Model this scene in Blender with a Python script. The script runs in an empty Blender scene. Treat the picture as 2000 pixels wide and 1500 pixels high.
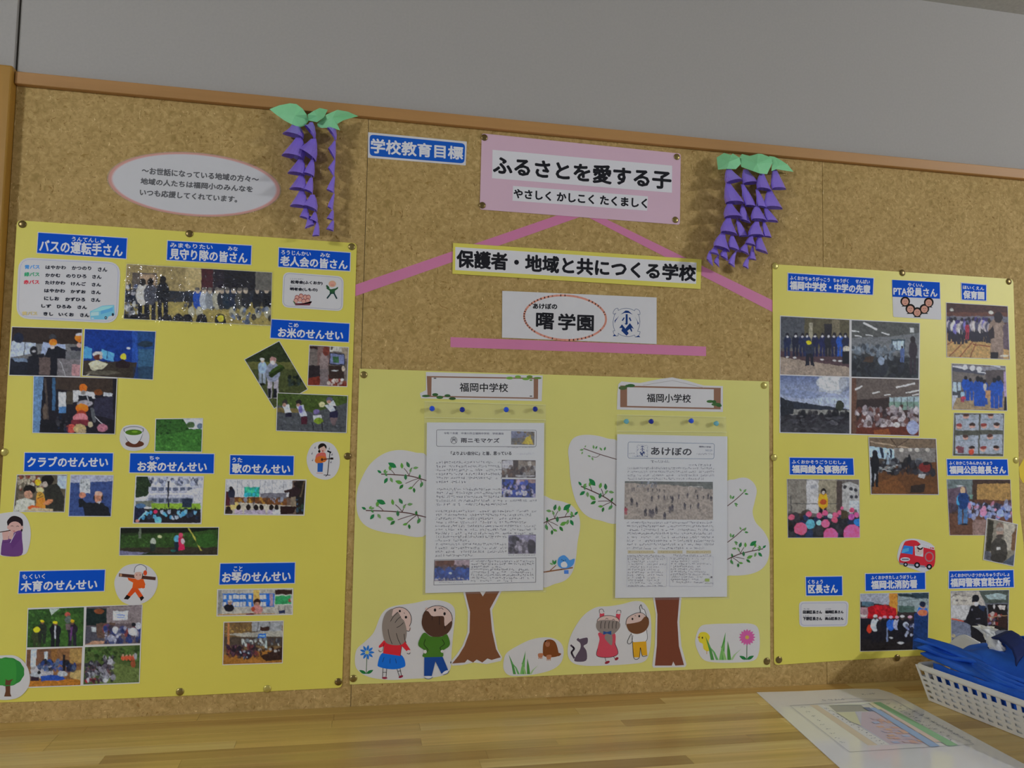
import bpy, bmesh, math, random
import numpy as np
from mathutils import Vector, Matrix, noise

# ------------------------------------------------------------------ camera, light, exposure
S = bpy.context.scene
COL = bpy.context.scene.collection
YAW, PITCH, ROLL, FPX = 0.1957, 0.0685, 0.0177, 1550.0
DIST, EYE = 1.44, 1.22
cam_d = bpy.data.cameras.new('camera'); cam = bpy.data.objects.new('camera', cam_d); COL.objects.link(cam)
cam_d.sensor_width = 36.0; cam_d.lens = FPX / 2000 * 36.0; cam_d.clip_start = 0.02
_r = Vector((math.cos(YAW), -math.sin(YAW), 0))
FWD = Vector((math.sin(YAW) * math.cos(PITCH), math.cos(YAW) * math.cos(PITCH), math.sin(PITCH)))
_u = _r.cross(FWD)
RGT = math.cos(ROLL) * _r + math.sin(ROLL) * _u
UPV = -math.sin(ROLL) * _r + math.cos(ROLL) * _u
CAM = Vector((0, -DIST, EYE))
cam.matrix_world = Matrix(((RGT.x, UPV.x, -FWD.x, CAM.x), (RGT.y, UPV.y, -FWD.y, CAM.y), (RGT.z, UPV.z, -FWD.z, CAM.z), (0, 0, 0, 1)))
S.camera = cam
S.view_settings.view_transform = 'Standard'; S.view_settings.look = 'None'
S.view_settings.gamma = 1.0; S.view_settings.exposure = -0.07; S.view_settings.use_curve_mapping = False
w = bpy.data.worlds.new('world'); S.world = w; w.use_nodes = True
w.node_tree.nodes['Background'].inputs[0].default_value = (0.94, 0.99, 1.13, 1)
w.node_tree.nodes['Background'].inputs[1].default_value = 0.17
CEIL = 2.172
LAMPS = ((-2.4, -2.2, 100), (3.2, -2.1, 112))       # two ceiling tube lamps, each lit by three small bulbs along its tube
for lx, ly, lp in LAMPS:
    for k in (-0.2, 0.0, 0.2):
        l = bpy.data.lights.new('tube_light', 'POINT'); l.energy = lp / 3; l.shadow_soft_size = 0.03; l.color = (0.95, 0.985, 1.09)
        o = bpy.data.objects.new('tube_light', l); COL.objects.link(o); o.location = (lx, ly + k, CEIL - 0.10)

# ------------------------------------------------------------------ pixel of the photograph -> point of the real plane it lies on
def ray(px, py): return FWD * FPX + RGT * (px - 1000) - UPV * (py - 750)
def W(px, py, d=0.0):                    # the board's plane, d metres in front of it
    v = ray(px, py); t = (DIST - d) / v.y
    return CAM + v * t
DESK = EYE - 0.4498 * DIST / 1.38
def T(px, py, h=0.0):                    # the counter's plane, h metres above it
    v = ray(px, py); t = (DESK + h - EYE) / v.z
    return CAM + v * t
# ------------------------------------------------------------------ materials
def lin(c): return c / 12.92 if c <= 0.04045 else ((c + 0.055) / 1.055) ** 2.4
KL = 0.43
def alb(h):                              # reflectance of an ink or paint seen under the room's dim light
    if isinstance(h, str): h = tuple(int(h[i:i + 2], 16) / 255 for i in (0, 2, 4))
    return tuple(min(0.88, lin(c) / KL) for c in h)
def newmat(name, rough=0.6, spec=0.5):
    m = bpy.data.materials.new(name); m.use_nodes = True
    b = m.node_tree.nodes['Principled BSDF']; b.inputs['Roughness'].default_value = rough
    b.inputs['Specular IOR Level'].default_value = spec
    return m, m.node_tree, b
_mc = {}
def flat(name, h, rough=0.6, spec=0.4, var=0.03, scale=60):
    if name in _mc: return _mc[name]
    m, nt, b = newmat(name, rough, spec); a = alb(h)
    n = nt.nodes.new('ShaderNodeTexNoise'); n.inputs['Scale'].default_value = scale; n.inputs['Detail'].default_value = 4
    r = nt.nodes.new('ShaderNodeValToRGB'); r.color_ramp.elements[0].position = 0.3; r.color_ramp.elements[1].position = 0.7
    r.color_ramp.elements[0].color = tuple(c * (1 - var) for c in a) + (1,); r.color_ramp.elements[1].color = tuple(min(.9, c * (1 + var)) for c in a) + (1,)
    tc = nt.nodes.new('ShaderNodeTexCoord')
    nt.links.new(tc.outputs['Object'], n.inputs[0]); nt.links.new(n.outputs[0], r.inputs[0]); nt.links.new(r.outputs[0], b.inputs[0])
    _mc[name] = m; return m
def ink_mat(name, rough, spec=0.22, bump=0):
    m, nt, b = newmat(name, rough, spec)
    a = nt.nodes.new('ShaderNodeAttribute'); a.attribute_name = 'Col'; nt.links.new(a.outputs[0], b.inputs[0])
    if bump:
        b.inputs['Coat Weight'].default_value = 1.0; b.inputs['Coat Roughness'].default_value = 0.04
        n = nt.nodes.new('ShaderNodeTexNoise'); n.inputs['Scale'].default_value = 90; n.inputs['Detail'].default_value = 3
        tc = nt.nodes.new('ShaderNodeTexCoord'); nt.links.new(tc.outputs['Object'], n.inputs[0])
        bp = nt.nodes.new('ShaderNodeBump'); bp.inputs['Strength'].default_value = bump; bp.inputs['Distance'].default_value = 0.02
        nt.links.new(n.outputs[0], bp.inputs['Height']); nt.links.new(bp.outputs[0], b.inputs['Coat Normal'])
    return m
INK = ink_mat('printed_ink', 0.7, 0.12); PHOTO = ink_mat('photo_print_ink', 0.5, 0.2); LAMI = ink_mat('laminated_photo_ink', 0.5, 0.3, 1.0)
def wood(name, c1, c2, c3, grain=(1.2, 30, 30), rough=0.35, seed=0):
    m, nt, b = newmat(name, rough, 0.45)
    tc = nt.nodes.new('ShaderNodeTexCoord'); mp = nt.nodes.new('ShaderNodeMapping'); mp.inputs['Scale'].default_value = grain
    nt.links.new(tc.outputs['Object'], mp.inputs[0])
    oi = nt.nodes.new('ShaderNodeObjectInfo'); cb = nt.nodes.new('ShaderNodeVectorMath'); cb.operation = 'ADD'
    sc = nt.nodes.new('ShaderNodeVectorMath'); sc.operation = 'SCALE'; sc.inputs['Scale'].default_value = 37.0
    cx = nt.nodes.new('ShaderNodeCombineXYZ')
    for k in range(3): nt.links.new(oi.outputs['Random'], cx.inputs[k])
    nt.links.new(cx.outputs[0], sc.inputs[0]); nt.links.new(mp.outputs[0], cb.inputs[0]); nt.links.new(sc.outputs[0], cb.inputs[1])
    n = nt.nodes.new('ShaderNodeTexNoise'); n.inputs['Scale'].default_value = 1.0; n.inputs['Detail'].default_value = 6; n.inputs['Roughness'].default_value = 0.6; n.inputs['Distortion'].default_value = 0.4
    nt.links.new(cb.outputs[0], n.inputs[0])
    r = nt.nodes.new('ShaderNodeValToRGB'); e = r.color_ramp.elements
    e[0].position = 0.28; e[0].color = alb(c3) + (1,); e[1].position = 0.72; e[1].color = alb(c1) + (1,)
    k = e.new(0.5); k.color = alb(c2) + (1,)
    nt.links.new(n.outputs[0], r.inputs[0])
    hs = nt.nodes.new('ShaderNodeHueSaturation'); mr = nt.nodes.new('ShaderNodeMapRange'); mr.inputs[3].default_value = 0.86; mr.inputs[4].default_value = 1.13
    nt.links.new(oi.outputs['Random'], mr.inputs[0]); nt.links.new(mr.outputs[0], hs.inputs['Value']); nt.links.new(r.outputs[0], hs.inputs['Color'])
    nt.links.new(hs.outputs[0], b.inputs[0])
    bp = nt.nodes.new('ShaderNodeBump'); bp.inputs['Strength'].default_value = 0.05; bp.inputs['Distance'].default_value = 0.002
    nt.links.new(n.outputs[0], bp.inputs['Height']); nt.links.new(bp.outputs[0], b.inputs['Normal'])
    return m
def board_mat():
    m, nt, b = newmat('pressed_fibre_board', 0.75, 0.25)
    tc = nt.nodes.new('ShaderNodeTexCoord')
    def nz(scale, detail, dist=0, mscale=(1, 1, 1), rot=0):
        mp = nt.nodes.new('ShaderNodeMapping'); mp.inputs['Scale'].default_value = mscale; mp.inputs['Rotation'].default_value = (0, rot, 0)
        nt.links.new(tc.outputs['Object'], mp.inputs[0])
        n = nt.nodes.new('ShaderNodeTexNoise'); n.inputs['Scale'].default_value = scale; n.inputs['Detail'].default_value = detail; n.inputs['Distortion'].default_value = dist
        nt.links.new(mp.outputs[0], n.inputs[0]); return n
    def ramp(n, stops):
        r = nt.nodes.new('ShaderNodeValToRGB'); e = r.color_ramp.elements
        while len(e) < len(stops): e.new(0.5)
        for i, (p, c) in enumerate(stops): e[i].position = p; e[i].color = c if len(c) == 4 else tuple(c) + (1,)
        nt.links.new(n.outputs[0], r.inputs[0]); return r
    base = ramp(nz(105, 6, 0.9), [(0.3, alb('746136')), (0.45, alb('7f6a3f')), (0.58, alb('877146')), (0.72, alb('907c50'))])
    big = ramp(nz(16, 4, 0.3), [(0.3, (0.92, 0.91, 0.88, 1)), (0.7, (1.06, 1.06, 1.09, 1))])
    mul = nt.nodes.new('ShaderNodeMix'); mul.data_type = 'RGBA'; mul.blend_type = 'MULTIPLY'; mul.inputs[0].default_value = 1
    nt.links.new(base.outputs[0], mul.inputs[6]); nt.links.new(big.outputs[0], mul.inputs[7])
    last = mul.outputs[2]
    for sc, ms, rot, lo, hi, c in ((75, (1, 1, 2.6), 0.5, 0.665, 0.71, '6b5528'), (80, (2.8, 1, 1), 0.3, 0.675, 0.72, '5c4720'), (150, (1, 1, 1), 0, 0.67, 0.71, '5e461e'), (45, (1, 1, 1.5), 0.8, 0.71, 0.75, '6b5126'), (90, (2.4, 1, 1), 1.1, 0.68, 0.74, 'a8946a')):
        f = ramp(nz(sc, 2, 1.5, ms, rot), [(lo, (0, 0, 0, 1)), (hi, (0.8, 0.8, 0.8, 1))])
        mx = nt.nodes.new('ShaderNodeMix'); mx.data_type = 'RGBA'
        nt.links.new(f.outputs[0], mx.inputs[0]); nt.links.new(last, mx.inputs[6]); mx.inputs[7].default_value = alb(c) + (1,); last = mx.outputs[2]
    nt.links.new(last, b.inputs[0])
    bp = nt.nodes.new('ShaderNodeBump'); bp.inputs['Strength'].default_value = 0.25; bp.inputs['Distance'].default_value = 0.001
    nt.links.new(base.outputs[0], bp.inputs['Height']); nt.links.new(bp.outputs[0], b.inputs['Normal'])
    return m
# ------------------------------------------------------------------ object helpers
def tag(o, label=None, cat=None, group=None, kind=None):
    if label: o['label'] = label
    if cat: o['category'] = cat
    if group: o['group'] = group
    if kind: o['kind'] = kind
    return o
def mk(name, verts, faces, mat, parent=None, smooth=False, cols=None):
    me = bpy.data.meshes.new(name); me.from_pydata([tuple(v) for v in verts], [], faces); me.update()
    if cols is not None:
        a = me.color_attributes.new('Col', 'FLOAT_COLOR', 'POINT')
        a.data.foreach_set('color', np.asarray(cols, dtype=np.float32).ravel())
    if mat: me.materials.append(mat)
    if smooth:
        for p in me.polygons: p.use_smooth = True
    o = bpy.data.objects.new(name, me); COL.objects.link(o)
    if parent: o.parent = parent
    return o
def empty(name, loc=(0, 0, 0)):
    o = bpy.data.objects.new(name, None); COL.objects.link(o); o.location = loc; o.empty_display_size = 0.02; return o
def origin(o, loc):                      # move an object's origin without moving its mesh
    loc = Vector(loc); o.data.transform(Matrix.Translation(-loc)); o.location = loc; return o
def box(name, lo, hi, mat, parent=None, bev=0.0):
    bm = bmesh.new(); bmesh.ops.create_cube(bm, size=1)
    c = [(a + b) / 2 for a, b in zip(lo, hi)]; s = [b - a for a, b in zip(lo, hi)]
    for v in bm.verts: v.co = Vector((c[k] + v.co[k] * s[k] for k in range(3)))
    if bev: bmesh.ops.bevel(bm, geom=bm.edges[:], offset=bev, segments=2, affect='EDGES', profile=0.5)
    me = bpy.data.meshes.new(name); bm.to_mesh(me); bm.free(); me.materials.append(mat)
    o = bpy.data.objects.new(name, me); COL.objects.link(o)
    if parent: o.parent = parent
    return o
def slab(name, pts, d0, d1, mat, parent=None, P=W):   # a sheet: pixel outline, back and front distance from its plane
    n = len(pts); V = [P(x, y, d1) for x, y in pts] + [P(x, y, d0) for x, y in pts]
    # the back outline is the front one pushed straight back
    q = (P(1000, 1400, d1) - P(1000, 1400, d0)); nrm = Vector((0, -(d1 - d0), 0)) if P is W else Vector((0, 0, d1 - d0))
    for i in range(n): V[n + i] = V[i] - nrm
    F = [list(range(n))[::-1], list(range(n, 2 * n))] + [[i, (i + 1) % n, n + (i + 1) % n, n + i] for i in range(n)]
    o = mk(name, V, F, mat, parent)
    bm = bmesh.new(); bm.from_mesh(o.data); bmesh.ops.recalc_face_normals(bm, faces=bm.faces[:]); bm.to_mesh(o.data); bm.free()
    c = sum((Vector(v) for v in V[n:]), Vector()) / n
    return origin(o, c) if parent is None else o
def sub(o, parent):                      # parent keeping the place (parents are only ever translated)
    o.parent = parent; o.location = o.location - parent.location; return o
def sm(pts, k=6, closed=True):           # smooth curve through points
    n = len(pts); out = []
    for i in range(n if closed else n - 1):
        g = lambda j: np.array(pts[j % n] if closed else pts[max(0, min(n - 1, j))], float)
        p0, p1, p2, p3 = g(i - 1), g(i), g(i + 1), g(i + 2)
        for s in range(k):
            t = s / k
            out.append(tuple(0.5 * ((2 * p1) + (-p0 + p2) * t + (2 * p0 - 5 * p1 + 4 * p2 - p3) * t * t + (-p0 + 3 * p1 - 3 * p2 + p3) * t ** 3)))
    if not closed: out.append(tuple(pts[-1]))
    return out
def bil(q, u, v):
    (x0, y0), (x1, y1), (x2, y2), (x3, y3) = q
    return ((x0 * (1 - u) + x1 * u) * (1 - v) + (x3 * (1 - u) + x2 * u) * v, (y0 * (1 - u) + y1 * u) * (1 - v) + (y3 * (1 - u) + y2 * u) * v)
def rquad(q, r, k=5):                    # quad with rounded corners (r in pixels)
    out = []
    for i in range(4):
        c = np.array(q[i], float); a = np.array(q[i - 1], float); b = np.array(q[(i + 1) % 4], float)
        da = (a - c) / np.linalg.norm(a - c); db = (b - c) / np.linalg.norm(b - c)
        for s in range(k + 1):
            t = s / k; p = c + da * r; e = c + db * r
            out.append(tuple((1 - t) ** 2 * p + 2 * t * (1 - t) * c + t * t * e))
    return out
def grow(q, g):
    c = np.mean(np.array(q, float), 0); out = []
    for i in range(4):
        p = np.array(q[i], float); a = np.array(q[i - 1], float); b = np.array(q[(i + 1) % 4], float)
        out.append(tuple(p + (p - a) / np.linalg.norm(p - a) * g + (p - b) / np.linalg.norm(p - b) * g))
    return out
_tx = {}
def glyphs(s):
    if s in _tx: return _tx[s]
    c = bpy.data.curves.new('t', 'FONT'); c.body = s; c.size = 1; c.resolution_u = 2; c.fill_mode = 'FRONT'
    o = bpy.data.objects.new('t', c); COL.objects.link(o)
    dg = bpy.context.evaluated_depsgraph_get(); dg.update(); me = o.evaluated_get(dg).to_mesh()
    v = np.array([tuple(x.co)[:2] for x in me.vertices]); f = [list(p.vertices) for p in me.polygons]
    o.evaluated_get(dg).to_mesh_clear(); bpy.data.objects.remove(o); bpy.data.curves.remove(c)
    if len(v):
        lo, hi = v.min(0), v.max(0); v = (v - lo) / np.maximum(hi - lo, 1e-6); v[:, 1] = 1 - v[:, 1]
    _tx[s] = (v, f); return _tx[s]
class Ink:                               # flat print: coloured shapes lying on one plane
    def __init__(s, d, P=W, step=1.2e-5, tr=(0, 0, 1)): s.V = []; s.F = []; s.C = []; s.d = d; s.P = P; s.st = step; s.tr = tr
    def put(s, pts, col, faces=None):
        b = len(s.V); ox, oy, k = s.tr; c = alb(col) + (1,)
        for x, y in pts: s.V.append(s.P(ox + x / k, oy + y / k, s.d)); s.C.append(c)
        s.F += [[b + i for i in f] for f in (faces or [list(range(len(pts)))])]
    def up(s): s.d += s.st
    def poly(s, pts, col): s.put(pts, col); s.up()
    def blob(s, pts, col, k=5): s.poly(sm(pts, k), col)
    def ell(s, x, y, rx, ry, col, a=0, n=18):
        ca, sa = math.cos(a), math.sin(a)
        s.poly([(x + rx * math.cos(t) * ca - ry * math.sin(t) * sa, y + rx * math.cos(t) * sa + ry * math.sin(t) * ca) for t in (2 * math.pi * i / n for i in range(n))], col)
    def rect(s, x0, y0, x1, y1, col): s.poly([(x0, y0), (x1, y0), (x1, y1), (x0, y1)], col)
    def line(s, pts, w, col, closed=False):
        P_ = list(pts) + ([pts[0]] if closed else [])
        for (x0, y0), (x1, y1) in zip(P_, P_[1:]):
            L = math.hypot(x1 - x0, y1 - y0) or 1e-6; nx, ny = -(y1 - y0) / L * w / 2, (x1 - x0) / L * w / 2; ex, ey = (x1 - x0) / L * w * 0.25, (y1 - y0) / L * w * 0.25
            s.put([(x0 + nx - ex, y0 + ny - ey), (x1 + nx + ex, y1 + ny + ey), (x1 - nx + ex, y1 - ny + ey), (x0 - nx - ex, y0 - ny - ey)], col)
        s.up()
    def curve(s, pts, w, col, closed=False): s.line(sm(pts, 5, closed), w, col, closed)
    def leaf(s, x, y, L, ang, col, wd=0.42):
        ca, sa = math.cos(ang), math.sin(ang); P_ = []
        for t, h in ((0, 0), (.25, .8), (.5, 1), (.78, .6), (1, 0), (.78, -.6), (.5, -1), (.25, -.8)):
            a, b = t * L, h * L * wd / 2; P_.append((x + a * ca - b * sa, y + a * sa + b * ca))
        s.poly(P_, col)
    def text(s, txt, q, col, bold=0.0, n=8):     # q: pixel quad that the lettering's ink fills
        v, f = glyphs(txt)
        if not len(v): return
        if len(q) == 2: (x0, y0), (x1, y1) = q; q = [(x0, y0), (x1, y0), (x1, y1), (x0, y1)]
        q = [tuple(p) for p in grow(q, -bold)] if bold else q
        base = [bil(q, a, b) for a, b in v]
        offs = [(0, 0)] + ([(bold * math.cos(2 * math.pi * i / n), bold * math.sin(2 * math.pi * i / n)) for i in range(n)] if bold else [])
        for dx, dy in offs: s.put([(x + dx, y + dy) for x, y in base], col, f); s.d += 2e-6
        s.up()
    def build(s, name, parent, mat=None):
        o = mk(name, s.V, s.F, mat or INK, None, cols=s.C); 
        me = o.data
        c = sum((Vector(v) for v in s.V), Vector()) / max(1, len(s.V)); origin(o, c)
        if parent: sub(o, parent)
        return o
PAPER = flat('white_paper', '9e9d9c', 0.6, 0.3, 0.01); 
# layers on the board
D_STRIP, D_POST, D_CARD, D_CARD2 = 0.0004, 0.0010, 0.0016, 0.0022
TH = 0.00045
# ------------------------------------------------------------------ the setting
CXL, CXR, YB = -3.0, 3.9, -3.4
WALLM = flat('grey_wall_paper', '7c7973', 0.85, 0.2, 0.025, 220); CEILM = flat('ceiling_board', '8a8983', 0.9, 0.2, 0.08, 160); FLOORM = flat('floor_vinyl', '7c7c78', 0.5, 0.4, 0.05, 8)
BOARD = board_mat(); TRIM = wood('trim_wood', '826138', '7a5a34', '70522d', (1.0, 14, 14), 0.45); POST = wood('post_wood', '88672c', '7d5c23', '70521d', (14, 14, 1.0), 0.4)
ZT0, ZT1 = EYE + 0.5538 * DIST / 1.38, EYE + 0.5740 * DIST / 1.38
XL = W(23.5, 300).x                       # where the post stands
def st(o): o['kind'] = 'structure'; return o
st(box('wall_front', (XL, 0.0, ZT1 - 0.01), (CXR, 0.10, CEIL + 0.02), WALLM))
st(box('wall_left', (CXL, -0.006, ZT1 - 0.012), (XL - 0.0035, 0.10, CEIL + 0.02), WALLM))
st(box('wall_base', (CXL, 0.012, 0.0), (CXR, 0.10, ZT1 - 0.012), WALLM))
st(box('ceiling', (CXL, YB, CEIL), (CXR, 0.1, CEIL + 0.05), CEILM)); st(box('floor', (CXL, YB, -0.05), (CXR, 0.1, 0.0), FLOORM))
st(box('trim_1', (XL + 0.001, -0.011, ZT0), (CXR, 0.004, ZT1), TRIM, bev=0.0015))
po = st(box('trim_2', (XL - 0.19, -0.019, 0.0), (XL, 0.004, ZT1 + 0.006), POST, bev=0.003))
pb = empty('pinboard', (0.5, 0.0, DESK)); tag(pb, 'speckled tan fibre pinboard in three panels covering the wall above the counter', 'pinboard')
s1, s2 = W(715, 400).x, W(1607, 420).x
for a, b in ((XL + 0.0005, s1 - 0.0004), (s1 + 0.0004, s2 - 0.0005), (s2 + 0.0005, CXR)):
    sub(origin(box('board_panel', (a, 0.0, DESK - 0.03), (b, 0.0115, ZT0 + 0.004), BOARD, bev=0.0004), (a, 0, DESK)), pb)
# laminated wood counter, stave by stave
ct = empty('countertop', (0.6, -0.3, DESK)); tag(ct, 'light wooden counter of glued staves running along under the pinboard', 'counter')
SW = [wood('stave_wood_' + n, *c, grain=(2.2, 55, 55), rough=0.33) for n, c in (('light', ('ab9663', '9c8652', '8a7341')), ('mid', ('9b844f', '8f7843', '816a37')), ('dark', ('8e7544', '82693a', '745b2f')))]
R = random.Random(5); y = -0.0005; row = 0; CT = []
sub(box('core_board', (XL + 0.002, -0.61, DESK - 0.032), (2.6, 0.0, DESK - 0.006), SW[1]), ct)
while y > -0.6:
    wd = R.uniform(0.030, 0.036); x = XL + 0.002 - R.uniform(0, 0.3)
    while x < 2.58:
        ln = R.uniform(0.32, 0.62); a = max(x, XL + 0.002); b = min(x + ln, 2.6)
        if b - a > 0.02:
            s = box('stave', (a + 0.00015, y - wd + 0.00015, DESK - 0.006), (b - 0.00015, y - 0.00015, DESK + R.uniform(-0.00025, 0)), R.choices(SW, (4, 4, 2))[0], bev=0.0002); origin(s, (a, y, DESK)); sub(s, ct)
        x += ln
    y -= wd; row += 1
sub(box('leg_panel', (XL + 0.3, -0.56, 0.0), (XL + 0.33, 0.0, DESK - 0.032), SW[1]), ct); sub(box('leg_panel', (2.2, -0.56, 0.0), (2.23, 0.0, DESK - 0.032), SW[1]), ct)
# ceiling tube lamps
LAMP, nt, b = newmat('lamp_glow', 0.5); b.inputs['Emission Color'].default_value = (1, 0.97, 0.9, 1); b.inputs['Emission Strength'].default_value = 2.0
LW = flat('lamp_white', 'a8a8a6', 0.5)
for (x, yy, _p), side in zip(LAMPS, ('left', 'right')):
    e = empty('ceiling_lamp', (x, yy, CEIL)); tag(e, 'white tube lamp under the ceiling at the %s end of the room' % side, 'lamp')
    sub(box('housing', (x - 0.1, yy - 0.34, CEIL - 0.03), (x + 0.1, yy + 0.34, CEIL), LW, bev=0.004), e); sub(box('tube', (x - 0.02, yy - 0.3, CEIL - 0.065), (x + 0.02, yy + 0.3, CEIL - 0.035), LAMP, bev=0.012), e)
# ------------------------------------------------------------------ posters
YEL = flat('yellow_paper', 'a49c42', 0.42, 0.4, 0.02, 9); YEL2 = flat('pale_yellow_paper', 'a29e58', 0.42, 0.4, 0.02, 9); PINK = flat('pink_paper', 'a08690', 0.5, 0.4, 0.01, 12); ROSE = flat('rose_strip_paper', '9a5c78', 0.55, 0.4, 0.02, 12); YEL3 = flat('deep_yellow_paper', 'a8901c', 0.5, 0.4, 0.02, 12)
def arcs(pts, idx, r):
    out = []
    for i, p in enumerate(pts):
        if i in idx:
            c = np.array(p, float); a = np.array(pts[i - 1], float); b = np.array(pts[(i + 1) % len(pts)], float)
            da = (a - c) / np.linalg.norm(a - c); db = (b - c) / np.linalg.norm(b - c)
            for k in range(6): t = k / 5; out.append(tuple((1 - t) ** 2 * (c + da * r) + 2 * t * (1 - t) * c + t * t * (c + db * r)))
        else: out.append(tuple(p))
    return out
def poster(pts, mat, label, d=D_STRIP + 0.0006): o = slab('poster', pts, 0.00055, D_POST + 0.00045, mat); tag(o, label, 'poster'); return o
poster(arcs([(33, 430), (697, 475), (668, 1343), (530, 1350), (400, 1357), (200, 1366), (0, 1372), (-22, 1373)], (0, 1, 2), 9), YEL, 'large bright yellow poster at the left with many photos and blue captions')
poster([(702, 720), (1502, 745), (1504.5, 1303), (1400, 1306), (1200, 1314), (1000, 1323), (850, 1331), (683, 1337)], YEL2, 'wide pale yellow poster in the middle with trees and cartoon children')
poster(arcs([(1509, 516), (1700, 527), (1979, 545), (1989, 870), (1992, 1000), (1999, 1060), (2004, 1180), (2010, 1262), (1850, 1277), (1650, 1290), (1512, 1299)], (0, 2, 10), 8), YEL, 'bright yellow poster at the right behind the basket')
o = slab('paper_shape', [(2042, 862), (2004, 888), (1990, 913), (1992, 932), (1998, 943), (2040, 946)], 0.0001, 0.0005, YEL3); tag(o, 'deep yellow paper shape peeking out beside the right poster edge', 'paper')
for pts, lb in (([(690, 557.5), (1090, 420), (1132, 424), (690, 580)], 'pink paper strip slanting down to the left from the pink title sheet'), ([(1148, 424), (1178, 425), (1512, 588), (1512, 611)], 'pink paper strip slanting down to the right from the pink title sheet'), ([(880, 658.5), (1379, 677), (1379, 695.5), (880, 678)], 'level pink paper strip under the white crest card')):
    tag(slab('paper_strip', pts, 0.0, D_STRIP, ROSE), lb, 'paper strip', 'pink strips forming a roof shape')
BLUE, WHT, BLK = '063a90', 'a9aaad', '17171a'
def card_quad(name, q, label, cat, mat=PAPER, layer=D_CARD, round_=0): return tag(slab(name, rquad(q, round_) if round_ else q, layer, layer + TH, mat), label, cat)
def uvq(q, a, b, c, d): return [bil(q, a, b), bil(q, c, b), bil(q, c, d), bil(q, a, d)]
def cap(q, main, m, ruby, label):
    c = card_quad('caption_card', grow(q, 1.5), label, 'caption card'); c['group'] = 'blue caption cards on the yellow posters'
    k = Ink(D_CARD + TH + 5e-5); k.poly(q, BLUE); k.build('blue_panel', c)
    t = Ink(D_CARD + TH + 1e-4); t.text(main, uvq(q, *m), WHT, 0.75)
    for s, r in ruby: t.text(s, uvq(q, *r), WHT, 0.28, 4)
    t.build('lettering', c); return c
cap([(75, 454.4), (248, 465.6), (246, 505), (72.4, 493.6)], 'バスの運転手さん', (.02, .32, .96, .94), [('うんてんしゅ', (.38, .09, .75, .32))], 'blue caption バスの運転手さん at the top left of the left poster')
cap([(327.6, 470.4), (491, 480), (489.6, 516.6), (326, 507.4)], '見守り隊の皆さん', (.03, .37, .96, .96), [('みまもりたい', (.03, .08, .54, .33)), ('みな', (.72, .10, .84, .33))], 'blue caption 見守り隊の皆さん above the long glossy photo')
cap([(545, 484), (684, 494), (683, 529), (544, 520.6)], '老人会の皆さん', (.02, .4, .97, .95), [('ろうじんかい', (.03, .1, .45, .34)), ('みな', (.58, .1, .72, .34))], 'blue caption 老人会の皆さん at the top right of the left poster')
cap([(530.6, 624), (682.4, 632.4), (680.6, 668), (528.4, 659.6)], 'お米のせんせい', (.09, .4, .93, .95), [('こめ', (.22, .12, .35, .36))], 'blue caption お米のせんせい above the rice photos')
cap([(48.6, 884.4), (220.6, 885.4), (219.4, 920), (47.2, 920)], 'クラブのせんせい', (.03, .2, .95, .78), [], 'blue caption クラブのせんせい without small letters above')
cap([(254.6, 885.6), (418, 887), (417, 924.4), (253, 922.6)], 'お茶のせんせい', (.09, .4, .92, .95), [('ちゃ', (.23, .12, .35, .35))], 'blue caption お茶のせんせい under the tea field photo')
cap([(450, 889), (573.6, 891), (572.8, 928), (449, 926)], '歌のせんせい', (.03, .42, .95, .95), [('うた', (.03, .12, .19, .37))], 'blue caption 歌のせんせい left of the singer cut-out')
cap([(39, 1116.4), (205, 1113), (203, 1154), (36, 1159)], '木育のせんせい', (.02, .42, .92, .93), [('もくいく', (.03, .12, .3, .36))], 'blue caption 木育のせんせい above the forest sheet')
cap([(430.6, 1101), (576, 1099), (575, 1138.6), (428.6, 1141.6)], 'お琴のせんせい', (.03, .42, .95, .93), [('こと', (.18, .13, .3, .38))], 'blue caption お琴のせんせい above the koto photo')
cap([(1539.5, 533.8), (1706, 543.8), (1704.5, 575.5), (1539, 567)], '福岡中学校・中学の先輩', (.02, .42, .97, .96), [('ふくおかちゅうがっこう', (.02, .12, .49, .38)), ('ちゅうがく', (.53, .12, .71, .38)), ('せんぱい', (.79, .1, .96, .36))], 'blue caption 福岡中学校・中学の先輩 at the top left of the right poster')
cap([(1878, 553), (1926, 557), (1926, 587), (1879, 585)], '保育園', (.05, .42, .93, .95), [('ほいくえん', (.05, .12, .92, .36))], 'small blue caption 保育園 above the nursery photo')
cap([(1542.5, 894), (1666, 895.5), (1667.5, 927.5), (1543, 926.5)], '福岡総合事務所', (.03, .42, .91, .93), [('ふくおかそうごうじむしょ', (.03, .12, .88, .36))], 'blue caption 福岡総合事務所 above the pink hats photo')
cap([(1849.5, 897), (1967, 897.5), (1969, 928), (1851, 928)], '福岡公民館長さん', (.03, .4, .97, .93), [('ふくおかこうみんかんちょう', (.03, .12, .75, .35))], 'blue caption 福岡公民館長さん above the hall photo')
cap([(1574, 1127), (1644.5, 1126), (1645, 1162.5), (1575, 1163)], '区長さん', (.05, .42, .88, .9), [('くちょう', (.05, .15, .47, .38))], 'small blue caption 区長さん at the bottom left of the right poster')
cap([(1690.5, 1121), (1806.5, 1118.5), (1807, 1150.5), (1691, 1153.5)], '福岡北消防署', (.09, .4, .87, .94), [('ふくおかきたしょうぼうしょ', (.09, .12, .85, .35))], 'blue caption 福岡北消防署 under the fire engine cut-out')
cap([(1854, 1116), (1979, 1113.5), (1980, 1146.5), (1853.5, 1149)], '福岡警察官駐在所', (.02, .4, .95, .94), [('ふくおかけいさつかんちゅうざいしょ', (.02, .12, .94, .36))], 'blue caption 福岡警察官駐在所 above the police photo')
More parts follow.
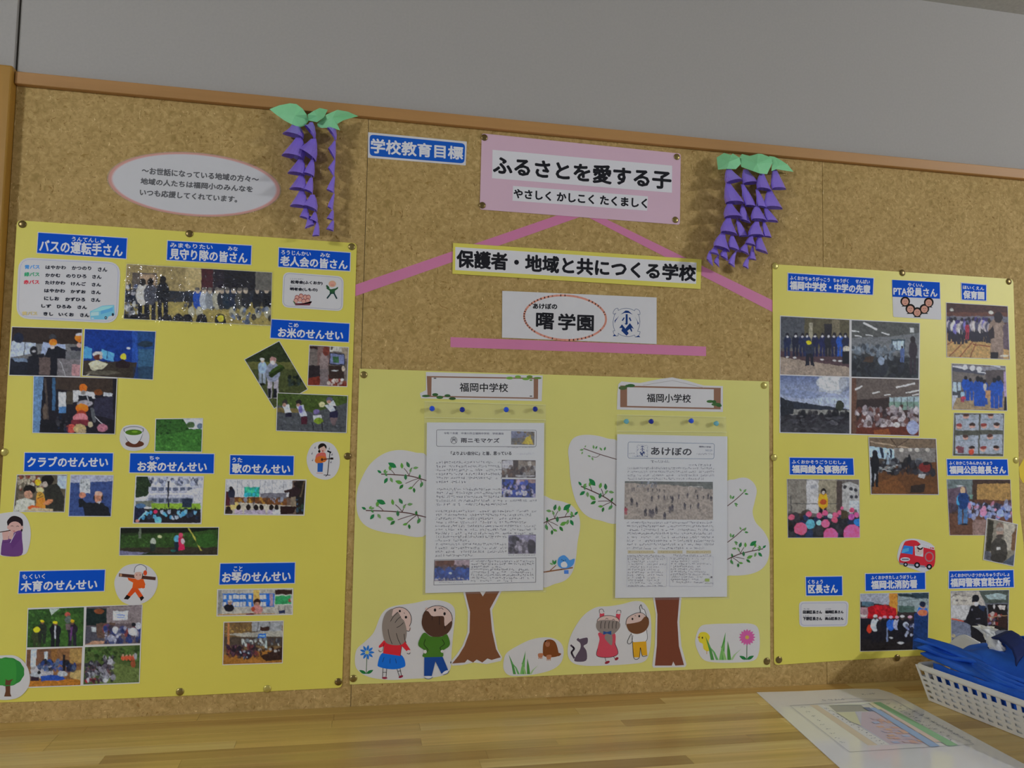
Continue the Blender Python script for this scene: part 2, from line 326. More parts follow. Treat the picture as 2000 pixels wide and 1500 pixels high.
# ------------------------------------------------------------------ photographs: printed pictures as colour grids
def h2(c): return np.array([lin(int(c[i:i + 2], 16) / 255) for i in (0, 2, 4)])
class Pic:
    def __init__(s, quad, tr, base='555555', pitch=1.15, seed=1, noise_=0.15):
        s.q = quad; s.tr = tr; L = lambda a, b: math.hypot(a[0] - b[0], a[1] - b[1])
        s.nu = max(8, int(max(L(quad[0], quad[1]), L(quad[3], quad[2])) / pitch)); s.nv = max(8, int(max(L(quad[0], quad[3]), L(quad[1], quad[2])) / pitch))
        u, v = np.meshgrid(np.linspace(0, 1, s.nu), np.linspace(0, 1, s.nv)); s.u, s.v = u, v
        (x0, y0), (x1, y1), (x2, y2), (x3, y3) = quad
        s.px = (x0 * (1 - u) + x1 * u) * (1 - v) + (x3 * (1 - u) + x2 * u) * v
        s.py = (y0 * (1 - u) + y1 * u) * (1 - v) + (y3 * (1 - u) + y2 * u) * v
        ox, oy, k = tr; s.k = k; g = lambda sd, wl: Pic.field(s.px, s.py, sd, wl); s.x = (s.px + 0.8 * g(seed, 4.5) + .5 * g(seed + 9, 9) - ox) * k; s.y = (s.py + 0.8 * g(seed + 3, 4.5) + .5 * g(seed + 5, 9) - oy) * k
        s.C = np.tile(h2(base), (s.nv, s.nu, 1)); s.rs = np.random.RandomState(seed); s.nz = noise_
    @staticmethod
    def field(X, Y, sd, wl):             # smooth value noise, so that printed shapes get soft irregular outlines
        R = np.random.RandomState(sd); n = 64; T_ = R.rand(n, n) * 2 - 1; a, b = X / wl, Y / wl; i, j = np.floor(a).astype(int), np.floor(b).astype(int); f, g = a - i, b - j; f, g = f * f * (3 - 2 * f), g * g * (3 - 2 * g); t = lambda p, q: T_[p % n, q % n]
        return t(i, j) * (1 - f) * (1 - g) + t(i + 1, j) * f * (1 - g) + t(i, j + 1) * (1 - f) * g + t(i + 1, j + 1) * f * g
    def mix(s, m, c):
        c = h2(c) if isinstance(c, str) else c; s.C = s.C * (1 - m[..., None]) + c * m[..., None]; return s
    def e(s, x, y, rx, ry, c, a=0.0, op=1.0):
        dx, dy = s.x - x, s.y - y
        if a: dx, dy = dx * math.cos(a) + dy * math.sin(a), -dx * math.sin(a) + dy * math.cos(a)
        d = np.sqrt((dx / rx) ** 2 + (dy / ry) ** 2); return s.mix(np.clip((1 - d) * min(rx, ry) / s.k + 0.5, 0, 1) * op, c)
    def r(s, x0, y0, x1, y1, c, op=1.0):
        m = np.clip(np.minimum(np.minimum(s.x - x0, x1 - s.x), np.minimum(s.y - y0, y1 - s.y)) / s.k + 0.5, 0, 1); return s.mix(m * op, c)
    def p(s, pts, c, op=1.0):
        acc = 0
        for ax, ay in ((-.25, -.25), (.25, -.25), (-.25, .25), (.25, .25)):
            X, Y = s.x + ax * s.k, s.y + ay * s.k; ins = np.zeros(X.shape, bool); n = len(pts)
            for i in range(n):
                (xa, ya), (xb, yb) = pts[i], pts[(i + 1) % n]
                if ya != yb: ins ^= ((ya > Y) != (yb > Y)) & (X < (xb - xa) * (Y - ya) / (yb - ya) + xa)
            acc = acc + ins
        return s.mix(acc / 4.0 * op, c)
    def l(s, x0, y0, x1, y1, w, c, op=1.0):
        dx, dy = x1 - x0, y1 - y0; t = np.clip(((s.x - x0) * dx + (s.y - y0) * dy) / (dx * dx + dy * dy + 1e-9), 0, 1)
        d = np.hypot(s.x - x0 - t * dx, s.y - y0 - t * dy); return s.mix(np.clip((w / 2 - d) / s.k + 0.5, 0, 1) * op, c)
    def vg(s, y0, y1, c0, c1):           # a vertical change of colour in the pictured scene
        t = np.clip((s.y - y0) / (y1 - y0), 0, 1)[..., None]; m = ((s.y >= min(y0, -1e9)) * 1.0)[..., None]; s.C = h2(c0) * (1 - t) + h2(c1) * t; return s
    def crowd(s, x0, y0, x1, y1, n, r0, r1, cols, seed=0, asp=1.3):
        R = np.random.RandomState(seed + 7)
        for _ in range(n):
            r = R.uniform(r0, r1); s.e(R.uniform(x0, x1), R.uniform(y0, y1), r * R.uniform(.6, 1.1), r * asp * R.uniform(.6, 1.1), cols[R.randint(len(cols))], R.uniform(-.5, .5), R.uniform(.55, 1))
        return s
    def man(s, x, y, h, body, head='b59a86', legs=None, hat=None, wd=0.26):   # y = top of head, h = height
        s.r(x - h * wd * .38, y + h * .5, x - h * .02, y + h, legs or body); s.r(x + h * .02, y + h * .5, x + h * wd * .38, y + h, legs or body)
        s.e(x, y + h * .36, h * wd / 2, h * .24, body); s.e(x, y + h * .09, h * .07, h * .09, head)
        if hat: s.e(x, y + h * .045, h * .08, h * .06, hat)
        return s
    def leafy(s, x0, y0, x1, y1, cols, n=120, seed=3, r=14): return s.crowd(x0, y0, x1, y1, n, r * .4, r, cols, seed, 0.8)
    def build(s, name, parent, d, mat=None, P=W):
        R = s.rs; n1 = R.rand(s.nv // 5 + 3, s.nu // 5 + 3)
        gy = np.linspace(0, n1.shape[0] - 1.001, s.nv); gx = np.linspace(0, n1.shape[1] - 1.001, s.nu); iy, ix = gy.astype(int), gx.astype(int); fy, fx = (gy - iy)[:, None], (gx - ix)[None]
        A = n1[iy][:, ix] * (1 - fy) * (1 - fx) + n1[iy + 1][:, ix] * fy * (1 - fx) + n1[iy][:, ix + 1] * (1 - fy) * fx + n1[iy + 1][:, ix + 1] * fy * fx
        g = 1 + s.nz * 2.4 * (A - .5) + s.nz * 1.6 * (R.rand(s.nv, s.nu) - .5) + s.nz * 1.8 * Pic.field(s.px, s.py, 21, 2.6); C = np.minimum(s.C * g[..., None] / KL, .88)
        V = [P(a, b, d) for a, b in zip(s.px.ravel(), s.py.ravel())]; nu = s.nu
        F = [(j * nu + i, (j + 1) * nu + i, (j + 1) * nu + i + 1, j * nu + i + 1) for j in range(s.nv - 1) for i in range(nu - 1)]
        col = np.ones((len(V), 4)); col[:, :3] = C.reshape(-1, 3)
        o = mk(name, V, F, mat or PHOTO, None, cols=col); origin(o, sum((Vector(v) for v in (V[0], V[nu - 1], V[-1], V[-nu])), Vector()) / 4)
        if parent: sub(o, parent)
        return o
TA, TB, TC, TD, TE, TF, TG, TH8 = (0, 400, 5), (350, 430, 5), (0, 620, 5), (380, 620, 5), (0, 860, 5), (380, 860, 5), (0, 1090, 5), (380, 1090, 5)
U1, U2, U3, U4 = (1500, 500, 4), (1500, 830, 4), (1500, 1080, 3.572), (1660, 1140, 5.882)
DK = ['0c0d12', '16181f', '22242c', '101a2c', '2b2b30']
def photo(quad, label, fn, tr, layer=D_CARD, border=1.3, mat=None, group=None, base='555555', **kw):
    card = slab('photo_print', grow(quad, border), layer, layer + TH, PAPER); tag(card, label, 'photograph', group)
    p = Pic(quad, tr, base, **kw); fn(p); p.build('picture', card, layer + TH + 5e-5, mat)
    return card
# left poster
def f_guards(p):                         # in crop B coordinates
    p.r(-600, -1000, 60, 700, '7d6f4a'); p.r(-460, 515, -215, 2000, '4d4640'); p.r(-380, 530, -230, 700, '8a7660')
    p.r(60, 300, 215, 760, '94855c'); p.r(215, 400, 330, 700, '3b1a20'); p.r(330, 400, 460, 690, '1f1a22'); p.r(440, 400, 760, 690, '17161c'); p.r(745, 400, 1000, 700, '54524c')
    p.r(-600, 780, 1000, 1200, '807442'); p.r(-600, 690, 1000, 800, '25282f')
    p.crowd(-600, 640, -350, 1000, 60, 14, 34, ['12141c', '1d2434', '8a8a90', '3a4560', 'b0b4b8'], 1)
    for x, b in ((-355, 'a5a29a'), (-280, '3a3c44'), (-160, '14161c')): p.man(x, 565 if x != -160 else 545, 440, b, '141214', legs='15171f', wd=.3)
    p.crowd(60, 700, 900, 880, 70, 14, 30, ['14161d', '1c2330', '20304a', '2a2c34'], 2)
    for i, x in enumerate((180, 245, 300, 370, 415, 470, 530, 590, 650, 760, 855)):
        c = ['1c3f8a', '8f959c', '70757a', '8a8878', '22252c', '1b2733', '1a2233', '3a3a36', '1c1e24', '16181e', '14161b'][i]
        p.e(x, 780, 46, 95, c); p.e(x, 690, 21, 27, '9a8d7c'); p.e(x, 672, 23, 15, '55524e')
    for x in (120, 195, 520, 620, 770, 860): p.e(x, 900, 32, 56, '8d8b78')
    p.crowd(500, 860, 900, 1000, 26, 10, 26, ['15171f', '2a3b58', '4c5f80', '1c1e26'], 5)
    for x in (-540, -440, -350, -120, -10, 80, 220, 400): p.e(x, 985, 55, 70, '111219')
    p.e(405, 960, 32, 32, 'a59a30')
guards = photo([(248, 516), (531, 532.6), (528.4, 635.6), (242, 622)], 'long glossy laminated photo of standing people and seated listeners', f_guards, TB, border=0.6, pitch=1.3)
GLO = bpy.data.materials.new('glossy_laminate'); GLO.use_nodes = True; _n = GLO.node_tree; _n.nodes.clear()
_o = _n.nodes.new('ShaderNodeOutputMaterial'); _m = _n.nodes.new('ShaderNodeMixShader'); _m.inputs[0].default_value = 0.08; _tr = _n.nodes.new('ShaderNodeBsdfTransparent'); _g = _n.nodes.new('ShaderNodeBsdfGlossy'); _g.inputs['Roughness'].default_value = 0.10
_n.links.new(_tr.outputs[0], _m.inputs[1]); _n.links.new(_g.outputs[0], _m.inputs[2]); _n.links.new(_m.outputs[0], _o.inputs[0])
def laminate(parent, q, d, nu, nv, amp, seed):      # crinkled clear film pressed over a print
    V = []; F = []
    for j in range(nv):
        for i in range(nu):
            u, v = i / (nu - 1), j / (nv - 1); x, y = bil(q, u, v); n_ = noise.noise(Vector((x / 5.5, y / 4.2, seed))) * .7 + noise.noise(Vector((x / 16, y / 12, seed + 4))) * .9
            a_ = amp * (.35 + .65 * max(0, 1 - u * .75)) * (.45 + .75 * min(1, v * 1.6)); V.append(W(x, y, d + .0009 + a_ * n_))
    for j in range(nv - 1): F += [[j * nu + i, (j + 1) * nu + i, (j + 1) * nu + i + 1, j * nu + i + 1] for i in range(nu - 1)]
    o = mk('laminate_film', V, F, GLO, None, True); origin(o, V[0]); return sub(o, parent)
laminate(guards, grow([(248, 516), (531, 532.6), (528.4, 635.6), (242, 622)], 4), D_CARD + TH, 190, 76, .0036, 2)
def f_bus1(p):
    p.r(90, 90, 820, 260, '251d1a'); p.p([(120, 230), (350, 250), (340, 350), (100, 390)], '8e98a8'); p.l(245, 240, 235, 370, 8, '101216'); p.p([(420, 240), (640, 265), (640, 400), (400, 360)], '7d88a0')
    p.r(90, 400, 370, 570, '141720'); p.p([(120, 395), (260, 400), (270, 440), (150, 430)], '59687c'); p.e(330, 330, 38, 50, '17171d'); p.e(330, 330, 22, 14, '8a8a8c'); p.p([(280, 380), (430, 350), (470, 570), (260, 570)], '14151c')
    p.e(515, 190, 40, 24, '2c2e33'); p.p([(470, 300), (560, 280), (660, 320), (640, 570), (390, 570), (440, 360)], '101118'); p.e(520, 245, 40, 36, 'b96a1a'); p.e(512, 290, 22, 20, 'a89c98')
    p.r(380, 390, 490, 560, '4a3f3c'); p.r(560, 400, 800, 570, '5d5a5c'); p.p([(640, 330), (800, 310), (800, 410), (645, 410)], '4e4f52'); p.l(585, 420, 640, 565, 5, '9a9a9c'); p.r(700, 460, 800, 570, '8d6a6c')
    p.p([(680, 290), (800, 280), (800, 330), (700, 320)], '20212c'); p.e(775, 200, 42, 45, 'b86318'); p.e(780, 165, 40, 16, '9a9ca6'); p.e(775, 270, 26, 22, '9c8078'); p.e(180, 200, 50, 50, '141a2a')
photo([(24, 639), (160, 643), (155.6, 735), (18.4, 732)], 'photo inside a bus with orange-hatted children, left of the upper pair', f_bus1, TC)
def f_bus2(p):
    p.r(800, 100, 1540, 620, '0e2a6a'); p.p([(825, 280), (900, 300), (895, 400), (815, 400)], '3f7fae'); p.p([(990, 310), (1120, 350), (1110, 430), (990, 400)], '4a86b4'); p.l(1052, 330, 1045, 400, 6, '12203c')
    p.r(1290, 110, 1345, 600, '1f3f82'); p.r(1345, 110, 1520, 600, '1c3a66'); p.e(1420, 260, 70, 30, '1f2c38'); p.r(1350, 310, 1500, 600, '2b4a63'); p.p([(800, 420), (1340, 440), (1300, 620), (790, 620)], '2c2620')
    p.e(955, 360, 50, 28, '9a9a98'); p.e(955, 390, 44, 28, '4a241c'); p.e(985, 390, 16, 20, '9c8c7c'); p.p([(860, 450), (940, 415), (1060, 450), (1000, 500), (900, 520)], 'a3a088'); p.l(940, 510, 850, 565, 10, '8d8a78')
    p.e(1255, 300, 18, 12, 'b4bcc4'); p.e(1205, 385, 28, 30, 'b8a22a'); p.p([(1130, 440), (1200, 410), (1270, 450), (1260, 500), (1130, 490)], '1d1416'); p.e(1000, 540, 160, 22, '48443a'); p.r(1300, 480, 1490, 610, '1a2434', .6)
photo([(166, 643), (303.6, 648), (298, 741), (161.6, 733)], 'blue-tinted photo through a bus windscreen, right of the upper pair', f_bus2, TC)
def f_bus3(p):
    p.r(320, 560, 1150, 1150, '15131a'); p.p([(330, 570), (425, 575), (385, 1130), (320, 1130)], '4f6a88'); p.p([(545, 580), (1100, 590), (1100, 760), (545, 700)], '2e251f'); p.r(510, 590, 540, 910, '2c4a66')
    p.l(440, 600, 470, 1000, 22, '3a3330'); p.r(572, 730, 645, 900, '9fa2a4'); p.r(575, 870, 645, 935, '3c6088'); p.p([(710, 710), (930, 730), (930, 790), (710, 830)], '9ea0a2'); p.p([(1010, 735), (1095, 742), (1095, 775), (1010, 770)], '9ea2a8')
    p.r(650, 720, 710, 850, '37322a'); p.e(812, 690, 38, 42, 'b05a18'); p.e(815, 735, 24, 22, '6e6a66'); p.p([(770, 760), (900, 770), (915, 860), (760, 850)], '15171c'); p.e(830, 840, 75, 32, '7d7a80'); p.l(850, 770, 880, 850, 10, '8f8f92')
    p.e(960, 730, 40, 30, '5a3214'); p.p([(930, 790), (1100, 770), (1110, 1000), (900, 950)], '232231'); p.e(800, 885, 62, 46, 'c25f16'); p.e(795, 940, 45, 32, '7c2c18'); p.e(785, 985, 72, 48, 'a8646a'); p.p([(700, 1000), (860, 1000), (900, 1060), (690, 1060)], '5a2028')
    p.l(900, 900, 920, 1010, 34, '45484c'); p.l(925, 970, 1000, 1040, 7, '96969a'); p.e(1000, 1080, 52, 40, '8d5a68'); p.e(690, 1085, 52, 42, '9a4038'); p.e(780, 1085, 60, 45, '94845c'); p.e(800, 1115, 40, 30, '8d7c60'); p.e(880, 1045, 26, 28, '8c846c')
    p.e(440, 930, 22, 90, '4a4038'); p.r(400, 1000, 640, 1130, '101015'); p.crowd(560, 950, 700, 1100, 14, 8, 24, DK, 8)
photo([(66.4, 735), (228, 739.4), (223.4, 847), (64.3, 844.6)], 'photo of a small child in orange hat and pink bib aboard a bus', f_bus3, TC, D_CARD2)
def f_rice1(p):
    p.p([(300, 100), (1200, 100), (1200, 460), (300, 430)], '222a18'); p.leafy(500, 240, 1000, 430, ['1a2212', '2a331c', '303822'], 80); p.p([(400, 430), (1300, 440), (1300, 560), (400, 560)], '4a4c28'); p.p([(400, 510), (1300, 500), (1300, 1000), (400, 1000)], '363c20')
    p.leafy(500, 520, 1150, 880, ['3c4226', '2e351c', '444a2a', '2c3018'], 150); p.crowd(920, 580, 1050, 660, 22, 10, 24, ['1c2420', '2c3838', '121814'], 4)
    p.man(662, 400, 250, '7c90a8', 'a08c78', legs='77808c', hat='b0b0a8', wd=.36); p.r(628, 640, 690, 665, '15180f'); p.man(765, 390, 400, '6e7484', 'b09a90', legs='8c8890', hat='8a6a66', wd=.34); p.e(762, 440, 20, 16, 'b8b4b4')
    p.r(715, 690, 748, 785, '12141a'); p.r(770, 695, 802, 785, '12141a'); p.p([(720, 540), (840, 450), (880, 490), (760, 590)], '2a3c14'); p.p([(720, 560), (750, 590), (880, 500), (870, 480)], '1c280e')
photo([(478.4, 702.4), (545, 667), (600, 760), (535.6, 797)], 'tilted photo of two people in caps holding a roll of rice seedlings', f_rice1, TD)
def f_rice2(p):
    p.r(1100, 260, 1520, 700, '57504c'); p.p([(1120, 280), (1205, 285), (1200, 310), (1120, 300)], '2a1818'); p.r(1200, 280, 1320, 480, '5c4a46'); p.r(1320, 285, 1440, 335, '9c9a92'); p.r(1330, 280, 1350, 320, '403c38'); p.r(1440, 285, 1500, 400, '7a7060')
    p.p([(1110, 470), (1230, 470), (1220, 680), (1100, 670)], '221c1e'); p.p([(1100, 600), (1300, 560), (1500, 650), (1490, 690), (1100, 690)], '58241a'); p.p([(1318, 345), (1470, 355), (1465, 470), (1318, 460)], '16161c'); p.p([(1326, 352), (1462, 362), (1456, 458), (1326, 450)], '5c6484'); p.r(1350, 380, 1410, 440, '2c4c30')
    p.r(1310, 470, 1460, 600, '2a201c'); p.e(1370, 520, 30, 6, 'a0a4a4'); p.e(1265, 440, 44, 100, '6e6260'); p.e(1285, 330, 32, 48, '5a2c24'); p.r(1225, 500, 1305, 670, '5e5656'); p.crowd(1310, 610, 1490, 660, 16, 8, 20, ['9a948c', '6e4030', '84302a', 'a09a94'], 3); p.e(1452, 500, 16, 28, 'a89c8c'); p.e(1440, 610, 16, 16, 'b0aca8')
photo([(605, 674.6), (680, 679), (677, 754.5), (601.4, 752)], 'small square photo of a person pointing at a wall monitor indoors', f_rice2, TD)
def f_rice3(p):
    p.r(790, 730, 1510, 1140, '3c3f42'); p.p([(790, 730), (1510, 740), (1510, 830), (1150, 930), (790, 850)], '33421c'); p.leafy(810, 745, 1480, 850, ['3a4a20', '2a3616', '465826'], 90); p.p([(800, 880), (1100, 900), (1060, 930), (800, 930)], '5a5030'); p.leafy(810, 960, 1480, 1120, ['34363c', '43454a', '2a2c32', '505258'], 130, 9)
    def kid(x, y, h, lean, hat, sh='a4aab2'): p.p([(x - 34, y + h * .15), (x + 30, y + h * .1), (x + 40 + lean, y + h * .62), (x - 20 + lean, y + h * .65)], sh); p.r(x - 22 + lean, y + h * .58, x + 40 + lean, y + h * .82, '1c1a28'); p.e(x - lean * .4, y, 30, 26, hat); p.e(x - 5 - lean * .4, y + 24, 18, 16, '8a6a5c')
    kid(890, 830, 170, 20, '2c2a28'); kid(1030, 830, 230, 30, '1e1c1c', '9aa0b4'); p.e(1035, 895, 22, 35, '5c5690'); p.r(1040, 970, 1098, 1045, '3a1822'); kid(1325, 800, 110, 20, '4a4a60')
    p.p([(1265, 860), (1340, 850), (1390, 920), (1330, 925)], 'a0a6b0'); p.e(1245, 850, 30, 26, 'a8a47c'); p.p([(1320, 925), (1400, 900), (1400, 985), (1320, 990)], '1e1c30'); p.p([(1160, 960), (1240, 950), (1245, 1020), (1165, 1020)], '9ea2a8'); p.e(1190, 920, 32, 26, '5a5078'); p.e(1210, 1010, 45, 30, '5c7020'); p.p([(1320, 985), (1400, 975), (1370, 1060), (1340, 1050)], '55484a'); p.l(1150, 1030, 1160, 1100, 10, '1c1c22'); p.l(1240, 1030, 1250, 1100, 10, '1c1c22')
photo([(542.4, 768), (678.6, 773.6), (675.6, 844.6), (540.4, 840.6)], 'photo of children in white shirts planting rice in a muddy paddy', f_rice3, TD, D_CARD2)
def f_tea(p):
    p.r(1500, 980, 2000, 1330, '274a1e'); p.leafy(1520, 1000, 1960, 1150, ['14280f', '1c3414', '0f2210'], 80); p.p([(1790, 990), (1980, 990), (1980, 1090), (1850, 1090)], 'a4aab4'); p.e(1860, 1050, 40, 30, '3a5030'); p.e(1950, 1060, 30, 30, '4c5c6c')
    p.p([(1510, 1160), (1960, 1085), (1970, 1320), (1510, 1320)], '2f5a24'); p.leafy(1520, 1130, 1960, 1310, ['2c5420', '3a6a2c', '244a1c', '40722f'], 160, 5)
photo([(305, 819), (395, 818), (393, 882), (303, 881)], 'photo of a green tea field below dark trees', f_tea, TC, border=1.6)
def f_club1(p):
    p.r(100, 330, 700, 700, '4a4438'); p.crowd(170, 345, 420, 480, 50, 10, 26, ['6a3020', '847c6c', '96907c', '403830', '5c2a20', 'a09a8c'], 2); p.r(560, 345, 650, 470, '8a98a8'); p.r(180, 520, 240, 700, '5a5044'); p.p([(430, 430), (560, 420), (630, 560), (610, 690), (440, 690)], '24241f'); p.e(465, 385, 62, 48, '14110f'); p.e(440, 430, 24, 28, '8f857c')
    p.e(290, 480, 60, 48, '161310'); p.e(275, 530, 42, 40, 'a07a64'); p.p([(160, 590), (240, 560), (340, 590), (330, 690), (140, 690)], '9a9c90'); p.e(370, 410, 30, 32, 'b8921c'); p.e(392, 488, 36, 26, 'b8aa78'); p.e(395, 550, 38, 46, 'a07a2c'); p.p([(355, 560), (440, 560), (450, 690), (350, 690)], 'a86a24'); p.e(470, 605, 50, 22, 'a86c48', -.4); p.e(330, 660, 60, 24, 'ac4a20'); p.p([(240, 690), (340, 655), (520, 670), (520, 700)], '9a8c70')
    p.l(380, 540, 410, 520, 6, '2a2418'); p.l(370, 570, 420, 545, 6, '2a2418')
photo([(34, 928), (130, 927.6), (125, 999.4), (27, 998.6)], 'photo of two people bent over a craft with yellow pieces', f_club1, TE)
def f_club2(p):
    p.r(660, 330, 1120, 760, '2c3c66'); p.p([(660, 330), (1120, 330), (1120, 400), (660, 415)], '868a9c'); p.l(660, 500, 1100, 490, 3, '40507a'); p.r(780, 378, 878, 518, '95999c'); p.crowd(795, 395, 865, 500, 14, 4, 12, ['6c7070', '5a6468'], 2)
    p.e(805, 535, 32, 32, 'a06a54'); p.p([(770, 575), (805, 570), (850, 620), (860, 660), (770, 650)], '15171c'); p.e(960, 620, 65, 12, '15171c'); p.p([(800, 610), (960, 605), (1060, 650), (1080, 740), (830, 740)], '16181c'); p.e(960, 555, 43, 56, '9a6a54'); p.e(962, 520, 38, 22, 'aa8878'); p.e(920, 560, 8, 26, '1c1a1a'); p.e(1000, 560, 8, 26, '2a2624'); p.p([(940, 600), (990, 595), (970, 620)], 'a0a0a8')
photo([(138.6, 928), (220.6, 929), (216, 1008), (134.6, 1007.6)], 'photo of a bald man in a black jumper raising a sheet of paper', f_club2, TE)
def f_school(p):
    p.r(1290, 340, 2000, 830, 'a4a8b4'); p.crowd(1450, 360, 1980, 430, 60, 8, 26, ['1c2230', '3a4258', '868ca0'], 3); p.p([(1330, 350), (1440, 350), (1475, 440), (1440, 540), (1325, 560)], '1f2c1c'); p.leafy(1335, 360, 1450, 530, ['141f14', '2c3c24', '1a2618'], 50)
    p.r(1450, 455, 1960, 560, '8f92a0'); p.r(1450, 515, 1960, 530, 'b0b2bc'); p.r(1450, 560, 1960, 620, '6a7080')
    for x in range(1480, 1900, 70): p.r(x, 460, x + 50, 492, '4c5468'); p.r(x, 570, x + 50, 604, '3c4454')
    p.p([(1800, 500), (1960, 455), (1960, 640), (1890, 640), (1885, 520)], '9c9ea6'); p.r(1325, 590, 1500, 650, '5a6058'); p.r(1480, 615, 1960, 670, '6c8a2c'); p.r(1780, 570, 1875, 655, '1f2838'); p.p([(1635, 400), (1655, 400), (1645, 560), (1655, 655), (1635, 655)], '20222a'); p.p([(1310, 670), (1960, 670), (1960, 810), (1305, 810)], '1c1a1e')
    p.crowd(1320, 660, 1950, 690, 40, 6, 14, ['10180f', '26382a'], 4)
    R = random.Random(4)
    for i in range(34): x = 1330 + i * 18; y = 690 + R.random() * 70; p.e(x, y, 17, 22, R.choice(['3a7aa0', '4688ac', '283040', '5c8cac', '8c98a8', '1c2434'])); p.e(x, y - 24, 9, 9, '24201f')
    p.e(1518, 700, 20, 18, 'b02850'); p.e(1545, 780, 34, 34, '5a9cc0'); p.p([(1300, 640), (1400, 640), (1420, 720), (1340, 800), (1300, 800)], '1a1e30'); p.l(1350, 780, 1430, 700, 14, '6c9cc4'); p.e(1375, 640, 50, 26, '3c5878'); p.e(1340, 785, 18, 14, 'a0685c')
photo([(266.6, 930.8), (396.4, 931.6), (391.6, 1021.6), (261.4, 1020.6)], 'photo of a white school building behind a pine and seated children in blue', f_school, TE, border=2.0, pitch=1.0)
def f_walk(p):
    p.r(1150, 840, 2200, 1130, '1c2814'); p.r(1150, 850, 2200, 905, '12160f'); p.p([(1170, 940), (1500, 915), (1850, 900), (2180, 860), (2180, 1050), (1170, 1060)], '263c1a'); p.leafy(1180, 915, 2100, 1040, ['20341a', '2e4a20', '1a2a14', '345424'], 150, 6); p.p([(1170, 1075), (1500, 1090), (1300, 1125), (1170, 1120)], '5c5c74'); p.p([(1170, 1050), (2180, 1040), (2180, 1120), (1600, 1110), (1170, 1078)], '2a261e')
    p.r(1355, 860, 1378, 960, '4c5448'); p.p([(1835, 855), (1850, 855), (1975, 1080), (1960, 1080)], '8c8a3c'); p.e(1725, 960, 26, 34, '4a8aa8'); p.p([(1700, 990), (1750, 990), (1745, 1090), (1710, 1090)], '16222c'); p.e(1765, 930, 22, 26, 'b03c58'); p.p([(1740, 950), (1795, 950), (1800, 1070), (1745, 1080)], '9c1c40'); p.e(1785, 985, 18, 26, 'a898a0'); p.e(1495, 990, 26, 38, '8c9488'); p.e(1555, 940, 22, 14, 'a4b080'); p.p([(1470, 1010), (1520, 1010), (1515, 1080), (1465, 1080)], '1a2420'); p.e(2020, 980, 110, 70, '27471c'); p.e(1690, 1080, 26, 12, '1c4c48')
photo([(235.6, 1031), (426.6, 1030.6), (424.6, 1083.6), (233.6, 1084)], 'long narrow photo of children walking past clipped tea bushes', f_walk, TE)
def f_song(p):
    p.r(290, 370, 1100, 730, '54453c'); p.p([(310, 385), (960, 390), (940, 550), (310, 560)], 'a2a4a8'); 
    for x in (420, 465, 530, 570, 640, 690, 760, 870): p.l(x, 390, x - 4, 520, 5, '6c7078')
    p.r(640, 515, 900, 560, '5c5c64'); p.p([(380, 550), (900, 575), (900, 640), (380, 600)], '5c3a20'); p.crowd(440, 560, 900, 620, 40, 8, 20, ['8c6a28', '6c7484', '3c2c20', '503418'], 3); p.p([(310, 600), (960, 640), (960, 720), (305, 720)], '9a9488'); p.p([(310, 610), (420, 600), (440, 660), (310, 690)], 'b0965c')
    p.p([(485, 458), (638, 455), (630, 555), (485, 550)], '1f7a70'); p.crowd(500, 470, 625, 540, 20, 8, 24, ['2c9a80', '2c8ca0', '3ca070'], 5); p.l(530, 550, 525, 640, 6, '14141a'); p.l(585, 550, 575, 640, 6, '14141a'); p.r(305, 500, 350, 640, '3c1a20'); p.e(360, 520, 32, 55, '1e2230'); p.e(355, 465, 18, 20, '1a1618'); p.r(345, 560, 392, 630, '50484c')
    p.r(990, 395, 1085, 720, '1c1814'); p.l(1075, 400, 1030, 560, 14, '4c4030'); p.e(985, 430, 20, 24, '1c1414'); p.p([(920, 490), (980, 450), (1040, 480), (1000, 560), (920, 560)], '22181a'); p.l(890, 500, 950, 485, 26, '281c1c'); p.r(940, 550, 990, 690, '6a6050'); p.crowd(1000, 560, 1070, 700, 16, 8, 18, ['24382c', '30485c', '161618'], 4); p.p([(840, 640), (1000, 650), (960, 720), (840, 720)], '1f1212')
    for x, b in ((330, '2c2420'), (430, '9a8e9c'), (525, '8c8494'), (600, '948c9c'), (655, '8a8090'), (750, '8c8494'), (800, 'a4a8ac')): p.e(x, 705, 40, 36, b); p.e(x, 655 if x != 330 else 670, 22, 28, '1a1414')
photo([(442.6, 937.6), (596.6, 938.6), (592.6, 1005), (439.6, 1003.6)], 'photo of a guitarist singing to seated children beside a green board', f_song, TF, border=2.2, pitch=1.0)
# forest sheet, four pictures on one paper
def f_fo1(p):
    p.r(250, 470, 830, 880, '25401c'); p.leafy(280, 490, 810, 860, ['1c3416', '2e4e20', '3a6028', '16280f'], 200, 2, 22); p.p([(480, 490), (580, 490), (500, 560)], '8c9890'); p.p([(560, 560), (760, 540), (820, 700), (640, 860), (560, 840)], '32521f', .6); p.e(660, 550, 26, 22, '8a4038'); p.e(665, 600, 30, 36, '4c5854')
    for x, y, h, b in ((360, 680, 240, '2c3420'), (412, 606, 230, '1e241e'), (540, 615, 260, '14151a'), (706, 605, 250, '1d1a24')): p.man(x, y, h, b, '5a4034', hat='c8a818' if x != 706 else 'b89818', wd=.42)
    p.e(360, 700, 32, 26, 'c0ae20'); p.l(540, 670, 540, 780, 16, '90949c'); p.l(700, 680, 690, 800, 18, '50305c'); p.r(640, 640, 690, 700, '55484c')
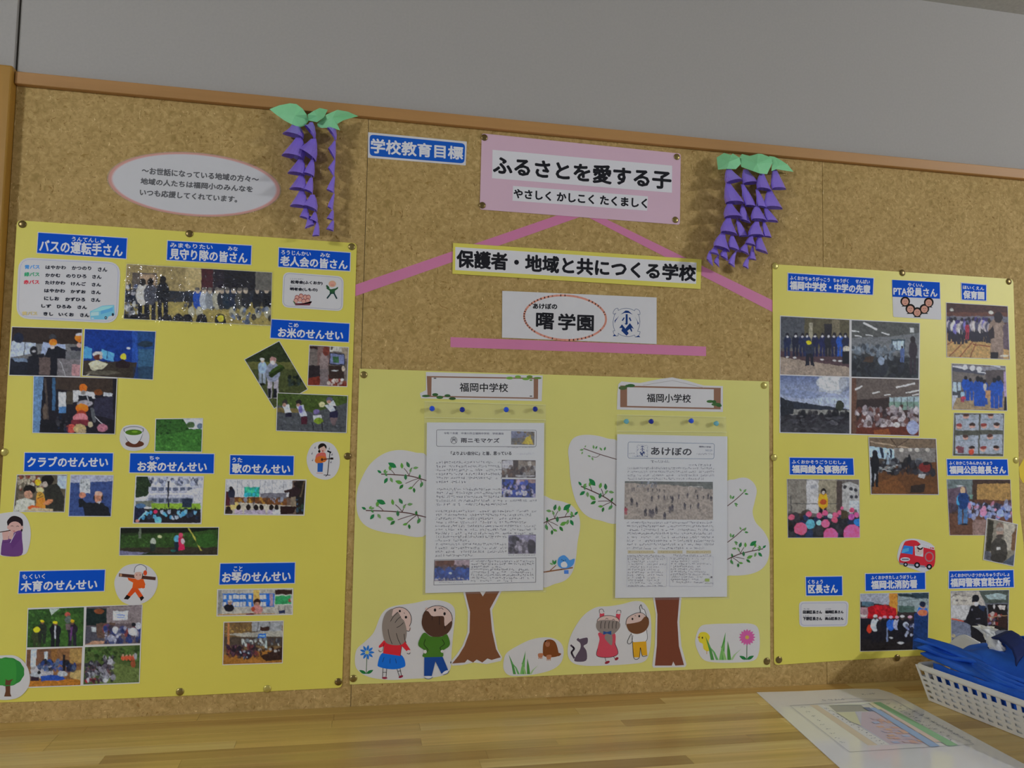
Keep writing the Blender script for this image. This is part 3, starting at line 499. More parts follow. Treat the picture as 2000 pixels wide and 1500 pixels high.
def f_fo2(p):
    p.r(820, 440, 1400, 860, '50464a'); p.r(840, 490, 1040, 660, '14201f'); p.e(965, 520, 48, 26, '6a3c24'); p.p([(1040, 480), (1390, 460), (1380, 640), (1240, 640), (1040, 640)], '6a6264'); p.p([(1103, 518), (1250, 514), (1246, 604), (1103, 608)], 'a4acb8'); p.r(1140, 550, 1220, 560, '5068a0'); p.r(1140, 575, 1220, 582, '5068a0'); p.p([(830, 670), (1020, 660), (1010, 830), (830, 830)], '3c3c44'); p.r(890, 675, 940, 720, '90989c')
    p.p([(940, 640), (1130, 630), (1060, 780), (950, 780)], '4c3c34'); p.e(1055, 700, 28, 36, '3c2414'); p.crowd(1020, 680, 1380, 830, 60, 12, 36, ['16244a', '1c2c5c', '22305c', '8c90a0', '2c2a34', '6c3430'], 6); p.e(1300, 720, 45, 40, 'a0a4ac'); p.e(1350, 660, 30, 34, '9a9ea6'); p.e(1125, 700, 26, 36, '9ca0a8'); p.e(1305, 650, 22, 22, '15151c'); p.p([(830, 850), (900, 810), (1020, 815), (1010, 840)], '90705c')
def f_fo3(p):
    p.r(240, 870, 810, 1270, '6a4c30'); p.p([(260, 890), (500, 880), (500, 1060), (260, 1060)], '5a4030'); p.p([(300, 895), (360, 890), (350, 1060), (300, 1060)], '98a4b0'); p.p([(435, 915), (465, 910), (460, 1010), (430, 1010)], '98a4b0'); p.r(500, 880, 560, 1000, '6c4c28'); p.r(680, 885, 800, 1030, '80683c'); p.p([(300, 1060), (520, 1050), (520, 1150), (300, 1190)], '8c8c90'); p.p([(250, 1200), (790, 1180), (790, 1240), (260, 1260)], '8a5a20'); p.p([(690, 1100), (800, 1090), (790, 1200), (680, 1160)], '8c7c50')
    p.crowd(380, 1010, 760, 1100, 70, 10, 28, ['1c3060', '24407c', '18243c', '40506c', '14181f'], 3); p.r(612, 940, 640, 1100, '151419'); p.e(350, 1140, 52, 30, '8c9298'); p.e(380, 1120, 16, 18, '1a181a'); p.p([(400, 1150), (600, 1140), (640, 1190), (400, 1200)], '1f3c80'); p.e(610, 1130, 48, 30, '8a9096'); p.r(300, 1160, 380, 1200, '241824')
def f_fo4(p):
    p.r(800, 840, 1400, 1250, '3a4a26'); p.leafy(830, 860, 1370, 1000, ['24381a', '355024', '1c2c14', '43602c'], 120, 4, 24); p.p([(1110, 1020), (1370, 1080), (1360, 1220), (900, 1230)], '4c5a30'); p.leafy(1130, 1090, 1350, 1210, ['4c5c30', '56663a', '424f2a'], 70, 6, 14); p.crowd(840, 1020, 1110, 1200, 120, 10, 28, ['24242e', '3a3a44', '16161c', '6c6c78', '50383c', '8c9098'], 2); p.crowd(1010, 960, 1110, 1080, 24, 10, 24, ['2c2a34', '44404c', '8a8c94'], 5)
    for x in (1200, 1235, 1270, 1305): p.e(x, 975, 18, 26, 'a84c34'); p.e(x, 950, 9, 10, '8c7464')
    p.e(1325, 960, 14, 34, '787c84'); p.e(1300, 1030, 22, 40, '80442c'); p.crowd(840, 1180, 980, 1220, 20, 10, 18, ['7c1c28', '241c24', '541c24'], 3); p.e(1030, 1195, 26, 18, '98a0a8'); p.e(860, 1190, 14, 28, '8c8c94')
fs = slab('photo_sheet', [(54, 1187.5), (278.5, 1180.5), (272.6, 1334.6), (48, 1344)], D_CARD, D_CARD + TH, PAPER)
tag(fs, 'white sheet with four forest lesson photos in two rows', 'photograph')
for q, f in (([(55.4, 1190.6), (164, 1186), (162.2, 1262), (53, 1264.6)], f_fo1), ([(169, 1185.6), (277, 1181.6), (273.6, 1256.4), (166, 1259.4)], f_fo2), ([(52.6, 1269), (160.6, 1264.4), (157, 1338), (50.4, 1341.6)], f_fo3), ([(166, 1264), (273.4, 1260), (271.4, 1332.6), (162.8, 1337)], f_fo4)):
    p = Pic(q, TG); f(p); p.build('picture', fs, D_CARD + TH + 5e-5)
def f_koto1(p):
    p.r(210, 290, 990, 580, '8b8a84'); p.r(230, 310, 265, 560, '6c6e6c'); p.r(275, 345, 780, 475, '2a5a9c')
    for i, x in enumerate((282, 335, 372, 405, 440, 472, 528, 640, 672)):
        for y in (360, 430): p.r(x, y, x + 28, y + 40, 'a8adb4')
    p.p([(572, 310), (636, 308), (640, 470), (580, 480)], 'b08c4c'); p.r(700, 345, 735, 470, '1c50a4'); p.r(736, 350, 765, 465, '84707c'); p.r(785, 308, 955, 356, '2a1c18'); p.p([(780, 362), (948, 358), (945, 455), (780, 458)], '97a096'); p.p([(788, 370), (940, 366), (938, 446), (786, 450)], '2a7c4c'); p.p([(915, 400), (938, 396), (936, 430), (915, 430)], '7a3c38'); p.l(825, 460, 822, 540, 5, '1a1a1c'); p.l(885, 460, 882, 540, 5, '1a1a1c'); p.r(822, 510, 884, 540, '1f2540')
    p.p([(225, 545), (700, 535), (960, 560), (225, 570)], '8c7250'); p.e(335, 485, 50, 36, '14141c'); p.e(345, 435, 20, 24, '8c7064'); p.e(345, 418, 22, 12, '98948c'); p.e(612, 430, 34, 34, '2a1a18'); p.e(612, 445, 22, 18, '8a6858'); p.e(614, 500, 52, 44, '9c6c68'); p.e(570, 500, 20, 24, '8c3c28'); p.p([(500, 540), (600, 540), (560, 560), (500, 560)], '501820')
photo([(426, 1152.6), (571, 1150.6), (570, 1199), (424.6, 1202)], 'long narrow photo of a koto player seated before a blue notice board', f_koto1, TH8, border=2.0)
def f_koto2(p):
    p.r(260, 600, 880, 1050, '5c4a30'); p.leafy(300, 640, 560, 760, ['7c6430', '8c7440', '5c4420'], 60); p.p([(560, 620), (860, 620), (850, 720), (560, 720)], '7c8084'); p.r(640, 670, 730, 712, '2c1c18'); p.l(620, 625, 610, 720, 6, '3c3c3c'); p.l(735, 625, 735, 700, 6, '3c3c3c'); p.p([(290, 740), (860, 710), (860, 770), (480, 770)], '84847c'); p.l(480, 718, 640, 715, 5, '34302c')
    p.r(290, 770, 860, 860, '3c342c'); p.r(320, 630, 340, 940, '90603c'); p.p([(618, 740), (703, 736), (700, 784), (618, 782)], '1f58a8'); p.r(630, 756, 690, 766, '8cb0d4'); p.crowd(470, 790, 860, 850, 50, 8, 20, ['98a0a0', '2c2c34', '5c6468', '403430'], 3); p.p([(280, 950), (860, 880), (860, 1030), (280, 1040)], '7c5424'); p.crowd(320, 860, 620, 960, 90, 10, 26, ['1c141c', '2c1c2c', '241a20', '4c3040', '5c2c2c', '18181f'], 4); p.crowd(420, 910, 540, 980, 22, 7, 16, ['8c9cac', '1c2430', '14161c'], 8); p.p([(640, 960), (860, 860), (860, 990), (700, 1010)], '281a16'); p.e(700, 850, 12, 50, '98a8a8'); p.crowd(640, 880, 840, 960, 30, 8, 18, ['342420', '8c8c8c', '241814', '1f1414'], 2)
photo([(438, 1216), (552.4, 1213.6), (550.6, 1294), (435.8, 1297.6)], 'photo of a crowd seated under a blue sign in a wooden hall', f_koto2, TH8, border=1.6)
# right poster
def f_jh1(p):
    p.r(90, 460, 650, 940, '4c4844'); p.r(100, 470, 285, 720, '3c3f44'); p.r(285, 470, 640, 720, '44402f'); p.r(320, 520, 350, 720, '7c7868'); p.r(440, 530, 500, 720, '1d1c20'); p.r(500, 500, 560, 720, '5c5644'); p.p([(95, 740), (640, 780), (640, 880), (95, 790)], '3c2c30'); p.p([(95, 790), (640, 870), (640, 940), (95, 925)], '7c7064'); p.r(200, 530, 206, 700, '30343a')
    for x, b in ((150, '161e38'), (215, '14182a'), (268, '141c38'), (305, '16203c'), (368, '101634'), (425, '12183c'), (470, '14161f'), (518, '101634'), (563, '143c84'), (605, '131a30')): p.man(x, 600, 185, b, '14121a', wd=.32); p.e(x, 628, 9, 9, 'a0a0a4')
    p.man(325, 655, 200, '1e2434', '2a2420', legs='121420', wd=.38); p.e(318, 676, 20, 18, 'a89c10'); p.l(320, 770, 295, 850, 16, '14161f'); p.l(330, 770, 355, 855, 16, '14161f'); p.e(612, 730, 26, 26, '9c988c'); p.r(580, 745, 636, 840, '0e0f14')
    for x in (150, 210, 420, 520, 565): p.e(x, 780 + x * .07, 14, 6, 'a0a0a0')
def f_jh2(p):
    p.r(640, 490, 1200, 980, '2c2f30'); p.p([(650, 500), (1185, 525), (1185, 600), (1000, 630), (650, 640)], '3d3f3d'); p.p([(650, 640), (1000, 625), (1185, 600), (1180, 800), (650, 760)], '55585a'); p.crowd(655, 800, 1170, 950, 90, 14, 40, ['14181c', '1c2028', '24282c', '101317'], 2)
    for a in ((750, 525, 848, 572, 15), (655, 580, 708, 593, 9), (890, 598, 942, 612, 11), (765, 615, 818, 624, 7), (680, 622, 730, 632, 6)): p.l(*a, 'b4b8b8')
    p.r(1108, 562, 1138, 600, 'a4a8a8'); p.r(962, 652, 1068, 740, '24343c'); p.r(972, 664, 1062, 735, '8c9ca8'); p.l(1010, 655, 1010, 735, 5, '2c3c44')
    p.crowd(655, 700, 990, 800, 60, 10, 22, ['58626c', '4c5660', '16181c', '6c7680', '2c3238'], 5); p.man(1132, 625, 300, '221c22', '1a1416', wd=.22); p.man(1050, 700, 130, '3c4c74', '242024', wd=.3); p.p([(760, 790), (830, 780), (820, 830), (740, 830)], '34281f'); p.e(885, 820, 26, 34, '6c7888')
def f_jh3(p):
    p.vg(930, 1200, '4c5878', '8c94a4'); p.p([(400, 940), (640, 940), (640, 1010), (560, 1080), (400, 1060)], 'a8acac', .5); p.e(500, 990, 120, 60, 'b8bab4', 0, .5); p.e(600, 1000, 50, 60, '50586c', 0, .5); p.e(250, 1080, 160, 34, '5a6888', .1, .5); p.e(480, 1130, 160, 28, '8c98a8', 0, .5); p.p([(95, 1120), (300, 1150), (640, 1200), (640, 1215), (95, 1215)], '1f242e'); p.p([(95, 1195), (640, 1205), (640, 1250), (95, 1240)], '6c6c68'); p.r(95, 1240, 640, 1400, '2c2c30'); p.e(560, 1170, 34, 40, '24281f')
    p.p([(95, 1100), (200, 1150), (200, 1230), (95, 1260)], '1a1e24'); p.crowd(240, 1220, 640, 1290, 80, 10, 28, ['0e0f14', '16171c', '1c1a1f'], 3, 1.6); p.crowd(100, 1240, 640, 1380, 60, 14, 40, ['202024', '34343a', '1a1a1e', '48484c'], 4, .4)
    for x in (155, 275, 395, 518): p.l(x, 1125, x, 1180, 3, '30343c')
def f_jh4(p):
    p.r(640, 940, 1200, 1420, '2f221f'); p.p([(650, 950), (1185, 965), (1185, 1100), (950, 1105), (650, 1130)], '4c443f'); p.r(650, 950, 690, 1400, '4c3428'); p.r(690, 1120, 945, 1200, '241c1a'); p.p([(948, 1105), (1180, 1095), (1180, 1200), (948, 1195)], '7c8c90'); p.r(948, 1140, 1180, 1200, '5c7468')
    for x in (985, 1040, 1090, 1140): p.l(x, 1105, x, 1195, 6, '1c1c1f')
    for a in ((685, 1040, 730, 1018, 14), (820, 1072, 872, 1060, 11), (1005, 1028, 1142, 997, 14), (1080, 1066, 1180, 1052, 12), (910, 1088, 955, 1084, 8), (1130, 1086, 1180, 1080, 8)): p.l(*a, 'b0b0ac')
    p.crowd(690, 1190, 1180, 1340, 190, 10, 26, ['6c6468', '8c8484', '3c2420', '50302a', '241a1c', '7c7478', 'a09a9c'], 6); p.p([(690, 1340), (1180, 1330), (1180, 1400), (690, 1390)], '4a2014'); p.e(1130, 1340, 45, 55, '7c84a0'); p.e(1005, 1320, 26, 20, 'a8a4a0'); p.p([(830, 1360), (940, 1350), (960, 1400), (830, 1400)], '6c3a1c')
js = slab('photo_sheet', [(1523.6, 616.2), (1797, 630.8), (1795.6, 852.6), (1522.4, 845.6)], D_CARD, D_CARD + TH, PAPER)
tag(js, 'white sheet with four school photos, pupils in a line at top left', 'photograph')
for q, f in (([(1525, 617.8), (1659, 625), (1658.6, 735.4), (1524, 731)], f_jh1), ([(1663.5, 625.5), (1795.6, 632), (1793.6, 739), (1663, 735.6)], f_jh2), ([(1523.8, 733), (1658.8, 737.2), (1659, 846.8), (1524.2, 844)], f_jh3), ([(1663.5, 738), (1795, 741.4), (1794.4, 851), (1662.4, 847)], f_jh4)):
    p = Pic(q, U1); f(p); p.build('picture', js, D_CARD + TH + 5e-5)
def f_class(p):
    p.r(780, 90, 1350, 560, '403830'); p.p([(790, 100), (1310, 110), (1310, 190), (980, 190), (790, 160)], '5a4c3c'); p.l(800, 130, 1100, 180, 10, '8c7c68'); p.l(960, 105, 1000, 160, 8, '3a2c20'); p.l(1100, 110, 1000, 170, 8, '40342a'); p.p([(980, 180), (1310, 180), (1310, 290), (1000, 290)], '63605c'); p.p([(790, 165), (985, 190), (990, 275), (790, 250)], '8ca4b8'); p.p([(870, 175), (895, 180), (905, 260), (885, 260)], '18202c'); p.p([(950, 190), (965, 190), (970, 260), (955, 260)], '1c2434')
    for x in (1040, 1110, 1165, 1245): p.e(x, 195, 18, 16, 'a8a49c', 0, .8)
    p.p([(860, 330), (1320, 290), (1330, 540), (810, 540)], '4c3018'); p.p([(820, 460), (1000, 400), (1100, 540), (815, 540)], '5c3a1c'); p.p([(790, 280), (870, 290), (860, 400), (800, 480)], '84888c'); p.crowd(870, 280, 1300, 380, 90, 10, 30, ['16161a', '1f1f24', '28282e', '121214', '54585c'], 3); p.crowd(870, 310, 1040, 360, 16, 8, 22, ['7c8484', '989c9c'], 5, .3); p.e(1225, 330, 46, 38, '5c1c1a'); p.e(1235, 300, 24, 18, '1a1414'); p.p([(1180, 380), (1235, 385), (1220, 420), (1170, 405)], '8c8c8c')
    p.man(835, 195, 290, '0e1014', '141416', wd=.24); p.e(838, 300, 30, 80, '0e1014'); p.man(1100, 230, 120, '121418', '141416', wd=.3); p.man(935, 215, 90, '70808c', '3c3834'); p.p([(1120, 470), (1230, 460), (1220, 530), (1110, 530)], '201814')
photo([(1697.4, 854.6), (1827.6, 857.6), (1832.6, 965.6), (1702, 964.6)], 'photo of a classroom with wooden floor and a dark figure by the window', f_class, U2, D_CARD2)
def f_pink(p):
    p.r(140, 410, 720, 890, '54504c'); p.r(150, 430, 300, 690, '6a665e'); p.r(300, 430, 395, 690, '9c9c9c'); p.r(330, 470, 380, 500, '84868a'); p.r(395, 430, 540, 680, '76705f'); p.r(535, 440, 580, 680, '3c3430'); p.p([(580, 460), (640, 445), (710, 470), (710, 700), (580, 660)], '8a8a88'); p.r(635, 590, 710, 690, '9ca4a8'); p.r(150, 690, 300, 720, '40342c'); p.l(180, 560, 180, 690, 8, '3c3c3c'); p.l(190, 615, 540, 615, 5, '3c3c3c')
    for x, y in ((600, 485), (650, 500), (685, 510), (650, 560), (690, 560)): p.e(x, y, 14, 14, '2c2c30')
    p.man(430, 500, 260, 'b87c14', '8c6c5c', legs='16141a', wd=.3); p.p([(400, 540), (460, 540), (466, 640), (400, 640)], 'c0841a'); p.e(432, 520, 20, 26, '16100f'); p.e(432, 530, 11, 12, 'a09890'); p.e(432, 600, 26, 22, '8c3c1c')
    p.r(150, 720, 720, 890, '1c1c20'); p.crowd(160, 700, 710, 880, 80, 16, 40, ['141418', '1f2024', '24201c', '1c2c4c', '2c2c30'], 4)
    for x, y, r, c in ((183, 722, 24, 'b05068'), (318, 698, 22, 'b84a68'), (402, 708, 22, 'c0486c'), (445, 688, 22, 'b04466'), (484, 712, 20, '8c9c9c'), (526, 704, 22, 'b84a68'), (560, 684, 18, 'b04a68'), (580, 650, 14, 'a84464'), (330, 775, 36, '4c8c9c'), (398, 765, 20, '7cbcd4'), (450, 770, 32, 'c05070'), (520, 740, 24, 'a84860'), (255, 810, 50, 'c4506c'), (488, 860, 56, 'c8507c'), (660, 850, 72, 'c4507c'), (650, 720, 24, '9c4888'), (690, 700, 20, 'b04c78'), (700, 760, 30, '2468a8'), (655, 665, 20, 'a83c5c')): p.e(x, y, r, r, c)
    p.r(570, 670, 620, 730, '3c3424')
photo([(1537.6, 936), (1677.6, 937), (1679, 1049.6), (1539.4, 1050)], 'photo of a person in yellow facing children in pink hats', f_pink, U2, border=0.8)
def f_nurs(p):
    p.r(1380, 350, 1900, 820, '3c241c'); p.r(1380, 350, 1900, 460, '34201c'); p.r(1380, 440, 1900, 475, '4a2c22'); p.p([(1385, 600), (1880, 620), (1885, 810), (1400, 790)], '8f7448'); p.r(1385, 470, 1880, 520, '55545c')
    for a in ((1420, 780, 1540, 660), (1500, 785, 1600, 670), (1580, 790, 1625, 680), (1400, 690, 1500, 640), (1600, 690, 1760, 715)): p.l(*a, 7, '5c2018')
    p.e(1435, 420, 14, 14, '94948c'); p.e(1742, 440, 18, 14, '94948c')
    R = random.Random(3)
    for i in range(24): x = 1400 + i * 14.5 + R.random() * 8; y = 475 + R.random() * 30; p.man(x, y, 150 + R.random() * 50, R.choice(['9a9490', 'a8a49c', '5c5890', '8a8488', '3c3c50']), R.choice(['1f1818', '2c2450', '18141c']), legs='1c1a24', wd=.3)
    p.man(1555, 520, 130, '7c2030', '201414'); p.man(1790, 440, 380, '6c5c50', '1a1210', wd=.36); p.e(1790, 640, 44, 120, '75655a'); p.p([(1715, 600), (1760, 540), (1770, 640), (1735, 650)], '1c1418'); p.e(1800, 480, 34, 44, '1c1214'); p.r(1740, 750, 1800, 805, '181418'); p.p([(1835, 540), (1880, 520), (1885, 740), (1840, 720)], '4c4048'); p.e(1845, 780, 34, 8, 'a49c8c')
photo([(1848.6, 591.6), (1967.6, 598.6), (1971.6, 701.6), (1849.6, 697)], 'photo of nursery children dancing in a gym beside an adult in an apron', f_nurs, U1, border=1.0)
def f_blue(p):
    p.r(1430, 830, 1900, 1220, '55504c'); p.p([(1440, 850), (1850, 870), (1850, 940), (1440, 900)], '6c6c74'); p.p([(1440, 870), (1700, 900), (1690, 930), (1440, 900)], '383a44'); p.r(1700, 890, 1860, 1060, '403a3a')
    for x, y in ((1540, 870), (1598, 875), (1650, 885)): p.e(x, y, 20, 22, 'b0b4b8')
    p.l(1450, 862, 1540, 880, 12, 'a8acb4'); p.l(1740, 852, 1810, 868, 9, 'a8acb4'); p.l(1640, 905, 1700, 915, 8, 'a8acb4'); p.r(1436, 980, 1510, 1130, '34383c'); p.r(1445, 985, 1475, 1060, '90a0ac'); p.r(1482, 985, 1506, 1050, '90a0ac'); p.r(1440, 1090, 1480, 1200, '8c9098'); p.p([(1470, 1110), (1860, 1090), (1865, 1205), (1440, 1200)], '7a6a50')
    for x, y, h in ((1545, 935, 195), (1580, 950, 180), (1640, 940, 235), (1665, 945, 230), (1690, 960, 200), (1800, 935, 250), (1770, 950, 240)): p.man(x, y, h, '0f3a84', '101014', wd=.34)
    p.man(1520, 1050, 90, '7c98ac', '5a4a44', legs='7c2438', wd=.4); p.e(1695, 1025, 14, 30, '8c8c88'); p.r(1700, 1050, 1740, 1110, '8c6c4c'); p.p([(1840, 900), (1866, 900), (1866, 1110), (1842, 1100)], '80708c'); p.r(1845, 1100, 1868, 1205, '14121a'); p.e(1530, 1110, 20, 12, '8c2c3c')
photo([(1859.4, 710.4), (1963.6, 715.4), (1966.6, 802), (1860.4, 799.6)], 'photo of pupils in blue tracksuits standing indoors, under the nursery photo', f_blue, U1, border=1.0)
def f_post(p):
    p.r(1400, 1200, 1900, 1700, '3f4038')
    for x0, x1, y0, y1 in ((1465, 1645, 1240, 1362), (1660, 1836, 1238, 1360), (1462, 1642, 1400, 1545), (1655, 1832, 1395, 1545)):
        p.r(x0, y0, x1, y1, '7c838c'); p.r(x0 + 20, y0 + 38, x1 - 30, y0 + 44, '5c6c78')
        for k, (u, v) in enumerate(((.45, .12), (.15, .75), (.72, .72))): X, Y = x0 + (x1 - x0) * u, y0 + (y1 - y0) * v; p.e(X, Y, 22, 20, 'a07c70'); p.e(X, Y - 10, 24, 13, ['38241f', '6c2c28', '241814'][k])
    p.e(1590, 1530, 24, 20, 'a03c28'); p.p([(1480, 1490), (1530, 1490), (1530, 1540), (1480, 1540)], '5c343c')
photo([(1864, 807), (1961, 808), (1959.4, 891), (1861.6, 889.6)], 'photo of four small hand-drawn notices pinned in two rows', f_post, U1, border=1.0)
def f_hall(p):
    p.r(1380, 410, 1950, 880, '3a2c24'); p.p([(1395, 425), (1600, 425), (1590, 560), (1400, 560)], '55605f'); p.p([(1395, 500), (1550, 480), (1560, 600), (1400, 640)], '50424c'); p.p([(1600, 430), (1900, 425), (1905, 600), (1600, 590)], '352820'); p.p([(1632, 462), (1895, 455), (1900, 590), (1632, 582)], '84683c'); 
    for x in range(1660, 1900, 30): p.l(x, 462, x, 585, 2, '70582f')
    p.p([(1620, 580), (1910, 592), (1910, 625), (1610, 600)], '4c3226'); p.r(1578, 545, 1600, 580, '5c7c70'); p.p([(1410, 690), (1910, 700), (1920, 870), (1420, 865)], '50372a'); p.p([(1600, 740), (1750, 740), (1690, 860), (1600, 860)], '84706a', .6); p.crowd(1560, 610, 1905, 720, 110, 9, 22, ['6c7ca8', '54689c', '8c94b4', '2c2c3c', 'a06c80', '1c1c28', '7c84a0'], 4)
    p.e(1680, 680, 26, 34, 'a8708c'); p.e(1815, 690, 28, 30, '8090c0'); p.e(1500, 478, 26, 7, 'a4a8ac'); p.man(1522, 485, 290, '16305c', 'a0886c', legs='3c5c80', wd=.34); p.e(1490, 590, 18, 40, '3c84b0'); p.e(1520, 580, 38, 50, '14305c'); p.e(1535, 775, 30, 8, '14202c'); p.crowd(1400, 620, 1480, 680, 14, 10, 22, ['241c1c', '3c3440'], 3)
photo([(1849.6, 936.4), (1973, 937), (1978.6, 1045), (1855.4, 1045)], 'photo of a hall with seated children and a man in blue standing left', f_hall, U2, border=0.8)
def f_port(p):
    p.r(1680, 720, 1960, 1110, '6c685c'); p.p([(1720, 735), (1765, 750), (1745, 980), (1700, 1000)], '2c2a22'); p.p([(1840, 760), (1930, 780), (1900, 980), (1850, 980)], '8c887c'); p.p([(1905, 860), (1940, 800), (1935, 980), (1900, 980)], '5c4430'); p.p([(1690, 980), (1760, 1000), (1740, 1070), (1690, 1050)], '484a50'); p.p([(1830, 1080), (1930, 1000), (1920, 1105)], '3c4450'); p.e(1805, 980, 66, 100, '35332e'); p.e(1800, 1040, 60, 40, '2a2824'); p.e(1812, 800, 30, 36, '6c5c50'); p.e(1812, 835, 28, 34, '8a7668'); p.e(1812, 815, 28, 16, '7c7872'); p.r(1788, 955, 1818, 975, 'a4a4a0'); p.e(1810, 870, 26, 14, '3a3632')
photo([(1928.6, 1012.6), (1986.6, 1024.8), (1979.2, 1105), (1921.8, 1092.4)], 'small tilted portrait photo of a person in a dark green jacket', f_port, U2, D_CARD2, border=1.4)
def f_fire(p):
    p.r(110, 95, 920, 780, '26201f'); p.p([(120, 115), (460, 105), (460, 250), (120, 200)], '7f838c'); p.p([(130, 205), (280, 210), (270, 270), (130, 250)], '3f5864'); p.p([(548, 105), (905, 105), (900, 330), (548, 320)], '748080'); p.p([(548, 110), (740, 120), (780, 170), (560, 140)], '1f2c30'); p.p([(700, 105), (905, 108), (900, 170), (780, 170)], '24343c'); p.l(560, 200, 900, 150, 6, '2c3c40'); p.l(600, 180, 600, 300, 4, '3c4848'); p.l(680, 170, 680, 300, 4, '3c4848'); p.p([(560, 250), (740, 255), (740, 330), (560, 330)], '3c5048'); p.r(450, 105, 545, 420, 'a8702a'); p.r(455, 300, 530, 400, 'a0481c')
    p.p([(210, 270), (300, 240), (400, 250), (530, 280), (540, 400), (200, 410)], '8c1018'); p.crowd(220, 260, 530, 400, 30, 10, 34, ['a0141c', '7c0c14', 'ac2028', '981018'], 3); p.p([(120, 270), (210, 270), (200, 420), (130, 410)], '84686c'); p.p([(120, 350), (200, 360), (180, 390), (125, 380)], 'a09c98'); p.p([(120, 400), (560, 400), (900, 420), (900, 770), (120, 770)], '14131a'); p.p([(120, 640), (900, 640), (900, 770), (120, 770)], '1a1718'); p.e(225, 520, 34, 48, 'a8301c')
    for x, y, b, h in ((290, 360, '9ca4ac', 310), (350, 385, '1c1a20', 280), (400, 370, '14141c', 280), (470, 370, '2450a0', 280), (540, 375, '8c90ac', 260), (600, 360, '121318', 330), (690, 370, '1c1a24', 300)): p.man(x, y, h, b, '3c302c', legs='15141a', hat=('b0b0b0' if x in (290, 600) else 'b88090'), wd=.34)
    p.e(640, 470, 34, 34, '8c94a4'); p.crowd(640, 470, 740, 600, 22, 8, 20, ['6c7498', '8c94a8', '1c1c28'], 5); p.e(585, 680, 36, 16, 'a8acb0'); p.e(470, 625, 22, 10, '9ca0a4'); p.r(420, 500, 436, 670, '5c6884'); p.p([(740, 340), (895, 330), (890, 770), (720, 770)], '142c58'); p.e(835, 320, 60, 60, '1c58a0'); p.e(835, 335, 55, 38, 'a85c3c'); p.e(835, 265, 32, 24, '8c6858'); p.e(835, 235, 36, 36, '141c30'); p.p([(740, 380), (895, 370), (890, 770), (740, 770)], '122a54')
photo([(1680.6, 1160), (1814, 1157.4), (1811.6, 1268), (1680.6, 1271.8)], 'photo of children around a red fire engine beneath a yellow pillar', f_fire, U4, border=0.8, pitch=1.0)
def f_pol(p):
    p.r(1150, 60, 1840, 700, '50545c'); p.p([(1160, 90), (1500, 85), (1560, 260), (1160, 250)], '8c8880'); p.p([(1160, 110), (1300, 150), (1400, 150), (1400, 240), (1160, 240)], '9a968c'); p.l(1165, 150, 1230, 120, 8, '4c443c'); p.l(1200, 120, 1390, 150, 5, '5c544c'); p.r(1210, 185, 1240, 205, '54504c'); p.r(1270, 185, 1350, 200, '6c6860'); p.p([(1160, 245), (1380, 250), (1340, 420), (1160, 400)], '9a9a98'); p.p([(1160, 420), (1380, 460), (1400, 670), (1170, 660)], '5a6070'); p.p([(1480, 85), (1825, 75), (1820, 220), (1560, 230)], '3c443f'); p.p([(1550, 130), (1700, 110), (1800, 130), (1790, 180), (1590, 180)], '7c8c8c')
    p.p([(1580, 240), (1810, 235), (1815, 540), (1600, 520)], '121012'); p.p([(1700, 250), (1790, 250), (1780, 300), (1720, 300)], 'a09c98'); p.e(1655, 265, 12, 26, '8c8c8c'); p.crowd(1590, 340, 1760, 470, 40, 8, 26, ['7c2c28', '8c8480', '5c5c84', '3c2420', '241c1c', '94908c'], 3); p.l(1590, 385, 1810, 365, 9, '84684c'); p.p([(1700, 390), (1810, 370), (1810, 530), (1700, 480)], '241614')
    p.p([(1390, 250), (1480, 235), (1570, 280), (1590, 520), (1560, 680), (1400, 680), (1380, 480), (1320, 440)], '101016'); p.p([(1480, 240), (1560, 260), (1540, 320), (1480, 280)], '14223c'); p.e(1447, 215, 30, 40, 'a8988c'); p.e(1450, 230, 26, 22, 'a8a8a8'); p.e(1447, 165, 42, 42, '0e1018'); p.r(1405, 180, 1440, 210, '0e1018'); p.e(1400, 300, 8, 12, '6c6c7c'); p.r(1450, 395, 1500, 408, '50505c'); p.l(1165, 400, 1310, 435, 15, 'b0442c'); p.e(1335, 435, 28, 18, '15131a'); p.e(1470, 465, 34, 10, '2c2c38'); p.e(1190, 600, 24, 20, '8c8468'); p.e(1582, 540, 20, 50, 'a8a49c')
photo([(1857.4, 1155), (1970.6, 1152.4), (1968, 1262), (1859, 1263)], 'photo of a police officer with a red baton beside an open car boot', f_pol, U4, border=0.8, pitch=1.0)
# ------------------------------------------------------------------ cards with writing
def dots(k, pts, w, col, L=2.4):         # dotted outline
    for (x0, y0), (x1, y1) in zip(pts, pts[1:] + pts[:1]):
        D = math.hypot(x1 - x0, y1 - y0); n = max(1, int(D / L))
        for i in range(n):
            a, b = (i + .2) / n, (i + .75) / n; k.line([(x0 + (x1 - x0) * a, y0 + (y1 - y0) * a), (x0 + (x1 - x0) * b, y0 + (y1 - y0) * b)], w, col); k.d -= k.st
    k.up()
q = [(35, 501), (237.5, 510), (234, 633), (29.5, 626)]
def qq(q, g): return grow(q, g)
c = card_quad('name_card', [(36, 502), (236, 512), (230, 632), (31, 622)], 'white rounded card listing bus drivers with a small light blue bus', 'name card', round_=26)
k = Ink(D_CARD + TH + 6e-5); dots(k, rquad([(40, 505.5), (232, 515), (226.5, 628.5), (35, 618)], 22, 8), 0.9, '7c80a0', 2.2); k.build('dotted_border', c)
k = Ink(D_CARD + TH + 6e-5, tr=TA)
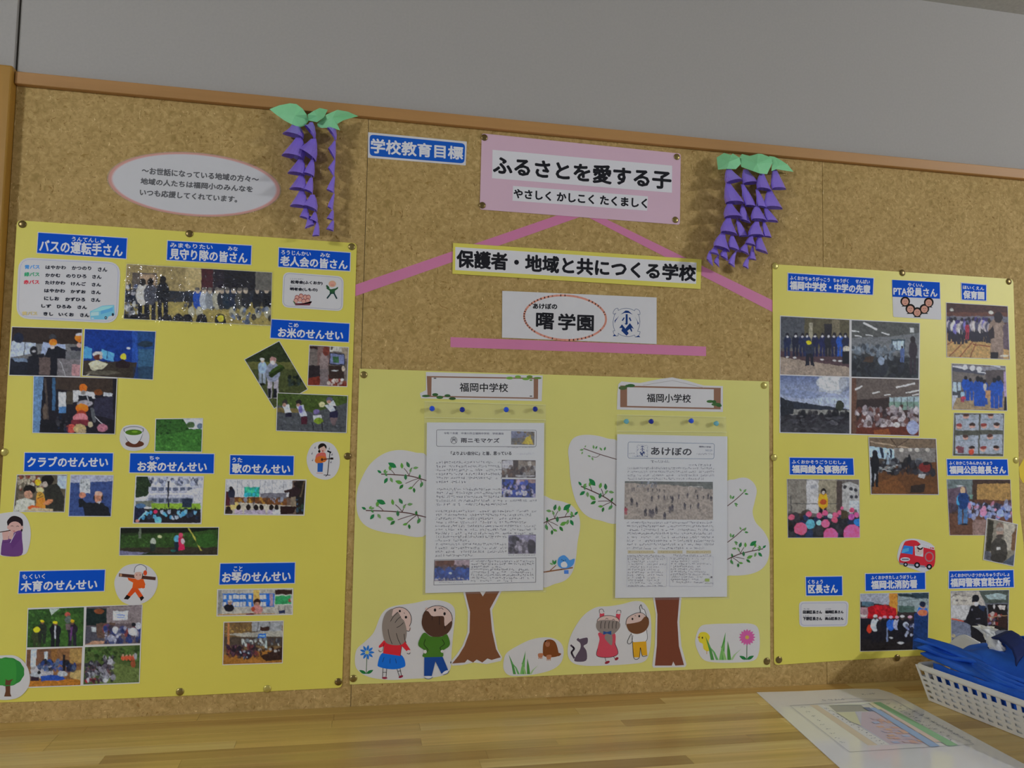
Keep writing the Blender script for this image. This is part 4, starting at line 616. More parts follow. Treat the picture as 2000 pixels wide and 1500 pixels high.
rows = [((240, 585, 388, 628), '青バス', '3a72b8', [((444, 590, 645, 632), 'はやかわ'), ((700, 597, 892, 640), 'かつのり'), ((955, 608, 1048, 655), 'さん')]),
        ((236, 657, 386, 700), '緑バス', '2f8058', [((442, 668, 590, 708), 'かかむ'), ((645, 675, 845, 717), 'のりひろ'), ((900, 682, 992, 725), 'さん')]),
        ((230, 733, 384, 776), '赤バス', 'b02c38', [((440, 740, 638, 782), 'たけかわ'), ((692, 750, 840, 792), 'けんご'), ((895, 760, 988, 800), 'さん')]),
        (None, '', '', [((432, 818, 635, 860), 'はやかわ'), ((688, 828, 838, 868), 'かずお'), ((890, 834, 985, 875), 'さん')]),
        (None, '', '', [((430, 893, 578, 936), 'にしお'), ((636, 902, 832, 945), 'かずひろ'), ((888, 908, 980, 950), 'さん')]),
        (None, '', '', [((403, 968, 500, 1008), 'しず'), ((552, 975, 698, 1015), 'ひろみ'), ((755, 980, 850, 1020), 'さん')]),
        ((214, 1040, 365, 1080), '黄バス', 'b89868', [((424, 1045, 520, 1085), 'きし'), ((572, 1050, 722, 1092), 'いくお'), ((780, 1056, 872, 1098), 'さん')])]
for r, s, col, ws in rows:
    if r: k.text(s, [r[:2], r[2:]], col, 2.2, 4)
    for b, t in ws: k.text(t, [(b[0], b[1]), (b[2], b[1] + 4), (b[2], b[3]), (b[0], b[3] - 4)], '1e2028', 2.4, 4)
k.build('lettering', c)
k = Ink(D_CARD + TH + 8e-5, tr=TA)
k.poly([(878, 1042), (1000, 985), (1115, 978), (1120, 1075), (1060, 1090), (1045, 1120), (885, 1120)], '5c94bc'); k.poly([(890, 1040), (1000, 992), (1112, 985), (1040, 1030), (905, 1045)], '78a8c8'); k.poly([(888, 1050), (965, 1045), (965, 1080), (885, 1085)], '8cb0bc'); k.poly([(985, 1035), (1100, 1005), (1100, 1035), (985, 1070)], '4a84b4'); k.ell(1033, 1103, 12, 15, '1c2430'); k.ell(1102, 1072, 11, 15, '1c2430'); k.ell(1033, 1103, 5, 7, '8c98a0'); k.ell(905, 1108, 14, 6, 'a0b4b8'); k.build('bus_drawing', c)
c = card_quad('name_card', [(553, 531), (671.5, 540), (670, 608), (550.6, 600)], 'white rounded card with two club names and a green dressed elder figure', 'name card', round_=13)
k = Ink(D_CARD + TH + 6e-5); dots(k, rquad([(556, 533.6), (668.6, 542.4), (667, 605), (553.4, 597.4)], 11, 8), 0.8, '6c6c80', 2.2); k.build('dotted_border', c)
k = Ink(D_CARD + TH + 6e-5, tr=TB); k.text('松寿会(ふくおか)', [(1088, 585), (1402, 597), (1400, 637), (1086, 625)], '1c1c22', 2.4, 4); k.text('明老会(しもの)', [(1082, 655), (1352, 663), (1350, 702), (1080, 692)], '1c1c22', 2.4, 4); k.text('しょうじゅかい', [(1084, 565), (1215, 570), (1215, 583), (1084, 578)], '40404a'); k.text('めいろうかい', [(1082, 635), (1200, 640), (1200, 652), (1082, 648)], '40404a'); k.build('lettering', c)
k = Ink(D_CARD + TH + 8e-5, tr=TB)
for x, y in ((1150, 755), (1190, 740), (1230, 750), (1262, 752), (1140, 785), (1180, 775), (1215, 790), (1255, 785)): k.ell(x, y, 22, 24, '703838'); k.ell(x, y + 3, 18, 20, 'a0786c')
k.poly([(1110, 790), (1140, 810), (1290, 810), (1295, 790), (1275, 832), (1135, 832)], '5c3038'); k.poly([(1108, 785), (1130, 800), (1135, 832)], '3c5838')
k.build('bowing_people_drawing', c); k = Ink(k.d, tr=k.tr)
k.line([(1460, 660), (1440, 640)], 16, '1f3c24'); k.poly([(1440, 650), (1480, 675), (1530, 665), (1550, 650), (1550, 668), (1520, 690), (1520, 720), (1470, 720), (1470, 690), (1438, 668)], '224428'); k.line([(1485, 710), (1445, 762)], 14, '1c3030'); k.line([(1510, 710), (1538, 765)], 14, '1c3030'); k.ell(1495, 622, 36, 32, 'a08064'); k.ell(1495, 625, 27, 26, 'a87868'); k.line([(1480, 634), (1512, 634)], 3, '6c3028'); k.build('elder_drawing', c)
# PTA card
c = card_quad('caption_card', [(1742, 546), (1836, 551), (1838.6, 624.6), (1744.6, 619)], 'blue and white card PTA役員さん with five cartoon heads in an arc', 'caption card', round_=3)
k = Ink(D_CARD + TH + 5e-5); bq = [(1742.6, 546.6), (1835.4, 551.6), (1835.8, 583.5), (1743, 579.5)]; k.poly(bq, BLUE); k.build('blue_panel', c)
k = Ink(D_CARD + TH + 1e-4); k.text('PTA役員さん', uvq(bq, .02, .38, .95, .92), WHT, 0.6); k.text('やくいん', uvq(bq, .33, .12, .66, .35), WHT, .25, 4); k.build('lettering', c)
k = Ink(D_CARD + TH + 6e-5, tr=U1)
for x, y in ((1072, 355), (1112, 412), (1166, 438), (1222, 412), (1256, 362)): k.ell(x, y, 38, 38, '15120f'); k.poly([(x - 30, y + 40), (x + 30, y + 40), (x, y + 14)], '15120f')
for x, y in ((1072, 358), (1112, 416), (1166, 442), (1222, 416), (1256, 366)): k.ell(x, y, 26, 28, '9c7464'); k.line([(x - 10, y - 6), (x - 4, y - 6)], 3, '2a1c18'); k.line([(x + 5, y - 6), (x + 11, y - 6)], 3, '2a1c18'); k.line([(x - 5, y + 12), (x + 6, y + 12)], 3, '6c2c28')
k.build('heads_drawing', c)
c = card_quad('name_card', [(1560.6, 1174.6), (1658, 1173.6), (1655.4, 1223.6), (1561.4, 1224.6)], 'white rounded card with four ward chief names in dotted frame', 'name card', round_=9)
k = Ink(D_CARD + TH + 6e-5); dots(k, rquad([(1564, 1178), (1654.6, 1177), (1652.4, 1220.4), (1564.6, 1221.4)], 7, 8), 0.8, '6c6c90', 2.0); k.build('dotted_border', c)
k = Ink(D_CARD + TH + 6e-5, tr=U3)
for s, b in (('田瀬区長さん', (243, 400, 378, 425)), ('福岡区長さん', (397, 400, 528, 423)), ('下野区長さん', (243, 446, 378, 471)), ('高山区長さん', (397, 446, 528, 469))): k.text(s, [b[:2], b[2:]], '1c1c22', 1.7, 4)
for s, b in (('たせ', (248, 386, 290, 395)), ('ふくおか', (400, 386, 440, 395)), ('しもの', (246, 434, 286, 443)), ('たかやま', (397, 434, 440, 443))): k.text(s, [b[:2], b[2:]], '40404a')
k.build('lettering', c)
# title cards
c = card_quad('title_card', [(719, 258.2), (911.7, 276.6), (909.5, 323), (718.5, 308)], 'small white edged blue card 学校教育目標', 'title card', layer=0.0001)
k = Ink(0.0001 + TH + 5e-5); k.poly(rquad([(722, 262.6), (908.5, 280.3), (907, 319.4), (722, 304)], 8), '12438c'); k.build('blue_panel', c)
k = Ink(0.0001 + TH + 1e-4); k.text('学校教育目標', [(724, 269.5), (905, 286.5), (904.5, 312.6), (724, 299)], WHT, 0.9); k.build('lettering', c)
PT = 0.0007
c = card_quad('title_sheet', rquad([(941, 260.4), (1329.6, 300), (1328, 439), (937, 409)], 5), 'large pink sheet ふるさとを愛する子 pinned at its four corners', 'title card', PINK, layer=PT)
for q, s, tq, w_ in (([(962, 292.5), (1312.8, 323.5), (1312.5, 376.5), (961, 348)], 'ふるさとを愛する子', [(962.5, 303), (1311.5, 334), (1311.5, 371), (962.5, 340)], 1.45), ([(1002, 363), (1265.5, 383.5), (1264, 411.5), (1001, 392)], 'やさしく かしこく たくましく', [(1003, 368.5), (1264.5, 388), (1264, 407), (1003, 387)], 0.8)):
    k = Ink(PT + TH + 1e-4); k.poly(q, 'a6a4a4'); o = k.build('white_strip', c)
    k = Ink(PT + TH + 1.5e-4); k.text(s, tq, BLK, w_); t = k.build('lettering', None); t.parent = o; t.location = t.location - (c.location + o.location)
PT2 = 0.0013
c = card_quad('title_strip', [(885, 474.4), (1370.4, 506.6), (1368.4, 564.6), (883.6, 534.6)], 'long yellow strip 保護者・地域と共につくる学校 crossing the pink strips', 'title card', YEL, layer=PT2)
k = Ink(PT2 + TH + 5e-5); k.poly([(889.4, 482.4), (1360.4, 513), (1359.6, 554.4), (889, 527.4)], 'a4a3a2'); k.build('white_strip', c)
k = Ink(PT2 + TH + 1e-4); k.text('保護者・地域と共につくる学校', [(891.5, 487), (1360, 518), (1359, 550.4), (891.5, 522.5)], BLK, 1.35); k.build('lettering', c)
c = card_quad('crest_card', [(981, 568), (1282.5, 581), (1282.5, 672), (980.5, 659.5)], 'white card 曙学園 in a salmon oval with a blue school crest', 'title card', layer=PT)
k = Ink(PT + TH + 5e-5); k.line([(1103.6 + 80 * math.cos(t), 620.5 + 43.5 * math.sin(t) + 3 * math.cos(t)) for t in (math.pi * 2 * i / 60 for i in range(60))], 3.8, 'a5705f', True); k.build('oval_outline', c)
k = Ink(PT + TH + 9e-5, tr=(860, 540, 3.571)); k.text('あけぼの', [(645, 186), (816, 190), (816, 230), (645, 226)], BLK, 2, 6); k.text('曙', [(668, 248), (795, 256), (793, 372), (666, 366)], BLK, 3.6); k.text('学園', [(822, 256), (1072, 264), (1070, 382), (820, 374)], BLK, 3.6); k.build('lettering', c)
def crest(k, X=0, Y=0, s=1.0):
    f = lambda pts: [(X + x * s, Y + y * s) for x, y in pts]; N = '132a58'
    k.line(sm(f([(450, 370), (380, 380), (320, 440), (290, 530), (330, 560), (380, 530), (330, 600), (290, 820), (310, 1000), (350, 1100), (290, 1110), (330, 1220), (400, 1270), (455, 1260), (460, 1180), (520, 1230), (720, 1290), (880, 1280), (990, 1240), (1010, 1300), (1080, 1290), (1140, 1230), (1170, 1130), (1090, 1120), (1140, 980), (1165, 800), (1130, 600), (1090, 560), (1165, 570), (1150, 450), (1050, 390), (1000, 410), (990, 450), (860, 390), (720, 370), (560, 390), (460, 440)]), 2), 13 * s, '2c3c5c', True)
    for P_ in ([(540, 570), (700, 440), (790, 450), (930, 575), (800, 520), (660, 520)], [(340, 770), (480, 620), (370, 790), (350, 860)], [(1000, 640), (1130, 860), (1090, 910), (1080, 800)], [(700, 560), (765, 560), (765, 880), (710, 910), (660, 860), (700, 855)], [(640, 660), (670, 680), (610, 780), (570, 765)], [(800, 680), (840, 660), (890, 770), (850, 790)], [(490, 1010), (580, 890), (690, 1030), (840, 850), (970, 1040), (880, 1000), (915, 1110), (890, 1140), (830, 1040), (750, 1110), (800, 1180), (730, 1265), (560, 1100), (590, 1010)], [(280, 1280), (330, 1210), (410, 1275)], [(1000, 1310), (1120, 1250), (1180, 1310)]): k.poly(f(P_), N)
k = Ink(PT + TH + 9e-5, tr=(1180, 580, 16.667)); crest(k); k.build('school_crest', c)
# oval laminated note: a true ellipse on the board
ce = W(382.5, 360.5); e0, e1 = W(212, 343), W(552, 375); rx = (e1 - e0).x / 2; rz = (W(382, 297.5) - W(382, 423.5)).z / 2
def onell(r, n=64, dy=0.0006): return [Vector((ce.x + rx * r[0] * math.cos(t), -dy, ce.z + rz * r[1] * math.sin(t))) for t in (2 * math.pi * i / n for i in range(n))]
FILM, nt, b = newmat('clear_film', 0.08, 0.5); b.inputs['Base Color'].default_value = (0.8, 0.8, 0.8, 1); b.inputs['Alpha'].default_value = 0.10
def ring(name, n, y0, r, mat, parent=None):
    V = onell(r, n, y0); V2 = [v + Vector((0, 0.0004, 0)) for v in V]; return mk(name, V + V2, [list(range(n))[::-1], list(range(n, 2 * n))] + [[i, (i + 1) % n, n + (i + 1) % n, n + i] for i in range(n)], mat, parent)
oc = origin(ring('oval_card', 64, 0.0006, (0.985, 0.97), PAPER), ce); tag(oc, 'oval laminated greeting card with a blurred salmon edge beside the purple flowers', 'sign card')
V = []; F = []; Cc = []; n = 72
for j, (r, c_) in enumerate(((0.925, 'a0a0a2'), (0.955, 'a06f62'), (0.985, '9c6a58'))):
    V += onell((r, 1 - (1 - r) * 1.35), n, 0.00066); Cc += [alb(c_) + (1,)] * n
for j in range(2): F += [[j * n + i, j * n + (i + 1) % n, (j + 1) * n + (i + 1) % n, (j + 1) * n + i] for i in range(n)]
sub(origin(mk('salmon_border', V, F, INK, cols=Cc), ce), oc)
k = Ink(0.00068)
k.text('〜お世話になっている地域の方々〜', [(277, 325.5), (506, 344), (505.5, 357.5), (276.5, 340)], BLK, 0.55, 6); k.text('地域の人たちは福岡小のみんなを', [(275, 347), (494.4, 363.5), (493.5, 376), (274, 360)], BLK, 0.55, 6); k.text('いつも応援してくれています。', [(273.5, 368.5), (465, 383), (463, 396), (272.5, 382)], BLK, 0.55, 6); k.build('lettering', oc)
fm = origin(ring('laminate_film', 64, 0.0012, (1.0, 1.0), FILM), ce); sub(fm, oc)
# ------------------------------------------------------------------ cut-out illustrations
OUTL = '1a1616'; SKIN = 'a08c84'
def cut(pts, label, k=5, layer=D_CARD, cat='cut-out picture', smooth_=True):
    return tag(slab('cutout_picture', sm(pts, k) if smooth_ else pts, layer, layer + TH, PAPER), label, cat)
def draw(tr, layer=D_CARD): return Ink(layer + TH + 5e-5, tr=tr)
c = cut([(247, 831), (275, 831), (290, 845), (291, 862), (283, 875), (262, 881), (243, 876), (234, 861), (236, 842)], 'small round cut-out of a white cup of green tea'); k = draw(TC)
k.curve([(1210, 1085), (1225, 1160), (1260, 1215), (1350, 1215), (1385, 1160), (1400, 1085)], 5, '3c3c50'); k.ell(1315, 1235, 92, 34, '4a2a1c'); k.blob([(1215, 1110), (1240, 1190), (1300, 1235), (1350, 1215), (1395, 1110), (1300, 1090)], 'a4a5a8'); k.line([(1305 + 96 * math.cos(t), 1100 + 34 * math.sin(t)) for t in (i * math.pi / 15 for i in range(30))], 5, '50505c', True); k.ell(1305, 1122, 82, 28, '3a5a14'); k.ell(1315, 1116, 30, 10, '5c8024'); k.build('tea_cup_drawing', c)
c = cut([(-8, 1008), (14, 1001), (40, 1001), (54, 1015), (60, 1040), (56, 1070), (45, 1084), (5, 1086), (-14, 1070), (-18, 1035)], 'cut-out of a flute player in a purple kimono at the left edge'); k = draw(TE)
k.blob([(75, 830), (70, 790), (110, 745), (160, 740), (215, 770), (225, 830), (210, 900), (140, 890), (90, 880)], '1c1418'); k.ell(145, 850, 66, 58, 'a08078'); k.poly([(70, 830), (75, 790), (150, 745), (225, 800), (225, 850), (205, 800), (130, 775), (85, 800)], '1c1418'); k.ell(80, 850, 10, 18, 'a08078'); k.ell(218, 852, 9, 18, 'a08078'); k.curve([(105, 840), (118, 834), (130, 840)], 4, '2a1c1c', False); k.curve([(160, 842), (172, 836), (184, 842)], 4, '2a1c1c', False); k.line([(128, 886), (145, 886)], 6, '8c2c30')
k.blob([(100, 920), (200, 880), (215, 960), (210, 1120), (30, 1125), (10, 1080), (30, 960), (80, 940)], '50305c'); k.poly([(90, 980), (200, 890), (205, 960), (120, 1060)], '4a2a58'); k.line([(30, 1000), (110, 990)], 4, '38204a'); k.poly([(90, 895), (135, 905), (120, 970), (85, 960)], 'a08078'); k.poly([(20, 900), (90, 885), (80, 970), (30, 975)], 'a08078'); k.line([(-40, 903), (100, 880)], 9, '3c2820'); k.line([(150, 905), (100, 1000)], 5, 'a0a0a4'); k.build('flute_player_drawing', c)
c = cut([(610, 868), (630, 862), (650, 868), (662, 888), (663, 910), (653, 930), (636, 937), (615, 931), (603, 916), (599, 893)], 'round cut-out of a singer with guitar and microphone stand'); k = draw(TF)
k.ell(1248, 68, 42, 40, '18120f'); k.ell(1252, 82, 32, 36, 'a08478'); k.poly([(1208, 80), (1215, 45), (1260, 30), (1290, 60), (1285, 85), (1265, 55), (1225, 75)], '18120f'); k.ell(1218, 108, 12, 14, '18120f'); k.ell(1252, 104, 6, 9, '8c3c34'); k.blob([(1200, 130), (1270, 120), (1285, 160), (1285, 200), (1200, 215), (1180, 180)], '9c4c44'); k.ell(1225, 190, 52, 36, '9c5420', -.3); k.ell(1260, 185, 26, 30, '9c5420'); k.ell(1245, 188, 12, 14, '3c2014'); k.line([(1260, 186), (1350, 176)], 9, '2c1c18'); k.rect(1325, 168, 1355, 188, '201818'); k.poly([(1202, 222), (1256, 220), (1250, 308), (1200, 308)], '1c4480'); k.line([(1192, 320), (1250, 322)], 8, 'a07c70'); k.line([(1322, 120), (1298, 335)], 7, '15151a'); k.line([(1300, 105), (1330, 118)], 16, '15151a'); k.line([(1262, 338), (1325, 340)], 6, '15151a'); k.line([(1298, 335), (1280, 352)], 6, '15151a')
for x, y in ((1180, 68), (1150, 125), (1155, 190), (1335, 210), (1345, 135), (1318, 78)): k.line([(x, y - 10), (x, y + 6)], 3, '4c4c54'); k.ell(x - 4, y + 7, 6, 5, '4c4c54')
k.build('singer_drawing', c)
c = cut([(240, 1108), (265, 1101), (288, 1105), (304, 1120), (308, 1140), (300, 1162), (284, 1176), (262, 1182), (240, 1176), (227, 1158), (224, 1132)], 'round cut-out of a worker in orange carrying a log', layer=D_CARD + 0.0001); k = draw(TG, D_CARD + 0.0001)
k.line([(1170, 165), (1512, 200)], 32, '3c241c'); k.ell(1180, 166, 12, 15, '8c6c50'); k.poly([(1245, 190), (1310, 200), (1400, 205), (1420, 260), (1400, 290), (1340, 300), (1290, 300), (1300, 240), (1255, 215)], 'b04416'); k.poly([(1290, 290), (1350, 300), (1400, 375), (1360, 390), (1320, 330), (1270, 380), (1240, 360)], 'a83c14'); k.poly([(1238, 358), (1275, 378), (1250, 405), (1208, 400)], '18120f'); k.poly([(1362, 385), (1392, 370), (1408, 388), (1378, 420)], '18120f'); k.poly([(1385, 230), (1415, 240), (1415, 290), (1390, 300)], 'b04416'); k.ell(1388, 315, 16, 20, 'a4a4a8'); k.ell(1350, 172, 40, 42, 'a08478'); k.poly([(1305, 140), (1330, 75), (1385, 68), (1425, 95), (1425, 130)], 'a6a6aa'); k.curve([(1310, 138), (1325, 85), (1375, 62), (1425, 90), (1428, 120)], 5, '3c3c44', False); k.ell(1418, 145, 18, 26, 'a83c1c'); k.line([(1395, 150), (1388, 195)], 6, '1c1818'); k.ell(1335, 165, 4, 6, '6c2c20'); k.ell(1368, 165, 4, 6, '6c2c20'); k.build('worker_drawing', c)
c = cut([(-14, 1284), (8, 1280), (30, 1281), (46, 1292), (56, 1310), (58, 1333), (50, 1350), (34, 1363), (10, 1367), (-10, 1364), (-26, 1350), (-30, 1310)], 'cut-out of a round green tree at the lower left edge', layer=D_CARD2); k = draw(TG, D_CARD2)
k.poly([(50, 1190), (100, 1190), (100, 1320), (112, 1352), (40, 1352), (55, 1300)], '4c3020'); cl = []
for i in range(26): t = 2 * math.pi * i / 26; cl.append((70 + 165 * math.cos(t) * (1 + .03 * (i % 2)), 1110 + 138 * math.sin(t) * (1 + .03 * (i % 2))))
k.blob(cl, '24642a', 3); k.blob([(-60, 1000), (60, 985), (150, 1010), (150, 1220), (60, 1240), (-60, 1220)], '2c6e2c', 3); k.poly([(55, 1190), (45, 1180), (80, 1195), (130, 1180), (105, 1210), (100, 1240), (50, 1240)], '4c3020'); k.build('tree_drawing', c)
GR = ['1c6034', '4c7c34', '2c5c38', '3c6c3c', '255a2a', '587a4a']
def branch(k, P, dirx=1, s=1.0, seed=0, alt=False):   # P(u,v): 0..1 along the twig, v up; drawn as curves and leaves
    BR = '4a3430' if not alt else '50403c'
    f = lambda u, v: P(u, v)
    k.curve([f(0, 0.0), f(.35, .0), f(.7, -.02), f(1.05, -.10)], 2.0 * s, BR, False)
    for a, b in (((.30, 0), (.20, .10)), ((.62, 0), (.50, .14)), ((.62, 0), (.68, .16)), ((.88, -.04), (.55, -.17)), ((.88, -.05), (.70, -.24)), ((.88, -.05), (.92, -.2))): k.curve([f(*a), f((a[0] + b[0]) / 2, (a[1] + b[1]) / 2 + .01), f(*b)], 1.2 * s, BR, False)
    R = random.Random(seed)
    for u, v, L, an, c in ((0, .02, 10, 150, 0), (.05, .03, 8, 60, 1), (.18, .08, 13, 80, 1), (.14, .06, 9, 200, 5), (.33, .15, 19, 155, 0), (.46, .13, 12, 100, 1), (.62, .16, 13, 120, 2), (.70, .15, 11, 10, 5), (.64, .06, 9, 80, 5), (.13, -.04, 8, 130, 3), (.14, -.07, 13, 240, 0), (.2, -.06, 11, 300, 5), (.48, -.17, 15, 165, 1), (.55, -.10, 12, 95, 2), (.50, -.19, 12, 230, 4), (.72, -.24, 10, 200, 1), (.74, -.25, 10, 280, 4), (.93, -.12, 12, 250, 3), (.86, -.06, 9, 90, 4)):
        x, y = f(u, v); a = math.radians(an); x2, y2 = f(u + .1 * math.cos(a), v + .1 * math.sin(a)); k.leaf(x, y, L * s, math.atan2(y2 - y, x2 - x), GR[c], .5)
def fr(a, b, up):                        # frame from twig start a (tip) to b (base), up = leaf spread in pixels per unit v
    (x0, y0), (x1, y1) = a, b; dx, dy = x1 - x0, y1 - y0; L = math.hypot(dx, dy); nx, ny = dy / L, -dx / L
    if ny > 0: nx, ny = -nx, -ny
    return lambda u, v: (x0 + dx * u + nx * v * up, y0 + dy * u + ny * v * up)
def simple(k, a, b, leaves, w=1.6):
    k.curve([a, ((a[0] + b[0]) / 2, (a[1] + b[1]) / 2 + 1), b], w, '50403c', False)
    for x, y, L, an, c in leaves: k.leaf(x, y, L, math.radians(an), GR[c], .5)
c = cut([(834, 893), (812, 884), (785, 879), (760, 882), (738, 893), (720, 910), (707, 933), (698, 957), (696, 985), (700, 1008), (712, 1025), (735, 1036), (775, 1043), (834, 1043), (838, 960)], 'white cloud-shaped cut-out with two leafy twigs left of the left newsletter'); k = Ink(D_CARD + TH + 5e-5)
branch(k, fr((745, 926), (832, 930), 95), seed=1); k.build('twig_drawing', c); k = Ink(k.d); branch(k, fr((715, 997), (829, 1001), 95), seed=2); k.build('twig_drawing', c)
c = cut([(1055, 974), (1080, 976), (1103, 981), (1120, 990), (1131, 1008), (1133, 1030), (1128, 1060), (1125, 1090), (1119, 1115), (1106, 1132), (1085, 1140), (1055, 1142), (1050, 1060)], 'white cut-out with a leafy twig and a blue bird right of the left newsletter'); k = Ink(D_CARD + TH + 5e-5)
branch(k, fr((1122, 1008), (1060, 1014), 90), seed=3); k.build('twig_drawing', c); k = Ink(k.d); t_ = lambda x, y: (680 + x / 3.845, 960 + y / 3.845)
k.tr = (680, 960, 3.845); k.line([(1470, 605), (1600, 585), (1685, 572)], 10, '6a4830'); k.line([(1510, 600), (1560, 555)], 6, '6a4830'); k.leaf(1548, 550, 40, -1.9, GR[3]); k.leaf(1548, 550, 40, -1.2, GR[0]); k.leaf(1540, 550, 30, -2.7, GR[5]); k.blob([(1575, 550), (1580, 500), (1620, 478), (1650, 500), (1665, 515), (1700, 505), (1690, 550), (1650, 575), (1600, 575)], '3c70a4'); k.blob([(1598, 540), (1625, 525), (1645, 545), (1640, 568), (1605, 568)], 'a8a6a6'); k.rect(1622, 590, 1655, 618, '3c64a4'); k.ell(1604, 512, 3, 3, '14141a'); k.ell(1632, 515, 3, 3, '14141a'); k.line([(1612, 516), (1622, 522)], 5, '1c2c44'); k.build('bird_drawing', c)
c = cut([(1210, 868), (1185, 856), (1160, 850), (1135, 850), (1118, 858), (1110, 878), (1112, 905), (1114, 935), (1120, 965), (1130, 990), (1147, 1008), (1170, 1016), (1210, 1018), (1212, 940)], 'white cut-out with two leafy twigs left of the right newsletter'); k = Ink(D_CARD + TH + 5e-5)
simple(k, (1140, 876), (1204, 897), [(1140, 878, 8, 170, 5), (1138, 882, 6, 110, 5), (1142, 874, 5, -60, 5), (1160, 877, 8, -100, 5), (1163, 877, 7, -60, 3), (1176, 880, 8, -130, 5), (1180, 880, 8, -70, 3), (1154, 892, 7, 200, 5), (1156, 893, 7, 70, 5)]); k.curve([(1172, 888), (1165, 893), (1156, 892)], 1, '50403c', False); k.build('twig_drawing', c); k = Ink(k.d); branch(k, fr((1135, 950), (1205, 980), 80), seed=5); k.build('twig_drawing', c)
c = cut([(1416, 948), (1436, 936), (1456, 933), (1471, 942), (1478, 958), (1474, 980), (1470, 1000), (1476, 1020), (1492, 1038), (1502, 1060), (1501, 1090), (1488, 1111), (1462, 1122), (1425, 1124), (1412, 1118), (1410, 1030)], 'white cut-out with three leafy twigs right of the right newsletter'); k = Ink(D_CARD + TH + 5e-5)
for y0 in (0, 75): simple(k, (1452, 962 + y0 * .95), (1421, 988 + y0 * .95), [(1452, 962 + y0, 9, -50, 5), (1448, 960 + y0, 7, -120, 5), (1454, 964 + y0, 8, 10, 3), (1428, 975 + y0, 9, -100, 5), (1430, 975 + y0, 8, -60, 3), (1434, 983 + y0, 8, 20, 3), (1436, 984 + y0, 7, 60, 5)]); k.build('twig_drawing', c); k = Ink(k.d)
branch(k, fr((1490, 1072), (1420, 1086), 72), s=.85, seed=8); k.build('twig_drawing', c)
# trunks
c = tag(slab('cutout_picture', [(903, 1150), (914, 1195), (913, 1235), (903, 1262), (892, 1278), (879, 1294), (884, 1300), (902, 1299), (925, 1294), (950, 1297), (978, 1291), (981, 1284), (972, 1268), (966, 1235), (961, 1192), (982, 1150)], D_CARD, D_CARD + TH, PAPER), 'brown tree trunk cut-out with spreading roots under the left newsletter', 'cut-out picture'); k = Ink(D_CARD + TH + 5e-5)
k.poly([(907, 1150), (918, 1195), (917, 1235), (907, 1262), (896, 1280), (883, 1296), (908, 1294), (913, 1288), (924, 1294), (931, 1288), (942, 1294), (952, 1286), (960, 1289), (974, 1285), (978, 1284), (969, 1268), (961, 1232), (957, 1189), (978, 1150), (952, 1150), (943, 1165), (934, 1150)], '5e3c26'); k.build('trunk_print', c)
c = tag(slab('cutout_picture', [(1273, 1155), (1281, 1200), (1279, 1260), (1274, 1300), (1276, 1304), (1338, 1303), (1341, 1298), (1331, 1262), (1327, 1215), (1332, 1155)], D_CARD, D_CARD + TH, PAPER), 'straight dark brown trunk cut-out under the right newsletter', 'cut-out picture'); k = Ink(D_CARD + TH + 5e-5)
k.poly([(1277, 1155), (1284, 1200), (1283, 1260), (1279, 1300), (1312, 1300), (1315, 1292), (1319, 1300), (1336, 1299), (1326, 1262), (1323, 1215), (1328, 1155)], '5a3122'); k.build('trunk_print', c)
M1 = (680, 960, 3.845); M2 = (1080, 960, 3.845)
def flower(k, x, y, R_, col, mid, n, stem, lf):
    k.line([(x, y), stem], 5, '2c4c2c')
    for a in (3.6, 5.8): k.leaf(stem[0], stem[1], lf, a, '1c5a2c', .4)
    for i in range(n): a = 2 * math.pi * i / n; k.leaf(x + R_ * .2 * math.cos(a), y + R_ * .2 * math.sin(a), R_ * .85, a, col, .42)
    k.ell(x, y, R_ * .24, R_ * .24, mid)
c = cut([(808, 1178), (838, 1172), (866, 1174), (884, 1183), (889, 1200), (885, 1240), (882, 1275), (880, 1305), (868, 1318), (840, 1324), (800, 1326), (760, 1328), (720, 1322), (698, 1308), (693, 1290), (697, 1268), (712, 1254), (730, 1235), (745, 1200), (765, 1185)], 'cut-out of two children looking up beside a blue flower'); k = draw(M1)
flower(k, 142, 1208, 54, '1f5a9c', '98985c', 9, (136, 1368), 60); k.build('flower_drawing', c); k = Ink(k.d, tr=k.tr)
k.line([(262, 1320), (258, 1398)], 4, OUTL); k.line([(290, 1320), (284, 1398)], 4, OUTL); k.line([(362, 1320), (384, 1385)], 4, OUTL); k.line([(388, 1320), (400, 1380)], 4, OUTL); k.line([(262, 1358), (288, 1358)], 4, OUTL); k.line([(372, 1350), (395, 1346)], 4, OUTL); k.ell(274, 1400, 20, 8, '6c1c2c'); k.ell(396, 1390, 18, 9, '6c1c2c', -.4)
k.blob([(262, 1210), (395, 1225), (430, 1300), (400, 1325), (330, 1335), (240, 1320), (222, 1295)], '1252a0'); 
for a in (((270, 1245), (258, 1280)), ((315, 1255), (313, 1290)), ((355, 1255), (362, 1290))): k.line(a, 3, OUTL)
k.poly([(268, 1118), (415, 1110), (468, 1190), (440, 1200), (402, 1160), (392, 1235), (262, 1215), (270, 1160), (232, 1175), (230, 1160)], 'a02028'); k.line([(402, 1160), (392, 1235)], 3, OUTL); k.line([(270, 1140), (258, 1200)], 3, OUTL); k.ell(240, 1190, 13, 12, 'a09c9a'); k.ell(455, 1203, 16, 13, 'a09c9a'); k.curve([(230, 1190), (236, 1203), (250, 1202)], 4, OUTL, False); k.curve([(443, 1215), (458, 1220), (466, 1210)], 4, OUTL, False)
